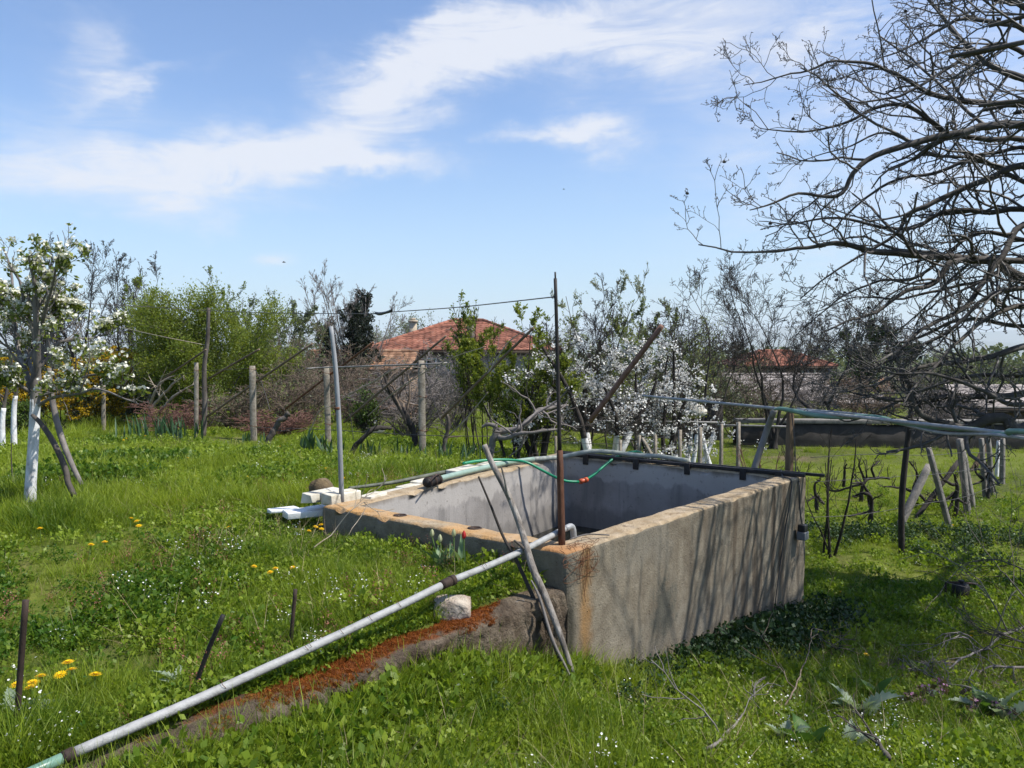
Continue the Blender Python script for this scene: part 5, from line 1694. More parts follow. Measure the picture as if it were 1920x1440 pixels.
fo1 = plant('forsythia_bush', 'large yellow forsythia in flower behind the pear trunk', 'bush', 100, 16.6, 655, 250, 'bush', 'bark_dark', 63, 'yellow forsythia bushes', 0.03, 0.004, [('blossom', 'forsythia', 26000, 0.044, 'flower', .2, 0.08, 1.1), ('foliage', 'leaf_dark', 3500, 0.05, 'leaf', .1, 0.0, .8)])
plant('forsythia_bush', 'smaller yellow forsythia by the slim concrete post', 'bush', 180, 17.2, 662, 120, 'bush', 'bark_dark', 64, 'yellow forsythia bushes', 0.025, 0.004, [('blossom', 'forsythia', 11000, 0.044, 'flower', .2, 0.1, 1.1), ('foliage', 'leaf_mid', 1200, 0.05, 'leaf', .1, 0.0, .8)])
plant('dark_bush', 'dark green clump at the left picture edge behind the small whitewashed trees', 'bush', 15, 14.5, 742, 80, 'bush', 'bark_dark', 65, None, 0.03, 0.004, [('foliage', 'leaf_mid', 2200, 0.05, 'leaf', .1, 0.0, 1.1)])
for k, (px, pyb, pyt, d, lean) in enumerate(((25, 812, 742, 11.5, 0.1), (3, 822, 765, 10.8, 0.5))):
    g = on_ground(P(px, 800, d)[0], d)
    t = thing('young_tree', g, ('small young tree with a whitewashed trunk behind the pear tree', 'thin leaning whitewashed young tree at the left picture edge')[k], 'tree', 'young whitewashed trees')
    tube_obj('trunk', [g - (0, 0, .05), P(px + 1, (pyb + pyt) / 2, d), P(px + 4, pyt, d)], [0.045, 0.036, 0.03], M['whitewash'], t, 10, 8)
    rg = np.random.default_rng(70 + k)
    A, Rr = children(np.array([crv([P(px + 4, pyt, d), P(px + 12, pyt - 45, d), P(px + 22, pyt - 100, d)], 8)]), np.full((1, 8), 0.02), 9, 0.0, 1, .4, .9, .4, .7, .6, 6, .15, .1, rg, 0.004)
    mb = MB()
    tubes(mb, crv([P(px + 4, pyt, d), P(px + 12, pyt - 45, d), P(px + 22, pyt - 100, d)], 8), np.linspace(0.025, 0.008, 8), 6)
    tubes(mb, A, Rr, 4)
    mb.build('branches', M['bark'], t)

# ------------------------------------------------------------------ pear tree in blossom with two props
dp = 6.35
gp_ = G(56, 948)
dp = gp_[1]
pear = thing('pear_tree', gp_, 'young pear tree in creamy white blossom with a whitewashed trunk', 'tree')
rg = np.random.default_rng(81)
tube_obj('whitewashed_trunk', [P(55, 962, dp), P(58, 900, dp), P(62, 840, dp), P(64.5, 792, dp), P(66, 748, dp)], [0.047, 0.041, 0.039, 0.038, 0.037], M['whitewash'], pear, 26, 12)
tube_obj('trunk', [P(65, 772, dp), P(66.5, 745, dp), P(68, 720, dp), P(67, 690, dp)], [0.0365, 0.038, 0.041, 0.034], M['bark_grey'], pear, 14, 10)
limbs = [
    ([(60, 740), (50, 700), (36, 665), (30, 620), (27, 560), (18, 500), (5, 465)], 0.030, 0.3),
    ([(67, 715), (70, 660), (68, 610), (66, 560), (62, 520), (54, 480)], 0.036, -0.2),
    ([(70, 700), (78, 668), (92, 640), (100, 600), (103, 560), (92, 530), (112, 490), (122, 470)], 0.026, 0.15),
    ([(74, 742), (95, 735), (130, 718), (160, 706), (185, 702), (210, 712)], 0.022, -0.25),
    ([(72, 760), (100, 745), (150, 738), (185, 728), (230, 745), (262, 758)], 0.018, -0.5),
    ([(70, 690), (92, 668), (105, 645), (140, 636), (175, 634), (200, 625), (214, 610)], 0.022, 0.2),
    ([(62, 700), (55, 680), (42, 640), (20, 615), (-10, 600)], 0.022, 0.35),
    ([(66, 650), (60, 610), (46, 570), (38, 530), (24, 505), (14, 490)], 0.020, -0.1),
    ([(68, 640), (80, 600), (88, 570), (98, 540), (105, 505), (110, 480)], 0.020, -0.35),
    ([(56, 735), (40, 725), (20, 715), (0, 700), (-20, 690)], 0.020, -0.2),
    ([(68, 600), (95, 590), (125, 575), (145, 572)], 0.014, 0.0),
    ([(66, 620), (45, 590), (15, 560), (-15, 540)], 0.018, 0.1),
]
LM, LR = [], []
for pts, r0, dz in limbs:
    n = len(pts)
    q = crv([P(x, y, dp + dz * (i / (n - 1)) * 1.6) for i, (x, y) in enumerate(pts)], 14)
    q = q + 0.010 * np.stack([fbm(q * 7, 2, 90 + k) for k in range(3)], -1) * np.linspace(0, 1, 14)[:, None]
    LM.append(q)
    LR.append(np.linspace(r0 * 0.82, r0 * 0.2, 14))
LM, LR = np.array(LM), np.array(LR)
mb = MB()
tubes(mb, LM, LR, 7)
C1 = children(LM, LR, 11, .15, 1, .4, 1.0, .24, .48, .5, 7, .16, .14, rg, 0.0032)
C2 = children(C1[0], C1[1], 5, .2, 1, .4, .9, .28, .5, .55, 5, .2, .12, rg, 0.0022)
tubes(mb, C1[0], C1[1], 5)
tubes(mb, C2[0], C2[1], 4)
mb.build('branches', M['bark_grey'], pear)['kind'] = 'stuff'
cl, cdir = along(np.concatenate([C1[0][:, ::1][:, [0, 2, 4, 5, 6]], C2[0]]), 980, rg, 0.4, 1.0)
nse = fbm(cl * 2.5, 2, 4)
cl = cl[nse + rg.normal(0, .2, len(cl)) > -0.22]
fl, fv = MB(), MB()
pos = np.repeat(cl, 6, axis=0)
off = rg.normal(size=pos.shape)
off = unit(off) * rg.uniform(0.015, 0.045, len(pos))[:, None]
off[:, 2] = np.abs(off[:, 2]) * 1.0 + 0.008
flowers(fl, pos + off, 0.026, rg, 0, 0.8)
pos = np.repeat(cl, 7, axis=0)
leaves(fv, pos + rg.normal(0, 0.018, pos.shape) - np.array((0, 0, 0.008)), 0.042, rg, 0, 0.35, 0.5)
fl.build('blossom', M['blossom_cream'], pear)['kind'] = 'stuff'
fv.build('foliage', M['leaf_pear'], pear)['kind'] = 'stuff'
gq = G(136, 922)
o_ = tube_obj('curved_prop', [P(60, 778, dp - .1), P(75, 792, dp - .12), P(95, 820, dp - .15), P(113, 855, dp - .2), P(124, 885, dp - .2), P(128, 905, dp - .22), P(140, 930, dp - .25)], [0.013, 0.018, 0.021, 0.022, 0.022, 0.021, 0.02], M['bark'], None, 26, 9)
set_props(o_, 'dark curved branch propped against the pear trunk, its foot in tall grass', 'prop')
o_ = tube_obj('straight_prop', [P(92, 690, dp + .55), P(98, 750, dp + .55), P(112, 810, dp + .5), P(130, 860, dp + .45), P(153, 909, dp + .4)], [0.018, 0.024, 0.026, 0.023, 0.018], M['bark_grey'], None, 26, 9)
set_props(o_, 'mottled straight branch propped under the pear crown, behind the curved one', 'prop')
g = G(24, 925)
o_ = tube_obj('sapling', [g - (0, 0, .03), P(23, 890, g[1]), P(21, 850, g[1]), P(23, 815, g[1])], [0.008, 0.006, 0.004, 0.002], M['bark'], None, 10, 5)
set_props(o_, 'thin bare sapling on the bare soil left of the pear trunk', 'sapling')

# ------------------------------------------------------------------ gnarled vines of the trellis
def gnarl(name, label, paths, seed, mat='bark_dark', kids=5, cat='vine', group=None, klen=(.25, .5), wig=.3, kmat=None, rmin=0.004, lev2=True, up=.05):
    rng = np.random.default_rng(seed)
    b = np.asarray(paths[0][0][0], float)
    t = thing(name, b, label, cat, group)
    mb, mk = MB(), MB()
    for pts, r in paths:
        n = max(16, len(pts) * 6)
        q = crv(pts, n)
        r = np.interp(np.linspace(0, 1, n), np.linspace(0, 1, len(r)), r)
        q = q + (r * 0.5)[:, None] * np.stack([fbm(q * 9, 2, seed + k) for k in range(3)], -1)
        r = r * (1 + 0.25 * fbm(q * 16, 2, seed + 5))
        tubes(mb, q, r, 8, caps=True)
        if kids:
            c = children(q[None], r[None], kids, .25, 1, .5, 1.1, klen[0], klen[1], .5, 7, wig, up, rng, rmin)
            tubes(mk, c[0], c[1], 5)
            if lev2:
                c2 = children(c[0], c[1], 3, .3, 1, .4, 1.0, .35, .6, .55, 5, wig, up, rng, rmin * 0.8)
                tubes(mk, c2[0], c2[1], 4)
    mb.build('trunk', M[mat], t)
    if mk.n:
        mk.build('branches', M[kmat or mat], t)['kind'] = 'stuff'
    return t


d1 = G(660, 858)[1]
gnarl('grapevine', 'black arching vine trunk right of the grey pole', [([P(652, 866, d1), P(662, 845, d1), P(680, 822, d1), P(697, 806, d1), P(715, 801, d1 + .1), P(735, 804, d1 + .2)], [0.04, 0.034, 0.032, 0.03, 0.03, 0.022])], 101, 'bark_dark', 3)
d2 = G(500, 835)[1]
gnarl('grapevine', 'fallen vine trunk with a pale broken end beside a concrete post', [([P(502, 838, d2), P(508, 815, d2), P(517, 798, d2), P(532, 785, d2), P(543, 775, d2)], [0.06, 0.055, 0.042, 0.04, 0.042])], 102, 'bark', 4)
d3 = G(835, 858)[1]
gnarl('grapevine', 'pale forked vine trunk right of the nearest concrete post', [([P(828, 862, d3), P(832, 835, d3), P(838, 810, d3), P(842, 790, d3), P(836, 772, d3)], [0.04, 0.034, 0.03, 0.028, 0.018]), ([P(841, 795, d3), P(850, 782, d3), P(858, 765, d3)], [0.02, 0.016, 0.01])], 103, 'bark', 6, kmat='twig_brown')
d4 = 9.2
gnarl('lichen_stump_tree', 'grey lichen-crusted old vine with dark arms reaching behind the black pole',
      [([P(921, 880, d4), P(921, 850, d4), P(926, 825, d4), P(935, 805, d4)], [0.048, 0.042, 0.046, 0.055]),
       ([P(935, 808, d4), P(960, 806, d4), P(985, 795, d4), P(1005, 775, d4 + .3), P(1030, 764, d4 + .5), P(1065, 760, d4 + .8)], [0.045, 0.036, 0.036, 0.034, 0.028, 0.014]),
       ([P(932, 818, d4), P(945, 822, d4 - .1), P(980, 812, d4 - .2), P(1020, 808, d4 - .2), P(1055, 804, d4 - .1)], [0.032, 0.026, 0.022, 0.018, 0.01]),
       ([P(932, 800, d4), P(915, 795, d4), P(905, 800, d4)], [0.03, 0.022, 0.014])], 104, 'bark_grey', 7, kmat='twig_grey', klen=(.3, .7))
gnarl('grapevine', 'dark vine trunk leaning behind the nearest concrete post', [([P(783, 845, 12.4), P(775, 810, 12.4), P(758, 775, 12.4), P(738, 742, 12.5), P(720, 705, 12.6)], [0.05, 0.05, 0.055, 0.045, 0.02])], 105, 'bark_dark', 9, klen=(.4, .8), kmat='twig_brown')
gnarl('grapevine', 'pale vine canes fanning to the right from the greenish concrete post', [([P(282, 770, 15.8), P(300, 745, 15.6), P(325, 720, 15.3), P(345, 705, 15)], [0.035, 0.028, 0.022, 0.010]), ([P(282, 760, 15.8), P(290, 735, 15.6), P(305, 715, 15.5), P(328, 704, 15.4)], [0.03, 0.026, 0.02, 0.01]),
      ([P(300, 770, 15.5), P(330, 740, 15.2), P(365, 720, 15)], [0.03, 0.024, 0.012])], 106, 'cane_pale', 3, kmat='cane_pale', wig=.2)
for k, (pts, lab) in enumerate((
        ([P(655, 740, 10), P(700, 716, 9.6), P(745, 690, 9.3), P(800, 690, 9.0)], 'long pale vine cane rising right of the grey pole'),
        ([P(690, 780, 10.5), P(740, 735, 10), P(790, 702, 9.6), P(850, 670, 9.2), P(910, 650, 8.9)], 'long thin cane crossing below the crossbar'),
        ([P(840, 818, 9.5), P(870, 790, 9.3), P(895, 760, 9.1), P(915, 735, 9)], 'curved pale cane right of the nearest concrete post'),
        ([P(915, 700, 8.9), P(955, 640, 8.8), P(1005, 610, 8.6)], 'straight pale cane in the leaves left of the black pole'),
        ([P(580, 812, 12), P(600, 770, 11.8), P(625, 760, 11.5), P(660, 735, 11)], 'pale drooping cane left of the grey pole'))):
    o_ = tube_obj('vine_cane', pts, [0.009, 0.008, 0.006, 0.004], M['cane_pale'], None, 22, 5)
    set_props(o_, lab, 'cane', 'long vine canes on the trellis')

# vines on the lower slope
for k, (px, py, arms, lab) in enumerate((
        (1590, 968, [[(1590, 968), (1630, 958), (1634, 940), (1622, 925), (1600, 930)], [(1633, 945), (1620, 910), (1595, 905)]], 'low gnarled vine with a hooked arm, nearest the tank'),
        (1560, 940, [[(1515, 940), (1530, 930), (1545, 945)], [(1530, 932), (1528, 910), (1535, 900)]], 'small gnarled vine touching the far tank corner'),
        (1590, 920, [[(1545, 905), (1560, 920), (1590, 915), (1620, 905), (1650, 895), (1668, 898)], [(1582, 912), (1584, 880), (1588, 870)], [(1622, 903), (1612, 875), (1614, 862)], [(1640, 897), (1635, 878), (1648, 865)]], 'sprawling vine with upturned arms in the middle of the row'),
        (1700, 930, [[(1658, 912), (1690, 915), (1720, 925), (1740, 945)], [(1712, 920), (1720, 890), (1705, 865)], [(1735, 935), (1750, 955), (1738, 970)]], 'gnarled vine behind the crooked pole'),
        (1790, 950, [[(1775, 965), (1785, 940), (1795, 915), (1790, 890)], [(1790, 925), (1765, 940), (1738, 938)], [(1792, 910), (1770, 900), (1755, 880)], [(1790, 930), (1808, 945), (1815, 942)]], 'dense dark vine between the leaning and upright stakes'),
        (1840, 915, [[(1825, 908), (1845, 900), (1855, 885), (1848, 870)], [(1845, 902), (1830, 885), (1828, 870)]], 'small dark vine between the last stakes'))):
    g = G(px, py + 22)
    d = g[1]
    paths = []
    for i, a in enumerate(arms):
        pts = [P(x, y, d + 0.12 * math.sin(j * 1.7 + i)) for j, (x, y) in enumerate(a)]
        if i == 0:
            pts = [on_ground(pts[len(pts) // 2][0], d, -0.05) * np.array((1, 1, 1))] + pts[len(pts) // 2:]
            paths.append((pts, np.linspace(0.036, 0.016, len(pts))))
            pts = [P(x, y, d + 0.12 * math.sin(j * 1.7 + i)) for j, (x, y) in enumerate(a)]
            pts = pts[:len(pts) // 2 + 1][::-1]
            if len(pts) < 2:
                continue
        paths.append((pts, np.linspace(0.026, 0.011, len(pts))))
    gnarl('low_vine', lab, paths, 120 + k, 'bark_dark', 4, group='gnarled vines of the lower row', klen=(.3, .6), wig=.3, rmin=0.005, up=.2)
# young bare stems behind the far corner
for k, (px, pyb, pyt, d, lab) in enumerate(((1560, 905, 800, 9.4, 'bare arching shoots right of the far tank corner'), (1465, 880, 800, 9.0, 'thin bare shoots left of the brown post'), (1420, 880, 835, 9.6, 'reddish low shoots behind the tank left of the curved post'))):
    g = on_ground(P(px, 800, d)[0], d)
    plant('bare_shrub', lab, 'shrub', px, d, pyt, 95, 'canes', 'bark_dark' if k != 2 else 'twig_pink', 140 + k, None, 0.020, 0.003, trunk_name='stems', sides=4)

# ------------------------------------------------------------------ walnut tree
rg = np.random.default_rng(5)
wx, wy = 6.5, 7.6
wbase = on_ground(wx, wy)
wal = thing('walnut_tree', wbase, 'huge bare walnut tree whose dark branches fill the right of the sky', 'tree')
dw = 7.6
fork = np.array((wx - 0.1, wy, 1.9))
tr = MB()
tubes(tr, crv([wbase - (0, 0, .2), wbase + (0.02, 0, 0.5), np.array((wx, wy, 0.9)), fork, fork + (0.1, 0.1, 1.2), fork + (0.2, 0.1, 2.6), fork + (0.1, 0.3, 4.2)], 26), np.interp(np.linspace(0, 1, 26), [0, .12, .5, 1], [0.36, 0.27, 0.23, 0.06]), 12)
LIMB = [
    # pixel path, radius at start and end, depth at start and end
    ([(1920, 522), (1870, 492), (1840, 485), (1740, 478), (1650, 475), (1600, 462), (1550, 458), (1500, 462), (1420, 474), (1310, 459)], .058, .006, 7.4, 7.2),
    ([(1800, 487), (1755, 530), (1700, 545), (1650, 580), (1600, 600), (1540, 622)], .032, .007, 7.3, 6.9),
    ([(1925, 420), (1870, 490), (1820, 560), (1780, 590), (1730, 615), (1690, 655), (1640, 690)], .036, .008, 7.4, 6.4),
    ([(1925, 648), (1850, 668), (1780, 682), (1720, 690), (1650, 720), (1590, 735)], .035, .006, 7.0, 6.6),
    ([(1925, 805), (1885, 785), (1850, 788), (1810, 803), (1775, 795), (1740, 778), (1715, 755), (1705, 720), (1690, 690)], .062, .012, 6.6, 6.7),
    ([(1925, 730), (1850, 742), (1780, 742), (1700, 752), (1640, 745), (1560, 722)], .038, .006, 6.8, 6.8),
    ([(1925, 237), (1840, 238), (1790, 250), (1690, 275), (1630, 300), (1600, 325), (1575, 360), (1545, 368), (1490, 366), (1440, 385), (1405, 395)], .045, .005, 7.2, 6.8),
    ([(1925, 310), (1860, 330), (1790, 365), (1710, 398), (1690, 425), (1650, 462), (1580, 500), (1500, 560)], .040, .006, 7.5, 7.6),
    ([(1925, 150), (1880, 130), (1830, 105), (1790, 62), (1745, 5), (1700, -50)], .040, .012, 7.6, 8.2),
    ([(1925, 62), (1880, 45), (1830, 35), (1795, 40), (1740, 70), (1690, 95), (1640, 112)], .032, .006, 7.9, 7.6),
    ([(1925, 200), (1860, 195), (1800, 190), (1745, 175), (1700, 150), (1660, 130), (1620, 117), (1560, 117), (1510, 132), (1450, 145), (1397, 158)], .036, .004, 7.6, 7.5),
    ([(1925, 262), (1840, 262), (1760, 240), (1710, 206), (1650, 200), (1600, 222), (1540, 245), (1470, 248), (1425, 240)], .032, .004, 7.4, 7.0),
    ([(1925, 390), (1850, 398), (1780, 395), (1700, 430), (1620, 420), (1550, 410), (1480, 420), (1420, 415)], .034, .004, 7.7, 7.7),
    ([(1925, 345), (1830, 300), (1760, 320), (1660, 345), (1600, 395), (1540, 440), (1470, 445)], .028, .004, 7.9, 8.3),
    ([(1925, 20), (1870, 0), (1800, -30), (1720, -60)], .030, .010, 7.2, 7.0),
    ([(1925, 575), (1860, 590), (1800, 640), (1740, 700), (1690, 760)], .030, .006, 7.2, 6.2),
    ([(1925, 700), (1830, 705), (1740, 730), (1660, 770), (1600, 790), (1550, 775)], .028, .005, 7.6, 7.9),
    ([(1925, 450), (1830, 440), (1720, 520), (1640, 530), (1560, 570), (1480, 640)], .028, .004, 8.2, 8.4),
    ([(1925, 610), (1800, 600), (1700, 640), (1620, 650), (1560, 690)], .026, .004, 7.8, 8.3),
    ([(1925, 760), (1840, 730), (1750, 700), (1660, 700), (1580, 660)], .024, .004, 6.4, 6.2),
    ([(1925, 540), (1850, 560), (1780, 620), (1700, 660), (1620, 690), (1560, 650)], .026, .004, 6.7, 6.9),
    ([(1925, 480), (1850, 520), (1770, 540), (1680, 560), (1600, 560), (1520, 590)], .026, .004, 8.0, 8.0),
    ([(1925, 100), (1850, 90), (1770, 130), (1690, 180), (1620, 190), (1560, 180)], .026, .004, 7.1, 6.8),
    ([(1925, 280), (1850, 290), (1750, 290), (1660, 250), (1580, 280), (1500, 300)], .026, .004, 8.1, 8.2),
]
WL, WR = [], []
for pts, r0, r1, a, b in LIMB:
    n = len(pts)
    px_pts = [P(x, y, a + (b - a) * i / (n - 1)) for i, (x, y) in enumerate(pts)]
    s = px_pts[0]
    tgt = fork + np.array((0, 0, np.clip((s[2] - 1.9) * 0.5, -0.4, 2.6)))
    full = [tgt, tgt * 0.45 + s * 0.55 + (0, 0, 0.08)] + px_pts
    q = crv(full, 40)
    q = q + 0.02 * np.stack([fbm(q * 4, 2, 31 + k) for k in range(3)], -1)
    WL.append(q)
    WR.append(np.interp(np.linspace(0, 1, 40), [0, 2 / (n + 1), 1], [r0 * 1.1, r0 * 0.86, r1 * 0.95]))
# rest of the crown outside the frame, plus unseen limbs added to cast shade
for k, (pt, lift) in enumerate((((4.5, 5.5, 3.2), .4), ((5.1, 4.3, 3.5), .5), ((4.35, 6.25, 3.9), .8), ((6.0, 3.9, 4.2), .9), ((5.5, 5.0, 2.5), 0), ((7.6, 5.0, 4.2), .9), ((9.2, 7.4, 4.4), .8),
                                ((7.8, 10.4, 4.6), 1.0), ((9.4, 9.4, 3.0), .3), ((4.7, 3.2, 3.3), .5), ((5.3, 3.6, 2.7), .1), ((4.2, 5.0, 2.6), .1), ((6.9, 7.3, 6.2), 2.4), ((5.4, 2.9, 4.0), .8), ((3.7, 3.1, 3.1), .3), ((4.1, 3.9, 3.0), .2), ((4.5, 2.7, 3.5), .6), ((3.9, 4.4, 3.5), .5), ((3.5, 2.5, 3.4), .5), ((4.9, 4.9, 3.9), .9))):
    p = fork + np.array((0, 0, lift))
    e = np.array(pt)
    m1 = p + (e - p) * 0.35 + np.array((0, 0, 0.25))
    m2 = p + (e - p) * 0.7 + np.array((0, 0, 0.22)) + rg.normal(0, .12, 3)
    q = crv([p, m1, m2, e], 40)
    WL.append(q + 0.03 * np.stack([fbm(q * 3, 2, 61 + j) for j in range(3)], -1) * np.linspace(0, 1, 40)[:, None])
    WR.append(np.linspace(0.055, 0.007, 40))
for k in range(9):
    # side limbs added along the sun's path to streak the tank wall with shadow
    sk = 0.44 + 0.066 * k + rg.uniform(-.04, .04)
    wpt = np.array((TN[0] + (TR[0] - TN[0]) * sk, TN[1] + (TR[1] - TN[1]) * sk, 0.45)) + np.array(SUN) * rg.uniform(3.3, 4.0)
    s0 = fork + np.array((-.2, -.1, rg.uniform(.3, 1.4)))
    a_ = wpt + nR * rg.uniform(1.2, 1.7) + np.array((0, 0, rg.uniform(-.1, .3)))
    b_ = wpt + nR * 0.5 + rg.normal(0, .06, 3)
    c_ = wpt - nR * rg.uniform(.3, .7) + rg.normal(0, .08, 3)
    q = crv([s0, (s0 + a_) / 2 + (0, 0, .2), a_, b_, c_], 40)
    WL.append(q)
    WR.append(np.linspace(0.042, 0.013, 40))
WL, WR = np.array(WL), np.array(WR)
nvis = len(LIMB)
tubes(tr, WL, WR, 7)
tr.build('trunk', M['bark_walnut'], wal)
L1 = children(WL[:nvis], WR[:nvis], 11, .22, 1, .35, 1.05, .15, .30, .5, 8, .24, .05, rg, 0.0040, .45, shrink=.5)
L1b = children(WL[nvis:], WR[nvis:], 9, .25, 1, .35, 1.0, .2, .4, .55, 8, .22, .04, rg, 0.005, .45)
L2 = children(L1[0], L1[1], 6, .15, 1, .4, 1.1, .25, .5, .6, 6, .28, .06, rg, 0.0030, .6, shrink=.4)
L2b = children(L1b[0], L1b[1], 5, .15, 1, .4, 1.1, .28, .55, .6, 6, .26, .05, rg, 0.004, .6)
L3 = children(L2[0], L2[1], 3, .25, 1, .4, 1.1, .22, .5, .7, 4, .3, .12, rg, 0.0026, .8, shrink=.2)
lo = MB()
tubes(lo, L1[0], L1[1], 5)
tubes(lo, L1b[0], L1b[1], 4)
lo.build('branches', M['twig_walnut'], wal)['kind'] = 'stuff'
tg = MB()
tubes(tg, L2[0], L2[1], 4)
tubes(tg, L2b[0], L2b[1], 3)
tubes(tg, L3[0], L3[1], 3)
# knobbly buds at the twig tips
tips = np.concatenate([L3[0][:, -1], L2[0][:, -1], L3[0][:, 2], L2[0][:, 3]])
dd = rg.normal(size=(len(tips), 3)) + np.array((-.2, 0, .5))
bud = np.stack([tips, tips + unit(dd) * rg.uniform(.010, .024, len(tips))[:, None]], 1)
tubes(tg, bud, np.stack([np.full(len(tips), .0042), np.full(len(tips), .002)], -1), 3)
tg.build('twigs', M['twig_walnut'], wal)['kind'] = 'stuff'
nuts = L2[0][rg.integers(0, len(L2[0]), 60), -1]
for i, c in enumerate(nuts[:46]):
    bm = bmesh.new()
    if i == 0:
        bmesh.ops.create_icosphere(bm, subdivisions=1, radius=0.016)
        nme = bpy.data.meshes.new('walnut')
        for v in bm.verts:
            v.co += Vector(rg.normal(0, 0.0022, 3))
        bm.to_mesh(nme)
        nme.materials.append(M['nut'])
    bm.free()
    o_ = link('walnut', nme, wal, tuple(c - ORG[wal.name] - (0, 0, .012)))

# pruned and fallen branches under the walnut
def fallen(name, label, pts, r, seed, mat='bark_grey', kids=11, klen=(.3, .6), group='fallen branches under the walnut'):
    rng = np.random.default_rng(seed)
    q = crv(pts, 22)
    q = q + 0.012 * np.stack([fbm(q * 6, 2, seed + k) for k in range(3)], -1)
    R = np.linspace(r, r * 0.3, 22)
    mb = MB()
    tubes(mb, q, R, 7, caps=True)
    c = children(q[None], R[None], kids, .15, 1, .4, .9, klen[0], klen[1], .6, 7, .2, .0, rng, 0.003)
    c2 = children(c[0], c[1], 6, .2, 1, .4, .9, .3, .6, .65, 5, .22, .0, rng, 0.0026)
    t = thing(name, q[0], label, 'branch', group)
    mb.build('stem', M[mat], t)
    mb = MB()
    for A, Rr in (c, c2):
        z = T(A[..., 0], A[..., 1]) + 0.02
        A = A.copy()
        A[..., 2] = np.maximum(A[..., 2], z)
        tubes(mb, A, Rr, 4)
    mb.build('twigs', M[mat], t)['kind'] = 'stuff'
    return t


def gl(px, py, l):
    g = G(px, py)
    return np.array((g[0], g[1], g[2] + l))


fallen('fallen_branch', 'long pale dead branch lying from the right edge towards the thistles', [gl(1960, 1190, .12), gl(1895, 1210, .10), gl(1850, 1232, .08), gl(1812, 1255, .08), gl(1770, 1270, .05)], 0.014, 201)
fallen('fallen_branch', 'pale forked dead branch below the long one at the right edge', [gl(1960, 1275, .08), gl(1900, 1276, .09), gl(1855, 1272, .08), gl(1828, 1280, .04)], 0.011, 202)
fallen('fallen_branch', 'dark branch arching over the canister at the right edge', [gl(1960, 1150, .3), gl(1905, 1120, .3), gl(1860, 1100, .28), gl(1800, 1100, .2), gl(1730, 1162, .06)], 0.009, 203, 'bark')
fallen('fallen_branch', 'thin dead branch with fine twigs beside the thistle nearest the tank', [gl(1790, 1300, .05), gl(1755, 1290, .05), gl(1715, 1272, .06), gl(1690, 1278, .03)], 0.008, 204)
fallen('fallen_branch', 'dark dead stick at the bottom edge below the thistles', [gl(1668, 1455, .06), gl(1640, 1425, .09), gl(1600, 1390, .05)], 0.012, 205, 'bark', 4)
fallen('fallen_branch', 'brown dead twig standing in the weeds left of the thistles', [gl(1440, 1375, .02), gl(1480, 1345, .10), gl(1510, 1290, .15), gl(1525, 1235, .22)], 0.006, 206, 'twig_brown', 4)
fallen('fallen_branch', 'short grey dead branch in the foreground grass at the bottom edge', [gl(1315, 1425, .03), gl(1345, 1415, .05), gl(1385, 1370, .06), gl(1420, 1330, .03)], 0.009, 207, 'bark_grey', 5)
fallen('fallen_branch', 'tangled dark twigs at the right edge under the long dead branch', [gl(1960, 1240, .2), gl(1910, 1175, .3), gl(1870, 1120, .3), gl(1820, 1030, .25), gl(1800, 985, .25)], 0.007, 208, 'bark', 9)
fallen('fallen_branch', 'dark pruned bough piled at the right edge behind the edge thistle', [gl(1990, 1300, .1), gl(1930, 1262, .18), gl(1880, 1232, .16), gl(1835, 1208, .08)], 0.010, 211, 'bark', 14)
fallen('fallen_branch', 'grey pruned bough lying low between the two big thistles', [gl(1880, 1330, .03), gl(1820, 1315, .07), gl(1760, 1300, .06), gl(1715, 1310, .03)], 0.008, 212, 'bark_grey', 12)
fallen('fallen_branch', 'pale thin stalk arching in front of the tank wall at its left end', [G(588, 1040) + (0, 0, .05), P(622, 1000, 4.9), P(660, 955, 4.9), P(690, 945, 4.95), P(652, 1005, 4.7)], 0.0045, 209, 'cane_pale', 2)
# ------------------------------------------------------------------ ground cover
PROTO = bpy.data.collections.new('cover_kinds')     # source tufts, not linked to the scene


def blades(mb, n, rng, rad_, hmin, hmax, wid, lean=0.5, m=0, bend=0.5, segs=3):
    a = rng.uniform(0, 2 * math.pi, n)
    r = rad_ * np.sqrt(rng.uniform(0, 1, n))
    b = np.stack([np.cos(a) * r, np.sin(a) * r, np.full(n, -0.015)], -1)
    a2 = a + rng.normal(0, 0.9, n)
    out = np.stack([np.cos(a2), np.sin(a2), np.zeros(n)], -1)
    side = np.stack([-np.sin(a2), np.cos(a2), np.zeros(n)], -1)
    tw = rng.uniform(-1.2, 1.2, n)[:, None]
    side = side * np.cos(tw) + out * np.sin(tw)
    h = rng.uniform(hmin, hmax, n)[:, None]
    l = (rng.uniform(0.1, 1, n) * lean)[:, None]
    bd = (rng.uniform(0.2, 1, n) * bend)[:, None]
    rows = []
    for k in range(segs + 1):
        t = k / segs
        c = b + np.array((0, 0, 1)) * h * (t - 0.35 * bd * t * t) + out * h * (l * t + bd * t * t * 0.75)
        w = wid * rng.uniform(0.7, 1.2, n)[:, None] * (1 - t) ** 0.7 * (1.0 if k else 0.8)
        if k < segs:
            rows += [c - side * w * 0.5, c + side * w * 0.5]
        else:
            rows.append(c)
    V = np.stack(rows, 1)
    nv = V.shape[1]
    base = (np.arange(n) * nv)[:, None, None]
    q = np.array([(2 * k, 2 * k + 1, 2 * k + 3, 2 * k + 2) for k in range(segs - 1)])
    tri = np.array([(2 * segs - 2, 2 * segs - 1, 2 * segs)])
    mb.add(V.reshape(-1, 3), [(base + q).reshape(-1, 4), (base + tri).reshape(-1, 3)], m, np.repeat(rng.uniform(0, 1, n), nv))


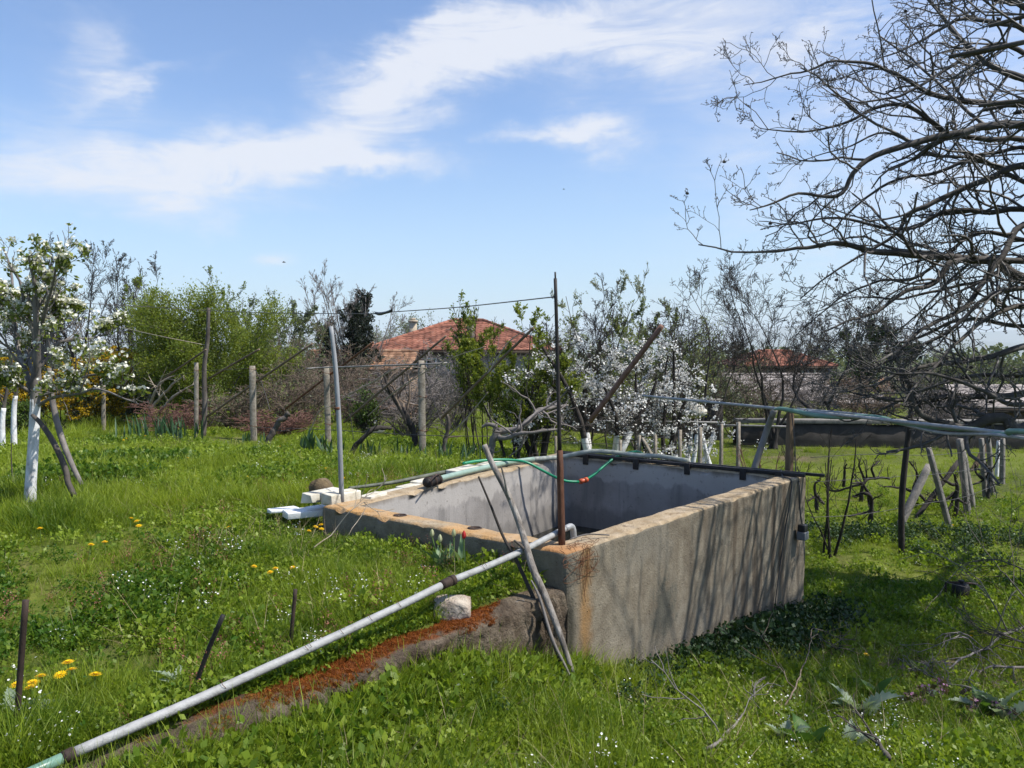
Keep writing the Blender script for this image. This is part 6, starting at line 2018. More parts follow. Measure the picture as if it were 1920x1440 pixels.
def proto(name, mb, mats):
    V = np.concatenate(mb.V)
    me = make_mesh(name, V, mb.F, mats, mb.M, True, {'tint': np.concatenate(mb.T)})
    o = bpy.data.objects.new(name, me)
    PROTO.objects.link(o)
    return o


def sub_collection(name, objs):
    c = bpy.data.collections.new(name)
    for o in objs:
        c.objects.link(o)
    return c


def strap_leaf(mb, base, az, length, width, rise, arch, lobes=0, n=9, cup=0.25, m=0, tint=.5, twist=0.0, rng=rg):
    """one curved leaf: centre line rises then arches over; lobes > 0 cuts a jagged edge"""
    o_ = np.array((math.cos(az), math.sin(az), 0))
    s_ = np.array((-math.sin(az), math.cos(az), 0))
    rows = []
    p = np.asarray(base, float)
    ang = rise
    for k in range(n):
        t = k / (n - 1)
        d = o_ * math.cos(ang) + np.array((0, 0, 1)) * math.sin(ang)
        nrm = -o_ * math.sin(ang) + np.array((0, 0, 1)) * math.cos(ang)
        w = width * (math.sin(math.pi * min(1, 0.12 + t * 0.9)) ** 0.7) * (1 - t ** 4)
        if lobes:
            w *= 0.80 + 0.30 * (1 if k % 2 else -0.5) * (0.5 + 0.5 * rng.random())
        ss = s_ * math.cos(twist * t) + nrm * math.sin(twist * t)
        sk = d * (0.03 * length if lobes and k % 2 else 0)
        rows += [p - ss * w * .5 + nrm * w * cup + sk, p, p + ss * w * .5 + nrm * w * cup + sk]
        p = p + d * length / (n - 1)
        ang -= arch / (n - 1)
    q = []
    for k in range(n - 1):
        a = 3 * k
        q += [(a, a + 1, a + 4, a + 3), (a + 1, a + 2, a + 5, a + 4)]
    mb.add(np.array(rows), [q], m, tint)


pr = np.random.default_rng(17)
G_SHORT, G_TALL, COVER, STRAW, FLOW, BROAD, MOSS, DOCK, NETTLE, DARK = [], [], [], [], [], [], [], [], [], []
for k in range(4):
    mb = MB()
    blades(mb, 26, pr, 0.06, 0.05, 0.13, 0.0055, 0.5, 0, 0.6)
    G_SHORT.append(proto('grass_short_%d' % k, mb, [M['grass']]))
    mb = MB()
    blades(mb, 24, pr, 0.055, 0.11, 0.25, 0.0065, 0.42, 0, 0.75)
    G_TALL.append(proto('grass_tall_%d' % k, mb, [M['grass']]))
    mb = MB()
    n = 64
    a = pr.uniform(0, 2 * math.pi, n)
    r = 0.075 * np.sqrt(pr.uniform(0, 1, n))
    z = pr.uniform(0.01, 0.085, n) * (1 - (r / 0.11) ** 2)
    pos = np.stack([np.cos(a) * r, np.sin(a) * r, z], -1)
    leaves(mb, pos, 0.024, pr, 0, 0.55, 0.62)
    blades(mb, 9, pr, 0.06, 0.05, 0.12, 0.004, 0.5)
    COVER.append(proto('cover_%d' % k, mb, [M['cover']]))
    mb = MB()
    blades(mb, 7, pr, 0.05, 0.10, 0.24, 0.0030, 0.9, 0, 0.9)
    STRAW.append(proto('straw_%d' % k, mb, [M['straw']]))
    mb = MB()
    blades(mb, 5, pr, 0.03, 0.09, 0.16, 0.002, 0.3, 0, 0.2)
    tips = np.stack([pr.normal(0, .03, 14), pr.normal(0, .03, 14), pr.uniform(.08, .17, 14)], -1)
    flowers(mb, tips, 0.0095, pr, 1, 1.2)
    FLOW.append(proto('flower_%d' % k, mb, [M['cover'], M['petal_white']]))
    mb = MB()
    for j_ in range(9):
        strap_leaf(mb, (pr.normal(0, .008), pr.normal(0, .008), 0.005), pr.uniform(0, 6.283), pr.uniform(.06, .11), pr.uniform(.018, .032), pr.uniform(.5, 1.35), pr.uniform(.5, 1.5), 0, 6, .22, 0, pr.uniform(0, 1), pr.normal(0, .5), pr)
    BROAD.append(proto('broad_%d' % k, mb, [M['cover']]))
    mb = MB()
    blades(mb, 16, pr, 0.02, 0.006, 0.022, 0.0035, 0.5, 0, 0.3, 2)
    MOSS.append(proto('moss_%d' % k, mb, [M['moss'] if k < 3 else M['moss_green']]))
    mb = MB()
    blades(mb, 3, pr, 0.02, 0.12, 0.2, 0.0022, 0.25, 0, 0.2)
    sp = np.stack([pr.normal(0, .018, 46), pr.normal(0, .018, 46), pr.uniform(.09, .19, 46)], -1)
    leaves(mb, sp, 0.009, pr, 0, 0.6, 0.6)
    DOCK.append(proto('dock_%d' % k, mb, [M['dock_red']]))
    mb = MB()
    for s in range(3):
        c = np.array((pr.normal(0, .025), pr.normal(0, .025), 0))
        hh = pr.uniform(.09, .15)
        for lev in range(4):
            zz = hh * (0.35 + 0.2 * lev)
            a = pr.uniform(0, 6) + np.arange(4) * math.pi / 2
            leaves(mb, np.stack([np.cos(a) * .004, np.sin(a) * .004, np.full(4, zz)], -1) + c, 0.026, pr, 0 if lev < 2 else 1, 0.2, 0.75, dirs=np.stack([np.cos(a), np.sin(a), np.full(4, -0.1)], -1) * 2)
        flowers(mb, c + np.stack([pr.normal(0, .006, 6), pr.normal(0, .006, 6), pr.uniform(hh * .8, hh * 1.05, 6)], -1), 0.010, pr, 2, 0.6)
    NETTLE.append(proto('nettle_%d' % k, mb, [M['cover'], M['nettle_top'], M['pink_flower']]))
    mb = MB()
    n = 70
    a = pr.uniform(0, 2 * math.pi, n)
    r = 0.10 * np.sqrt(pr.uniform(0, 1, n))
    leaves(mb, np.stack([np.cos(a) * r, np.sin(a) * r, pr.uniform(0.02, 0.20, n)], -1), 0.040, pr, 0, 0.35, 0.72)
    DARK.append(proto('dark_leaf_%d' % k, mb, [M['nettle_leaf']]))


def scatter(name, label, groups, kind='stuff'):
    """groups: list of (protos, xyz, scale, tint, tilt). One object whose points carry tufts."""
    P_, R_, S_, I_, T_ = [], [], [], [], []
    allp = []
    for protos, xyz, sc, tint, tilt in groups:
        n = len(xyz)
        if n == 0:
            continue
        for p in protos:
            if p not in allp:
                allp.append(p)
    allp = sorted(allp, key=lambda o: o.name)
    pos_of = {p.name: i for i, p in enumerate(allp)}
    for protos, xyz, sc, tint, tilt in groups:
        n = len(xyz)
        if n == 0:
            continue
        ch = RNG.integers(0, len(protos), n)
        lut = np.array([pos_of[p.name] for p in protos])
        P_.append(xyz)
        R_.append(np.stack([RNG.normal(0, tilt, n), RNG.normal(0, tilt, n), RNG.uniform(0, 6.283, n)], -1))
        S_.append(sc)
        I_.append(lut[ch])
        T_.append(tint)
    P_, R_, S_, I_, T_ = (np.concatenate(a) for a in (P_, R_, S_, I_, T_))
    me = bpy.data.meshes.new(name)
    me.vertices.add(len(P_))
    me.vertices.foreach_set('co', P_.astype(np.float32).ravel())
    for nm, tp, arr in (('prot', 'FLOAT_VECTOR', R_), ('pscale', 'FLOAT', S_), ('ptint', 'FLOAT', T_)):
        at = me.attributes.new(nm, tp, 'POINT')
        at.data.foreach_set('vector' if tp == 'FLOAT_VECTOR' else 'value', np.asarray(arr, np.float32).ravel())
    at = me.attributes.new('pidx', 'INT', 'POINT')
    at.data.foreach_set('value', I_.astype(np.int32))
    o = link(name, me)
    set_props(o, label, None, None, kind)
    ng = bpy.data.node_groups.new(name, 'GeometryNodeTree')
    ng.interface.new_socket('Geometry', in_out='INPUT', socket_type='NodeSocketGeometry')
    ng.interface.new_socket('Geometry', in_out='OUTPUT', socket_type='NodeSocketGeometry')
    N = ng.nodes
    gi, go = N.new('NodeGroupInput'), N.new('NodeGroupOutput')
    ci = N.new('GeometryNodeCollectionInfo')
    ci.inputs['Collection'].default_value = sub_collection(name + '_kinds', allp)
    ci.inputs['Separate Children'].default_value = True
    ci.inputs['Reset Children'].default_value = True
    ip = N.new('GeometryNodeInstanceOnPoints')
    ip.inputs['Pick Instance'].default_value = True

    def attr(nm, tp):
        a = N.new('GeometryNodeInputNamedAttribute')
        a.data_type = tp
        a.inputs['Name'].default_value = nm
        return [s for s in a.outputs if s.enabled][0]
    L = ng.links
    L.new(gi.outputs[0], ip.inputs['Points'])
    L.new(ci.outputs[0], ip.inputs['Instance'])
    L.new(attr('pidx', 'INT'), ip.inputs['Instance Index'])
    er = N.new('FunctionNodeEulerToRotation')
    L.new(attr('prot', 'FLOAT_VECTOR'), er.inputs[0])
    L.new(er.outputs[0], ip.inputs['Rotation'])
    L.new(attr('pscale', 'FLOAT'), ip.inputs['Scale'])
    L.new(ip.outputs[0], go.inputs[0])
    md = o.modifiers.new('scatter', 'NODES')
    md.node_group = ng
    return o


pd2 = unit(pd[:2])


def polar(n, r0, r1, power, half=0.78):
    """ground points in a wide sector in front of the viewer, denser nearby"""
    u = RNG.uniform(0, 1, n)
    e = 2 - power
    r = (r0 ** e + u * (r1 ** e - r0 ** e)) ** (1 / e)
    a = RNG.uniform(-half, half, n)
    return r * np.sin(a), r * np.cos(a), r


def kerb_dist(x, y):
    """distance across the old kerb, negative on the lower side; only meaningful for y < 4.2"""
    return (np.interp(y, KY, KX) - x) * 0.7


def keep(x, y, kerb_margin=0.10):
    d = edge_dist(x, y)
    ok = d < -0.02
    kd = kerb_dist(x, y)
    pdist = np.abs((x - q0[0]) * pd2[1] - (y - q0[1]) * pd2[0])
    ok &= ~((pdist < 0.05) & (y < 3.9))
    ok &= ~((y < 4.16) & (kd > -0.085) & (kd < kerb_margin))
    return ok


def n2(x, y, s, seed, o=2):
    return fbm(np.stack([x * s, y * s, np.zeros_like(x)], -1), o, seed)


def lay(n, r0, r1, power, margin=0.09):
    x, y, r = polar(n, r0, r1, power)
    k = keep(x, y, margin)
    x, y, r = x[k], y[k], r[k]
    up = np.where(y < 4.15, kerb_dist(x, y) > 0, x < np.interp(y, BY, BX))
    return x, y, r, up


def pts(x, y):
    return np.stack([x, y, T(x, y)], -1)


LUSH = [(G(95, 985), 0.36, 1.3), (G(310, 1045), 0.4, 0.5), (G(430, 1170), 0.3, 0.3), (G(250, 900), 0.5, 0.1), (G(780, 840), 1.0, 0.3), (G(690, 880), 0.8, 0.35)]


def lush_at(x, y):
    v = np.zeros_like(x)
    for c, r, w in LUSH:
        v += w * np.exp(-((x - c[0]) ** 2 + (y - c[1]) ** 2) / (r * r))
    return v


groups = []
# grass of the upper bed and of the slope
for (n, r0, r1, pw, sc0) in ((32000, 2.0, 7.5, 1.45, 0.64), (28000, 6.5, 17, 1.35, 0.88), (17000, 15, 46, 1.5, 1.7)):
    x, y, r, up = lay(n, r0, r1, pw)
    b = bare_at(x, y)
    pat = n2(x, y, 0.9, 41, 3)
    ls = lush_at(x, y)
    low = ~up
    prob = np.where(low, np.where(y > 6.5, 0.85, 0.34 + 0.2 * pat), np.clip(0.72 + 0.55 * pat, 0.25, 0.95)) * (1 - 0.85 * np.clip(b, 0, 1))
    k = RNG.uniform(0, 1, len(x)) < prob
    x, y, r, up, pat, ls, low = (v[k] for v in (x, y, r, up, pat, ls, low))
    ls = ls + np.where(low & (y < 3.7) & (x < 0.5), 0.28 + 0.5 * n2(x, y, 1.4, 47, 2), 0)
    tall = (RNG.uniform(0, 1, len(x)) < np.clip(0.32 + 0.45 * pat + 0.9 * ls, 0.02, 0.95)) & ~(low & (y > 7.5))
    sc = sc0 * RNG.uniform(0.6, 1.15, len(x)) * np.where(low & (y > 7.5), 0.72, 1.0) * (1 + 0.30 * pat) * (1 + 0.45 * np.clip(ls, 0, 1.3))
    sc = np.where((r > 12) & up, sc * 0.75, sc)
    dt_ = -edge_dist(x, y)
    sc = sc * np.where(up, 0.55 + 0.45 * np.clip(dt_ / 0.7, 0, 1), 1.0)
    # slow field of colour: fresh green against yellower ground
    tint = 0.63 + 0.38 * n2(x, y, 0.75, 51, 3) + 0.22 * n2(x, y, 3.1, 52, 2) - 0.40 * np.clip(ls, 0, 1.2) + RNG.normal(0, 0.13, len(x)) + np.where((y > 7.5), 0.20, 0.0) + np.where(low, 0.06, 0)
    tint = np.clip(tint, 0, 1)
    p = pts(x, y)
    groups.append((G_TALL, p[tall], sc[tall], tint[tall], 0.16))
    groups.append((G_SHORT, p[~tall], sc[~tall], tint[~tall], 0.16))
# straw among it
x, y, r, up = lay(8500, 2.0, 14, 1.3)
pat = n2(x, y, 0.8, 61, 2)
k = RNG.uniform(0, 1, len(x)) < np.clip(0.22 + 0.5 * pat + 0.6 * bare_at(x, y), 0, 1)
groups.append((STRAW, pts(x, y)[k], RNG.uniform(0.6, 1.2, k.sum()), RNG.uniform(0, 1, k.sum()), 0.3))
meadow = scatter('grass', 'fresh spring grass over the garden and the slope', groups)

groups = []
for (n, r0, r1, pw, sc0) in ((26000, 2.0, 7.5, 1.3, 0.95), (15000, 6.5, 16, 1.2, 1.35)):
    x, y, r, up = lay(n, r0, r1, pw)
    low = ~up
    pat = n2(x, y, 1.1, 71, 3)
    prob = np.where(low, np.where(y > 8.0, 0.22 + 0.3 * pat, 0.80), np.clip(0.40 + 0.6 * pat, 0.05, 0.9)) * (1 - 0.75 * np.clip(bare_at(x, y), 0, 1))
    k = RNG.uniform(0, 1, len(x)) < prob
    x, y, r, low, pat = (v[k] for v in (x, y, r, low, pat))
    tint = np.clip(0.60 + 0.36 * n2(x, y, 0.9, 81, 3) + 0.22 * n2(x, y, 3.5, 82, 2) + RNG.normal(0, 0.13, len(x)) + np.where(y > 8, .12, 0), 0, 1)
    sc = sc0 * RNG.uniform(0.55, 1.25, len(x)) * (1 + 0.35 * n2(x, y, 1.6, 83, 2))
    br = RNG.uniform(0, 1, len(x)) < 0.13
    p = pts(x, y)
    groups.append((COVER, p[~br], sc[~br], tint[~br], 0.2))
    groups.append((BROAD, p[br], sc[br] * 0.85, tint[br] * 0.8, 0.25))
# parsley-like bed by the pear tree and at the foot of the tank wall
for (px, py, rx, n, sc0, tn) in ((170, 905, 0.42, 190, 1.5, .25), (235, 875, 0.5, 190, 1.5, .25), (120, 900, .3, 70, 1.2, .4)):
    c = G(px, py)
    a, rr = RNG.uniform(0, 6.28, n), rx * np.sqrt(RNG.uniform(0, 1, n))
    x, y = c[0] + rr * np.cos(a) * 1.5, c[1] + rr * np.sin(a)
    groups.append((COVER, pts(x, y), RNG.uniform(.9, 1.5, n) * sc0, np.clip(tn + RNG.normal(0, .1, n), 0, 1), 0.2))
for (n, pr_, sc0) in ((900, COVER, 1.5), (620, G_TALL, 0.95), (240, BROAD, 1.0)):
    f_ = RNG.uniform(0, 1, n)
    j_ = (f_ * (nk - 1)).astype(int)
    off = -0.10 - np.abs(RNG.normal(0, .10, n))
    x, y = kp[j_, 0] + kn[j_, 0] * off, kp[j_, 1] + kn[j_, 1] * off
    k = edge_dist(x, y) < -0.03
    groups.append((pr_, pts(x, y)[k], RNG.uniform(.6, 1.2, k.sum()) * sc0, np.clip(0.6 + RNG.normal(0, .18, k.sum()), 0, 1), .2))
x, y, r, up = lay(900, 2.0, 5.5, 1.0)
k = (~up) & (n2(x, y, 1.5, 99, 2) > 0.0)
groups.append((BROAD, pts(x, y)[k], RNG.uniform(.7, 1.25, k.sum()), np.clip(0.35 + RNG.normal(0, .2, k.sum()), 0, 1), .3))
for (n, pr_, sc0) in ((420, COVER, .8), (160, G_SHORT, .8)):
    f_ = RNG.uniform(0.1, 1, n)
    j_ = (f_ * (nk - 1)).astype(int)
    off = 0.10 + np.abs(RNG.normal(0, .10, n))
    x, y = kp[j_, 0] + kn[j_, 0] * off, kp[j_, 1] + kn[j_, 1] * off
    k = edge_dist(x, y) < -0.03
    groups.append((pr_, pts(x, y)[k], RNG.uniform(.6, 1.2, k.sum()) * sc0, np.clip(0.5 + RNG.normal(0, .18, k.sum()), 0, 1), .2))
weeds = scatter('ground_cover', 'small-leaved weeds growing through the grass', groups)

groups = []
x, y, r, up = lay(5200, 2.0, 12, 1.2)
pat = n2(x, y, 1.3, 91, 2)
k = RNG.uniform(0, 1, len(x)) < 0.32 * np.clip(0.12 + 0.75 * pat, 0.0, 1) * np.where(up | (y < 4.0), 1.0, 0.3)
groups.append((FLOW, pts(x, y)[k], RNG.uniform(0.55, 1.05, k.sum()), RNG.uniform(0.2, 0.8, k.sum()), 0.15))
flw = scatter('white_wildflowers', 'tiny white wildflowers dotted through the grass', groups)
groups = []
x, y, r, up = lay(1500, 2.0, 8, 1.2)
k = (n2(x, y, 1.0, 95, 2) > 0.12) & up
groups.append((DOCK, pts(x, y)[k], RNG.uniform(0.6, 1.1, k.sum()), RNG.uniform(0, 1, k.sum()), 0.12))
sor = scatter('red_sorrel', 'reddish sorrel spikes in the upper grass', groups)
groups = []
x, y, r, up = lay(1500, 2.0, 6.0, 1.2)
k = (n2(x, y, 1.2, 97, 2) > 0.88) & ~up & (y < 5.0)
groups.append((NETTLE, pts(x, y)[k], RNG.uniform(0.75, 1.25, k.sum()), RNG.uniform(0.1, 0.7, k.sum()), 0.12))
net = scatter('dead_nettles', 'purple-topped dead nettles in the weeds before the tank', groups)
# dark leafy growth along the foot of the tank wall
groups = []
n = 560
t_ = RNG.uniform(-0.05, 1.08, n)
out_ = np.abs(RNG.normal(0, 0.20, n)) + 0.02
hgt = np.clip(0.25 + 1.0 * np.clip((t_ - 0.22) * 3.0, 0, 1), 0, 1.15)
x = TN[0] + (TR[0] - TN[0]) * t_ + nR[0] * out_
y = TN[1] + (TR[1] - TN[1]) * t_ + nR[1] * out_
kk = RNG.uniform(0, 1, n) < np.clip(0.15 + hgt, 0, 1)
x, y, hgt, out_ = x[kk], y[kk], hgt[kk], out_[kk]
groups.append((DARK, pts(x, y), RNG.uniform(0.5, 0.95, len(x)) * (0.45 + 0.6 * hgt), np.clip(0.25 + RNG.normal(0, .15, len(x)), 0, 1), 0.25))
n = 240
x, y = RNG.normal(0, .3, n), RNG.normal(0, .22, n)
for px, py in ((1700, 1010), (1800, 1050), (1870, 1020), (1560, 1010)):
    c = G(px, py)
    m_ = 45
    xx, yy = c[0] + RNG.normal(0, .32, m_), c[1] + RNG.normal(0, .3, m_)
    groups.append((DARK, pts(xx, yy), RNG.uniform(0.6, 1.0, m_), np.clip(0.55 + RNG.normal(0, .2, m_), 0, 1), 0.25))
for c0, c1 in (((700, 1290), (1000, 1250)),):
    m_ = 60
    f_ = RNG.uniform(0, 1, m_)
    xx = np.interp(f_, [0, 1], [-0.45, 0.12]) + RNG.normal(0.10, .05, m_)
    yy = np.interp(f_, [0, 1], [3.30, 3.85]) - np.abs(RNG.normal(0.10, .05, m_))
    groups.append((DARK, pts(xx, yy), RNG.uniform(0.35, 0.6, m_), np.clip(0.5 + RNG.normal(0, .2, m_), 0, 1), 0.25))
nets = scatter('nettles', 'dark leafy nettles along the foot of the tank wall', groups)

# moss tufts on the kerb
mp = []
ms = []
for lvl in range(6, 17):
    q = Vk[lvl]
    for rep in range(14):
        j = RNG.integers(0, nk - 1, 300)
        f = RNG.uniform(0, 1, 300)[:, None]
        l2 = RNG.uniform(0, 1, 300)[:, None]
        q2 = Vk[lvl + 1]
        a_ = q[j] * (1 - f) + q[j + 1] * f
        b_ = q2[j] * (1 - f) + q2[j + 1] * f
        c_ = a_ * (1 - l2) + b_ * l2
        w_ = np.array(tk[lvl])[j] + 0.5 * fbm(c_ * 9, 3, 8)
        s_ = w_ > 0.5
        mp.append(c_[s_])
        ms.append(su[j][s_])
mp = np.concatenate(mp)
ms = np.concatenate(ms)
mg = ms + RNG.normal(0, .05, len(ms)) > 0.52
moss = scatter('moss', 'rust-red and ochre moss cushions on the old wall top', [(MOSS[:3], mp[~mg], RNG.uniform(0.4, 0.9, (~mg).sum()), RNG.uniform(0, 1, (~mg).sum()), 0.5), (MOSS[2:], mp[mg], RNG.uniform(0.3, 0.75, mg.sum()), RNG.uniform(0, 1, mg.sum()), 0.5)])

# ------------------------------------------------------------------ single flowers and leafy plants
DAND = [(240, 985), (264, 988), (262, 997), (75, 1004), (166, 1038), (196, 1032), (605, 996), (585, 1000), (600, 1004), (576, 1010), (471, 1080), (510, 1091), (518, 1085), (557, 1080), (123, 1290), (137, 1290),
        (75, 1303), (62, 1312), (68, 1322), (38, 1313), (130, 1274), (173, 1300), (435, 1002), (362, 895), (346, 862), (388, 898), (458, 898), (468, 902), (478, 902), (655, 891), (614, 882), (232, 828), (245, 824),
        (524, 840), (505, 842), (534, 838), (745, 868), (640, 900), (1578, 1115), (1830, 1194), (1820, 1203), (1843, 1196), (1618, 1238), (1785, 988), (1520, 1176), (270, 810), (275, 820)]
rg = np.random.default_rng(301)


def dandelion(px, py, lab, size=1.0, first=[None]):
    g = G(px, py + 14)
    top = P(px, py, g[1])
    h = float(np.clip(top[2] - g[2] + 0.02, 0.09, 0.2))
    if first[0] is None:
        t = thing('dandelion', g, lab, 'flower', 'yellow dandelions in the grass')
        mb = MB()
        tubes(mb, np.array([g + (0, 0, 0), g + (0.006, 0, h * .5), g + (0.002, 0, h)]), 0.0022, 4)
        s = mb.build('stem', M['stem_green'], t)
        mb = MB()
        c = g + (0.002, 0, h)
        for lay_, (nn, rr, zz) in enumerate(((16, .021, .003), (14, .016, .007), (9, .009, .010))):
            a = np.arange(nn) / nn * 6.283 + lay_ * .2
            for aa in a:
                d_ = np.array((math.cos(aa), math.sin(aa), 0))
                s_ = np.array((-math.sin(aa), math.cos(aa), 0))
                mb.add([c + (0, 0, zz * .5), c + d_ * rr * .6 + s_ * .0022 + (0, 0, zz), c + d_ * rr + (0, 0, zz + .001), c + d_ * rr * .6 - s_ * .0022 + (0, 0, zz)], [[(0, 1, 2, 3)]], 0, rg.uniform(0, 1))
        f = mb.build('flower_head', M['dandelion'], t)
        first[0] = (t, s, f, h)
        return t
    t0, s0, f0, h0 = first[0]
    t = t0.copy()
    COL.objects.link(t)
    t.location = g
    ORG[t.name] = g
    t['label'] = lab
    for ch in (s0, f0):
        c = ch.copy()
        COL.objects.link(c)
        c.parent = t
    t.scale = (size, size, h / h0)
    t.rotation_euler = (rg.normal(0, .18), rg.normal(0, .18), rg.uniform(0, 6.28))
    return t


def where(px, py):
    if px > 1400:
        return 'in the shaded grass right of the tank wall'
    if py > 1250:
        return 'beside the rusty stake near the pipe end'
    if 560 < px < 640 and py > 980:
        return 'below the white foam slabs'
    if 450 < px < 570 and py > 1050:
        return 'above the short upright stake'
    if px < 300 and py > 970:
        return 'in front of the pear tree'
    if py < 850:
        return 'near the far concrete posts'
    return 'between pear tree and grey pole'


ORD = ['leftmost', 'second from left', 'third from left', 'fourth from left', 'fifth from left', 'sixth from left', 'seventh from left', 'eighth from left', 'ninth from left', 'tenth from left', 'eleventh from left', 'twelfth from left']
CL = {}
for px, py in DAND:
    CL.setdefault(where(px, py), []).append((px, py))
for w_, lst in CL.items():
    for i, (px, py) in enumerate(sorted(lst)):
        dandelion(px, py, 'yellow dandelion, %s of those %s' % (ORD[min(i, 11)], w_), 1.25 if py > 1250 else rg.uniform(.9, 1.1))


def leaf_plant(name, label, px, py, specs, mat, cat='plant', group=None, leafname='leaf', lift=0.0):
    g = G(px, py, lift)
    t = thing(name, g, label, cat, group)
    for (az, ln, wd, rise, arch, lobes, dx, dy) in specs:
        mb = MB()
        strap_leaf(mb, g + (dx, dy, 0), az, ln, wd, rise, arch, lobes, 21 if lobes else 9, 0.3 if lobes else 0.2, 0, float(np.clip(.5 + rg.normal(0, .2), 0, 1)), rg.normal(0, .4))
        mb.build(leafname, M[mat], t)
    return t


def rosette(n, ln, wd, rise, arch, lobes, spread=0.02):
    out = []
    for k in range(n):
        out.append((rg.uniform(0, 6.28), ln * rg.uniform(.7, 1.15), wd * rg.uniform(.75, 1.15), rise + rg.normal(0, .2), arch * rg.uniform(.6, 1.3), lobes, rg.normal(0, spread), rg.normal(0, spread)))
    return out


for px, py, n, ln, wd, lab in (
        (1618, 1352, 9, 0.26, 0.10, 'large grey-woolly thistle in the middle of the shaded weeds'),
        (1880, 1360, 9, 0.27, 0.10, 'large grey-woolly thistle at the right picture edge'),
        (1760, 1325, 4, 0.15, 0.05, 'small pale thistle below the long dead branch'),
        (1470, 1400, 5, 0.17, 0.07, 'small thistle beside the brown dead twig'),
        (1600, 1412, 5, 0.18, 0.08, 'pale thistle rosette at the bottom edge over the dark stick'),
        (40, 1352, 5, 0.17, 0.07, 'blue-grey broad-leaved plant at the foot of the rusty stake'),
        (345, 1298, 4, 0.15, 0.05, 'woolly pale leaves at the foot of the leaning black stake'),
        (815, 1078, 6, 0.12, 0.04, 'pale-leaved weed in the grass below the tulips')):
    leaf_plant('thistle', lab, px, py, rosette(n, ln * 0.9, wd * 0.85, 1.15, 1.0, 1), 'thistle_leaf', 'plant', 'woolly-leaved thistles')
for px, py, n, ln, wd, lab in (
        (1640, 1330, 5, 0.20, 0.08, 'broad dark green weed growing through the middle thistle'),
        (1520, 1408, 5, 0.15, 0.10, 'two-leaved green weed at the bottom edge right of the dead twig'),
        (1845, 1350, 6, 0.20, 0.08, 'broad green weed left of the edge thistle'),
        (412, 1318, 5, 0.09, 0.045, 'bright green weed leaning over the white pipe'),
        (850, 1165, 6, 0.09, 0.025, 'green rosette with narrow leaves in front of the pale rock'),
        (1110, 1010, 3, 0.06, 0.02, 'small weed on the rim by the pole')):
    if px == 1110:
        continue
    leaf_plant('weed', lab, px, py, rosette(n, ln, wd, 1.05, 0.7, 0), 'weed_leaf', 'plant', 'broad-leaved green weeds')
for px, py, n, ln, wd, sp, lab in (
        (265, 825, 15, 0.40, 0.026, .16, 'dense iris clump in front of the greenish concrete post'),
        (305, 826, 18, 0.44, 0.026, .18, 'dense iris clump in the middle of the iris bed'),
        (345, 826, 15, 0.40, 0.026, .16, 'dense iris clump beside the tall wooden post'),
        (588, 858, 12, 0.34, 0.05, .10, 'iris clump with broad leaves left of the grey pole'),
        (622, 862, 7, 0.26, 0.03, .08, 'iris clump right at the grey pole'),
        (705, 858, 9, 0.22, 0.028, .12, 'iris clump under the arching vine trunk'),
        (760, 862, 8, 0.22, 0.03, .10, 'iris clump left of the nearest concrete post'),
        (845, 872, 14, 0.28, 0.02, .13, 'tall narrow-leaved iris clump under the pale forked vine'),
        (878, 862, 9, 0.26, 0.02, .10, 'narrow-leaved iris clump behind the white block'),
        (460, 832, 8, 0.18, 0.03, .14, 'low dark iris clump beside the concrete post with a stay wire')):
    leaf_plant('iris_clump', lab, px, py, rosette(int(n * 1.5), ln * 1.12, wd * 1.25, 1.42, 0.35, 0, sp), 'iris_leaf', 'plant', 'iris clumps along the trellis')
# tulips in front of the tank
TUL = [((810, 1001), (822, 1062), 'tulip_bud', 'closed pale tulip bud, the leftmost one before the tank rim'), ((825, 1011), (830, 1066), 'tulip_bud', 'closed pale tulip bud, the lowest one before the tank rim'),
       ((851, 1001), (848, 1062), 'tulip_bud', 'closed pale tulip bud next to the red tulip'), ((870, 1004), (866, 1060), 'tulip_red', 'single red tulip bud in front of the tank rim')]
for (bx_, by_), (fx, fy), mt, lab in TUL:
    g = G(fx, fy + 14)
    t = thing('tulip', g, lab, 'flower', 'tulips before the tank')
    top = P(bx_, by_, g[1])
    mb = MB()
    tubes(mb, crv([g, (g + top) / 2 + (0.004, 0, 0), top - (0, 0, .015)], 8), 0.0036, 6)
    mb.build('stem', M['stem_green'], t)
    mb = MB()
    for k in range(6):
        a = k * math.pi / 3
        o_ = np.array((math.cos(a), math.sin(a), 0))
        s_ = np.array((-math.sin(a), math.cos(a), 0))
        rows = []
        for zz, rr, ww in ((-.018, .003, .004), (-.010, .0095, .011), (.002, .0115, .013), (.016, .0085, .010), (.028, .002, .001)):
            rows += [top + o_ * rr * (0.94 if k % 2 else 1.0) - s_ * ww * .5 * 1.1 + (0, 0, zz), top + o_ * rr * 1.1 + (0, 0, zz), top + o_ * rr * (0.94 if k % 2 else 1.0) + s_ * ww * .5 * 1.1 + (0, 0, zz)]
        q = []
        for j in range(4):
            b_ = 3 * j
            q += [(b_, b_ + 1, b_ + 4, b_ + 3), (b_ + 1, b_ + 2, b_ + 5, b_ + 4)]
        mb.add(np.array(rows), [q], 0, rg.uniform(.2, .8))
    mb.build('bud', M[mt], t)
    for k in range(4):
        mb = MB()
        strap_leaf(mb, g, rg.uniform(0, 6.28), rg.uniform(.15, .22), rg.uniform(.032, .048), rg.uniform(1.0, 1.4), rg.uniform(.2, .9), 0, 9, .3, 0, rg.uniform(.2, .8), rg.normal(0, .4))
        mb.build('leaf', M['tulip_leaf'], t)
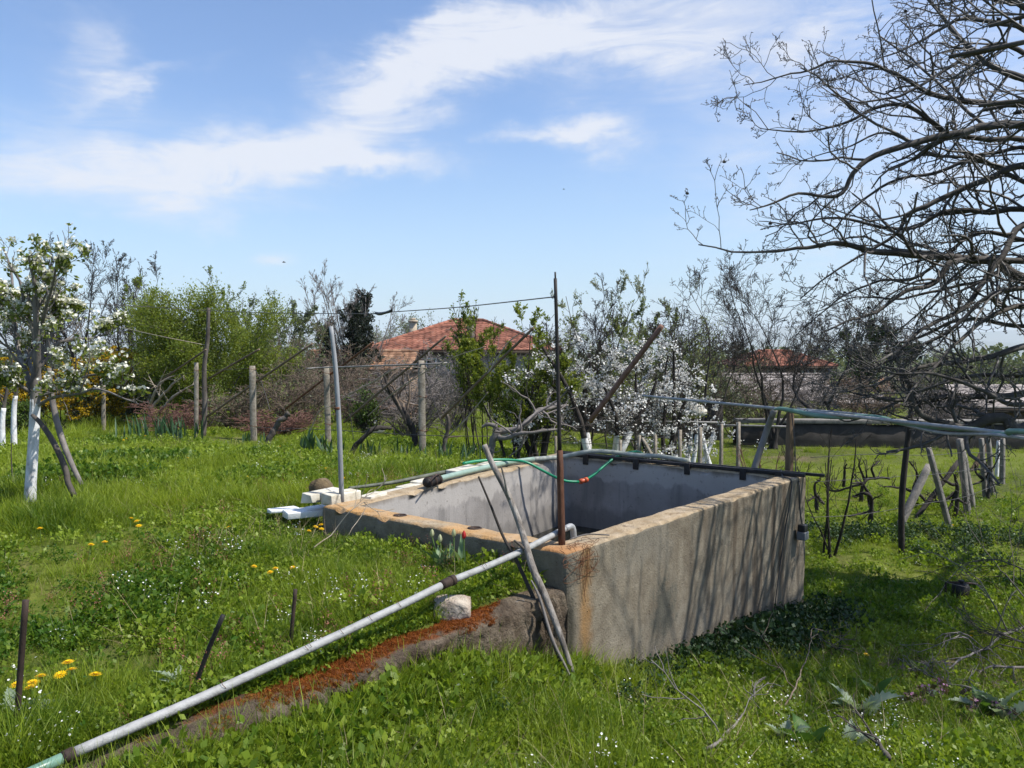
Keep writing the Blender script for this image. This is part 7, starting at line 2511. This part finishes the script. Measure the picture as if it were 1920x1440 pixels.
# ------------------------------------------------------------------ houses and far things
def quad_wall(mb, a, b, z0, z1, th, m=0):
    """vertical wall slab from a to b (xy)"""
    a, b = np.asarray(a, float), np.asarray(b, float)
    e = unit(b - a)
    n = np.array((-e[1], e[0]))
    c = np.array((*((a + b) / 2), (z0 + z1) / 2))
    box(mb, c, np.array((*e, 0)) * np.linalg.norm(b - a) / 2, np.array((*n, 0)) * th / 2, np.array((0, 0, (z1 - z0) / 2)), m)


def tile_slope(mb, p00, p10, p01, p11, rows, cols, r=0.03, rng=np.random.default_rng(3)):
    """rows of curved roof tiles between an eave line (p00-p10) and an upper line (p01-p11)"""
    p00, p10, p01, p11 = (np.asarray(p, float) for p in (p00, p10, p01, p11))
    nrm = unit(np.cross(p10 - p00, p01 - p00 if np.linalg.norm(p01 - p00) > 1e-6 else p11 - p00))
    if nrm[2] < 0:
        nrm = -nrm
    us = 3
    for i in range(rows):
        v0, v1 = i / rows, (i + 1.25) / rows
        a0, b0 = p00 + (p01 - p00) * v0, p10 + (p11 - p10) * v0
        a1, b1 = p00 + (p01 - p00) * min(v1, 1), p10 + (p11 - p10) * min(v1, 1)
        nc = max(2, int(cols * np.linalg.norm(b0 - a0) / np.linalg.norm(p10 - p00)))
        u = np.linspace(0, 1, nc * us + 1)
        hgt = np.abs(np.sin(u * nc * math.pi)) * r + 0.0
        lo = a0 + (b0 - a0) * u[:, None] + nrm * (hgt + 0.045)[:, None]
        hi = a1 + (b1 - a1) * u[:, None] + nrm * (hgt + 0.012)[:, None]
        ft = a0 + (b0 - a0) * u[:, None] + nrm * (hgt * 0.2)[:, None]
        jit = rng.normal(0, 0.006, len(u))[:, None] * nrm
        lo = lo + jit
        n = len(u)
        V = np.concatenate([lo, hi, ft])
        k = np.arange(n - 1)
        tint = np.repeat(rng.uniform(0, 1, nc + 1), us)[:n]
        mb.add(V, [np.stack([k, k + 1, n + k + 1, n + k], -1), np.stack([2 * n + k, 2 * n + k + 1, k + 1, k], -1)], 0, np.concatenate([tint, tint, tint]))


def hip_house(name, label, x0, x1, y0, y1, zg, ze, zr, inset_, wallmat, roofmat, over=0.4, rows=12, cat='house', windows=(), chimneys=(), gable=False):
    t = thing(name, ((x0 + x1) / 2, (y0 + y1) / 2, zg), label, cat)
    for a, b in (((x0, y0), (x1, y0)), ((x1, y0 + .13), (x1, y1 - .13)), ((x1, y1), (x0, y1)), ((x0, y1 - .13), (x0, y0 + .13))):
        mb = MB()
        quad_wall(mb, a, b, zg - 1.0, ze, 0.25)
        mb.build('wall', M[wallmat], t, smooth=False)
    e = [(x0 - over, y0 - over, ze), (x1 + over, y0 - over, ze), (x1 + over, y1 + over, ze), (x0 - over, y1 + over, ze)]
    ym = (y0 + y1) / 2
    r0, r1 = (x0 - (over if gable else -inset_), ym, zr), (x1 + (over if gable else -inset_), ym, zr)
    roof = MB()
    cols = int((x1 - x0) / 0.28)
    tile_slope(roof, e[0], e[1], r0, r1, rows, cols)
    tile_slope(roof, e[2], e[3], r1, r0, rows, cols)
    if not gable:
        tile_slope(roof, e[3], e[0], r0, r0, rows, int((y1 - y0) / 0.28))
        tile_slope(roof, e[1], e[2], r1, r1, rows, int((y1 - y0) / 0.28))
    # solid deck under the tiles
    V = np.array([e[0], e[1], e[2], e[3], r0, r1], float)
    V2 = V - np.array((0, 0, 0.06))
    fs4 = [(0, 1, 5, 4), (2, 3, 4, 5)]
    fs3 = [(3, 0, 4), (1, 2, 5)]
    deck = MB()
    deck.add(V - np.array((0, 0, 0.01)), [fs4, fs3])
    deck.add(V2 - np.array((0, 0, 0.05)), [[f[::-1] for f in fs4], [f[::-1] for f in fs3]])
    rf = deck.build('roof', M['wood_dark'], t, smooth=False)
    tl = roof.build('roof_tiles', M[roofmat], rf, smooth=False)
    tl['kind'] = 'stuff'
    ridge = MB()
    segs_ = [(np.array(r0), np.array(r1))] + ([] if gable else [(np.array(e[0]), np.array(r0)), (np.array(e[1]), np.array(r1)), (np.array(e[3]), np.array(r0)), (np.array(e[2]), np.array(r1))])
    for a, b in segs_:
        L = np.linalg.norm(b - a)
        n = max(3, int(L / 0.35))
        for k in range(n):
            p, q = a + (b - a) * k / n, a + (b - a) * (k + 1.12) / n
            tubes(ridge, np.array([p, q]) + np.array((0, 0, 0.05)), np.array([0.105, 0.085]), 7, caps=False, tint=RNG.uniform(0, 1))
    rdg = ridge.build('ridge_tiles', M[roofmat], rf, smooth=False)
    rdg['kind'] = 'stuff'
    fa = MB()
    box(fa, ((x0 + x1) / 2, y0 - over + 0.02, ze - 0.10), np.array(((x1 - x0) / 2 + over, 0, 0)), np.array((0, 0.03, 0)), np.array((0, 0, 0.08)))
    fa.build('fascia', M['wood_dark'], t, smooth=False)
    for (wx0, wz0, ww, wh) in windows:
        fr = MB()
        for dx, dz, hx, hz in ((-ww / 2, wh / 2, .04, wh / 2 + .04), (ww / 2, wh / 2, .04, wh / 2 + .04), (0, 0, ww / 2 - .04, .04), (0, wh, ww / 2 - .04, .04), (0, wh / 2, .025, wh / 2 - .04)):
            box(fr, (wx0 + dx, y0 - 0.15, wz0 + dz), np.array((hx, 0, 0)), np.array((0, .05, 0)), np.array((0, 0, hz)))
        f = fr.build('window', M['wall_white'], t, smooth=False)
        pn = MB()
        box(pn, (wx0, y0 - 0.132, wz0 + wh / 2), np.array((ww / 2, 0, 0)), np.array((0, .006, 0)), np.array((0, 0, wh / 2)))
        pn.build('pane', M['glass_dark'], f, smooth=False)
    for (cx_, cy_, w, zb, ztop, mt) in chimneys:
        cm = MB()
        box(cm, (cx_, cy_, (zb + ztop) / 2), np.array((w / 2, 0, 0)), np.array((0, w / 2, 0)), np.array((0, 0, (ztop - zb) / 2)))
        box(cm, (cx_, cy_, ztop + 0.05), np.array((w / 2 + .05, 0, 0)), np.array((0, w / 2 + .05, 0)), np.array((0, 0, 0.05)))
        box(cm, (cx_, cy_, ztop + 0.16), np.array((w / 2 - .06, 0, 0)), np.array((0, w / 2 - .06, 0)), np.array((0, 0, 0.06)))
        cm.build('chimney', M[mt], rf, smooth=False)
    return t


def pz(py, d):
    return P(960, py, d)[2]


def pxx(px, d):
    return P(px, 650, d)[0]


zgh = float(T(np.array(-2.0), np.array(38.0)))
hip_house('red_roofed_house', 'low house with a bright red tiled hip roof and two chimneys beyond the thickets', pxx(698, 38), pxx(1040, 38), 38.0, 46.0, zgh, pz(657, 37.6), pz(602, 42), 3.6, 'plaster_wall', 'tile_red', 0.4, 15,
          windows=((pxx(880, 38), pz(700, 38) - .2, 0.9, 0.9), (pxx(800, 38), pz(700, 38) - .2, 0.9, 0.9)),
          chimneys=((pxx(769, 40), 41.2, 0.36, pz(660, 41), pz(604, 41), 'chimney'), (pxx(884, 40), 39.4, 0.36, pz(650, 39), pz(601, 39), 'concrete_post')))
hip_house('old_roofed_annex', 'lower annex with a weathered orange tiled roof left of the red-roofed house', pxx(575, 34), pxx(760, 34), 34.0, 38.0, zgh, pz(694, 33.8), pz(661, 36), 0.3, 'wall_brown', 'tile_old', 0.3, 10, gable=True,
          chimneys=((pxx(608, 34.5), 34.6, 0.4, pz(692, 34.6), pz(668, 34.6), 'plaster_wall'),))
dR = 52
zgr = float(T(np.array(18.0), np.array(55.0)))
hip_house('far_red_house', 'farther house with a small red hip roof seen through the walnut branches', pxx(1405, dR), pxx(1555, dR), dR, dR + 6, zgr, pz(687, dR - .4), pz(659, dR + 3), 1.6, 'wall_brown', 'tile_red', 0.4, 10,
          windows=((pxx(1450, dR), pz(712, dR), 0.8, 0.8), (pxx(1515, dR), pz(712, dR), 0.8, 0.8)))
dS = 42
hip_house('grey_roofed_shed', 'long shed with a pinkish-grey roof below the farther red roof', pxx(1392, dS), pxx(1562, dS), dS, dS + 5, zgr + .2, pz(752, dS - .3), pz(704, dS + 2.5), .2, 'plaster_wall', 'sheet_grey', 0.4, 8, 'shed', gable=True,
          windows=((pxx(1500, dS), pz(786, dS), 0.7, 0.6), (pxx(1450, dS), pz(786, dS), 0.7, 0.6)))
dW = 36
hip_house('white_outbuilding', 'small white outbuilding with a pale roof behind the low walnut limb', pxx(1585, dW), pxx(1675, dW), dW, dW + 3, zgr + .4, pz(757, dW - .3), pz(744, dW + 1.5), .2, 'wall_white', 'sheet_grey', 0.25, 5, 'shed', gable=True)
hip_house('pink_roofed_house', 'house with a faded pink roof right of the dark conifer', pxx(1640, 50), pxx(1745, 50), 50, 55, zgr, pz(728, 49.7), pz(701, 52.5), 1.2, 'plaster_wall', 'tile_old', 0.35, 8)
hip_house('brown_shed', 'brown shed with a pale roof at the right picture edge', pxx(1855, 27), pxx(2010, 27), 27, 31, float(T(np.array(17.), np.array(27.))), pz(765, 26.7), pz(728, 29), .2, 'wall_brown', 'sheet_grey', 0.4, 8, 'shed', gable=True)
# brick shed front with white sheet glimpsed behind the vines
t = thing('brick_hut', on_ground(pxx(742, 24), 24), 'small pink brick hut behind the dark leaning vine', 'hut')
for a, b in (((pxx(712, 24), 24), (pxx(764, 24), 24)), ((pxx(764, 24), 24.12), (pxx(764, 24), 26)), ((pxx(712, 24), 24.12), (pxx(712, 24), 26))):
    mb = MB()
    quad_wall(mb, a, b, -1.2, pz(768, 24), 0.2)
    mb.build('wall', M['wall_pink'], t, smooth=False)
mb = MB()
box(mb, ((pxx(712, 24) + pxx(764, 24)) / 2, 25.0, pz(765, 24)), np.array((.55, 0, 0)), np.array((0, 1.2, 0)), np.array((0, .08, .05)))
mb.build('roof', M['tile_old'], t, smooth=False)
mb = MB()
g = on_ground(pxx(694, 15.5), 15.5)
box(mb, P(694, 792, 15.5), np.array((.13, .03, 0)), np.array((-.004, .012, 0)), np.array((0, 0.02, .13)), bev=.004)
o_ = mb.build('white_sheet', M['foam_white'])
set_props(o_, 'small white sheet leaning among the vines under the arching trunk', 'sheet')
rock('white_stone', P(702, 806, 14.5), (.22, .1, .06), M['brick_white'], 21, 'low white stones on the grass behind the arching vine', 'stone', 3)
o_ = rock('white_sack', P(1305, 772, 14.6), (.20, .16, .13), M['brick_white'], 22, 'pale sack standing behind the plum blossom', 'sack', 3, 0.12)
# hedge bank and wall that close the field
for (xa, xb, ya, yb, zt_, lab, mt) in (
        (pxx(1385, 21.5), pxx(2050, 21.5), 21.5, 21.0, 796, 'dark stone wall closing the far end of the vineyard field', 'stone_dark_shade'),
        (pxx(985, 23), pxx(1350, 23), 23.0, 22.5, 756, 'dark low wall in the shade behind the plum trees', 'stone_dark_shade')):
    if 'stone_dark_shade' not in M:
        M['stone_dark_shade'] = mat_noise('stone_dark_shade', [(0.3, (0.018, 0.016, 0.014)), (0.6, (0.045, 0.040, 0.035)), (0.8, (0.085, 0.078, 0.07))], 3, 0.95, 0.6)  # dark stone, with the shade of the field edge put into its colour
    t = thing('field_wall', on_ground((xa + xb) / 2, (ya + yb) / 2), lab, 'wall', 'dark walls at the field edges')
    n = 36
    rows_ = []
    for (dy, f) in ((0, -1), (0, 0.05), (-.02, .5), (.02, .95), (.2, 1.0), (.42, .9), (.45, -1)):
        x = np.linspace(xa, xb, n)
        y = np.linspace(ya, yb, n) + dy
        zb = T(x, y) - 0.3
        ztp = pz(zt_, ya) + 0.06 * fbm(np.stack([x, y, y * 0], -1), 3, 3)
        z = zb + (ztp - zb) * max(f, 0) - (0.6 if f < 0 else 0)
        q = np.stack([x, y, z], -1)
        rows_.append(q + 0.06 * fbm(q * 2.5, 2, 6)[:, None] * np.array((0, 1, 0.3)))
    V = np.concatenate(rows_)
    ii = np.arange(n * 7).reshape(7, n)
    mb = MB()
    mb.add(V, [np.stack([ii[:-1, :-1], ii[:-1, 1:], ii[1:, 1:], ii[1:, :-1]], -1).reshape(-1, 4)])
    mb.build('masonry', M['stone_dark_shade'], t)
    cp = MB()
    box(cp, ((xa + xb) / 2, (ya + yb) / 2 + .2, pz(zt_, ya) + .09), np.array(((xb - xa) / 2, (yb - ya) / 2, 0)), np.array((0, .24, 0)), np.array((0, 0, .05)), bev=.01)
    cp.build('coping', M['concrete_old'], t)

# wooded valley towards the hills: one mass of far crowns
fw = MB()
rgf = np.random.default_rng(44)
n = 1500
d_ = rgf.uniform(0, 1, n) ** 1.6 * 520 + 115
px_ = rgf.uniform(-160, 2080, n)
x = (px_ - CX) / F * d_
zb = T(x, d_)
hgt = rgf.uniform(3.0, 6.5, n)
for k in range(70):
    o3 = rgf.normal(size=(n, 3))
    c = np.stack([x, d_, zb + hgt * 0.5], -1) + unit(o3) * rgf.uniform(.5, 1, n)[:, None] * np.stack([hgt * .45, hgt * .45, hgt * .42], -1)
    leaves(fw, c, 0.75, rgf, 0, 0.4, 0.9)
o_ = fw.build('distant_trees', M['leaf_olive'], smooth=False)
set_props(o_, 'far-off wooded valley beyond the houses', None, None, 'stuff')

# ------------------------------------------------------------------ the air between here and the hills
bpy.context.view_layer.update()
hi, lo_ = np.full(3, -1e9), np.full(3, 1e9)
for o in scene.objects:
    if o.type == 'MESH':
        bb = np.array([o.matrix_world @ Vector(c) for c in o.bound_box])
        hi, lo_ = np.maximum(hi, bb.max(0)), np.minimum(lo_, bb.min(0))
hzb = MB()
c_ = (hi + lo_) / 2
h_ = (hi - lo_) / 2 + np.array((60, 60, 1.0))
box(hzb, c_ + (0, 0, 1.0), np.array((h_[0], 0, 0)), np.array((0, h_[1], 0)), np.array((0, 0, h_[2] + 1.0)))
hm = bpy.data.materials.new('haze')
hm.use_nodes = True
hn = hm.node_tree.nodes
hn.clear()
pv = hn.new('ShaderNodeVolumePrincipled')
pv.inputs['Color'].default_value = (0.82, 0.88, 0.97, 1)
pv.inputs['Density'].default_value = 0.00016
mo = hn.new('ShaderNodeOutputMaterial')
hm.node_tree.links.new(pv.outputs[0], mo.inputs['Volume'])
hz_o = hzb.build('haze', hm, smooth=False)
set_props(hz_o, 'thin blue haze over the valley', kind='stuff')
scene.cycles.volume_bounces = 1
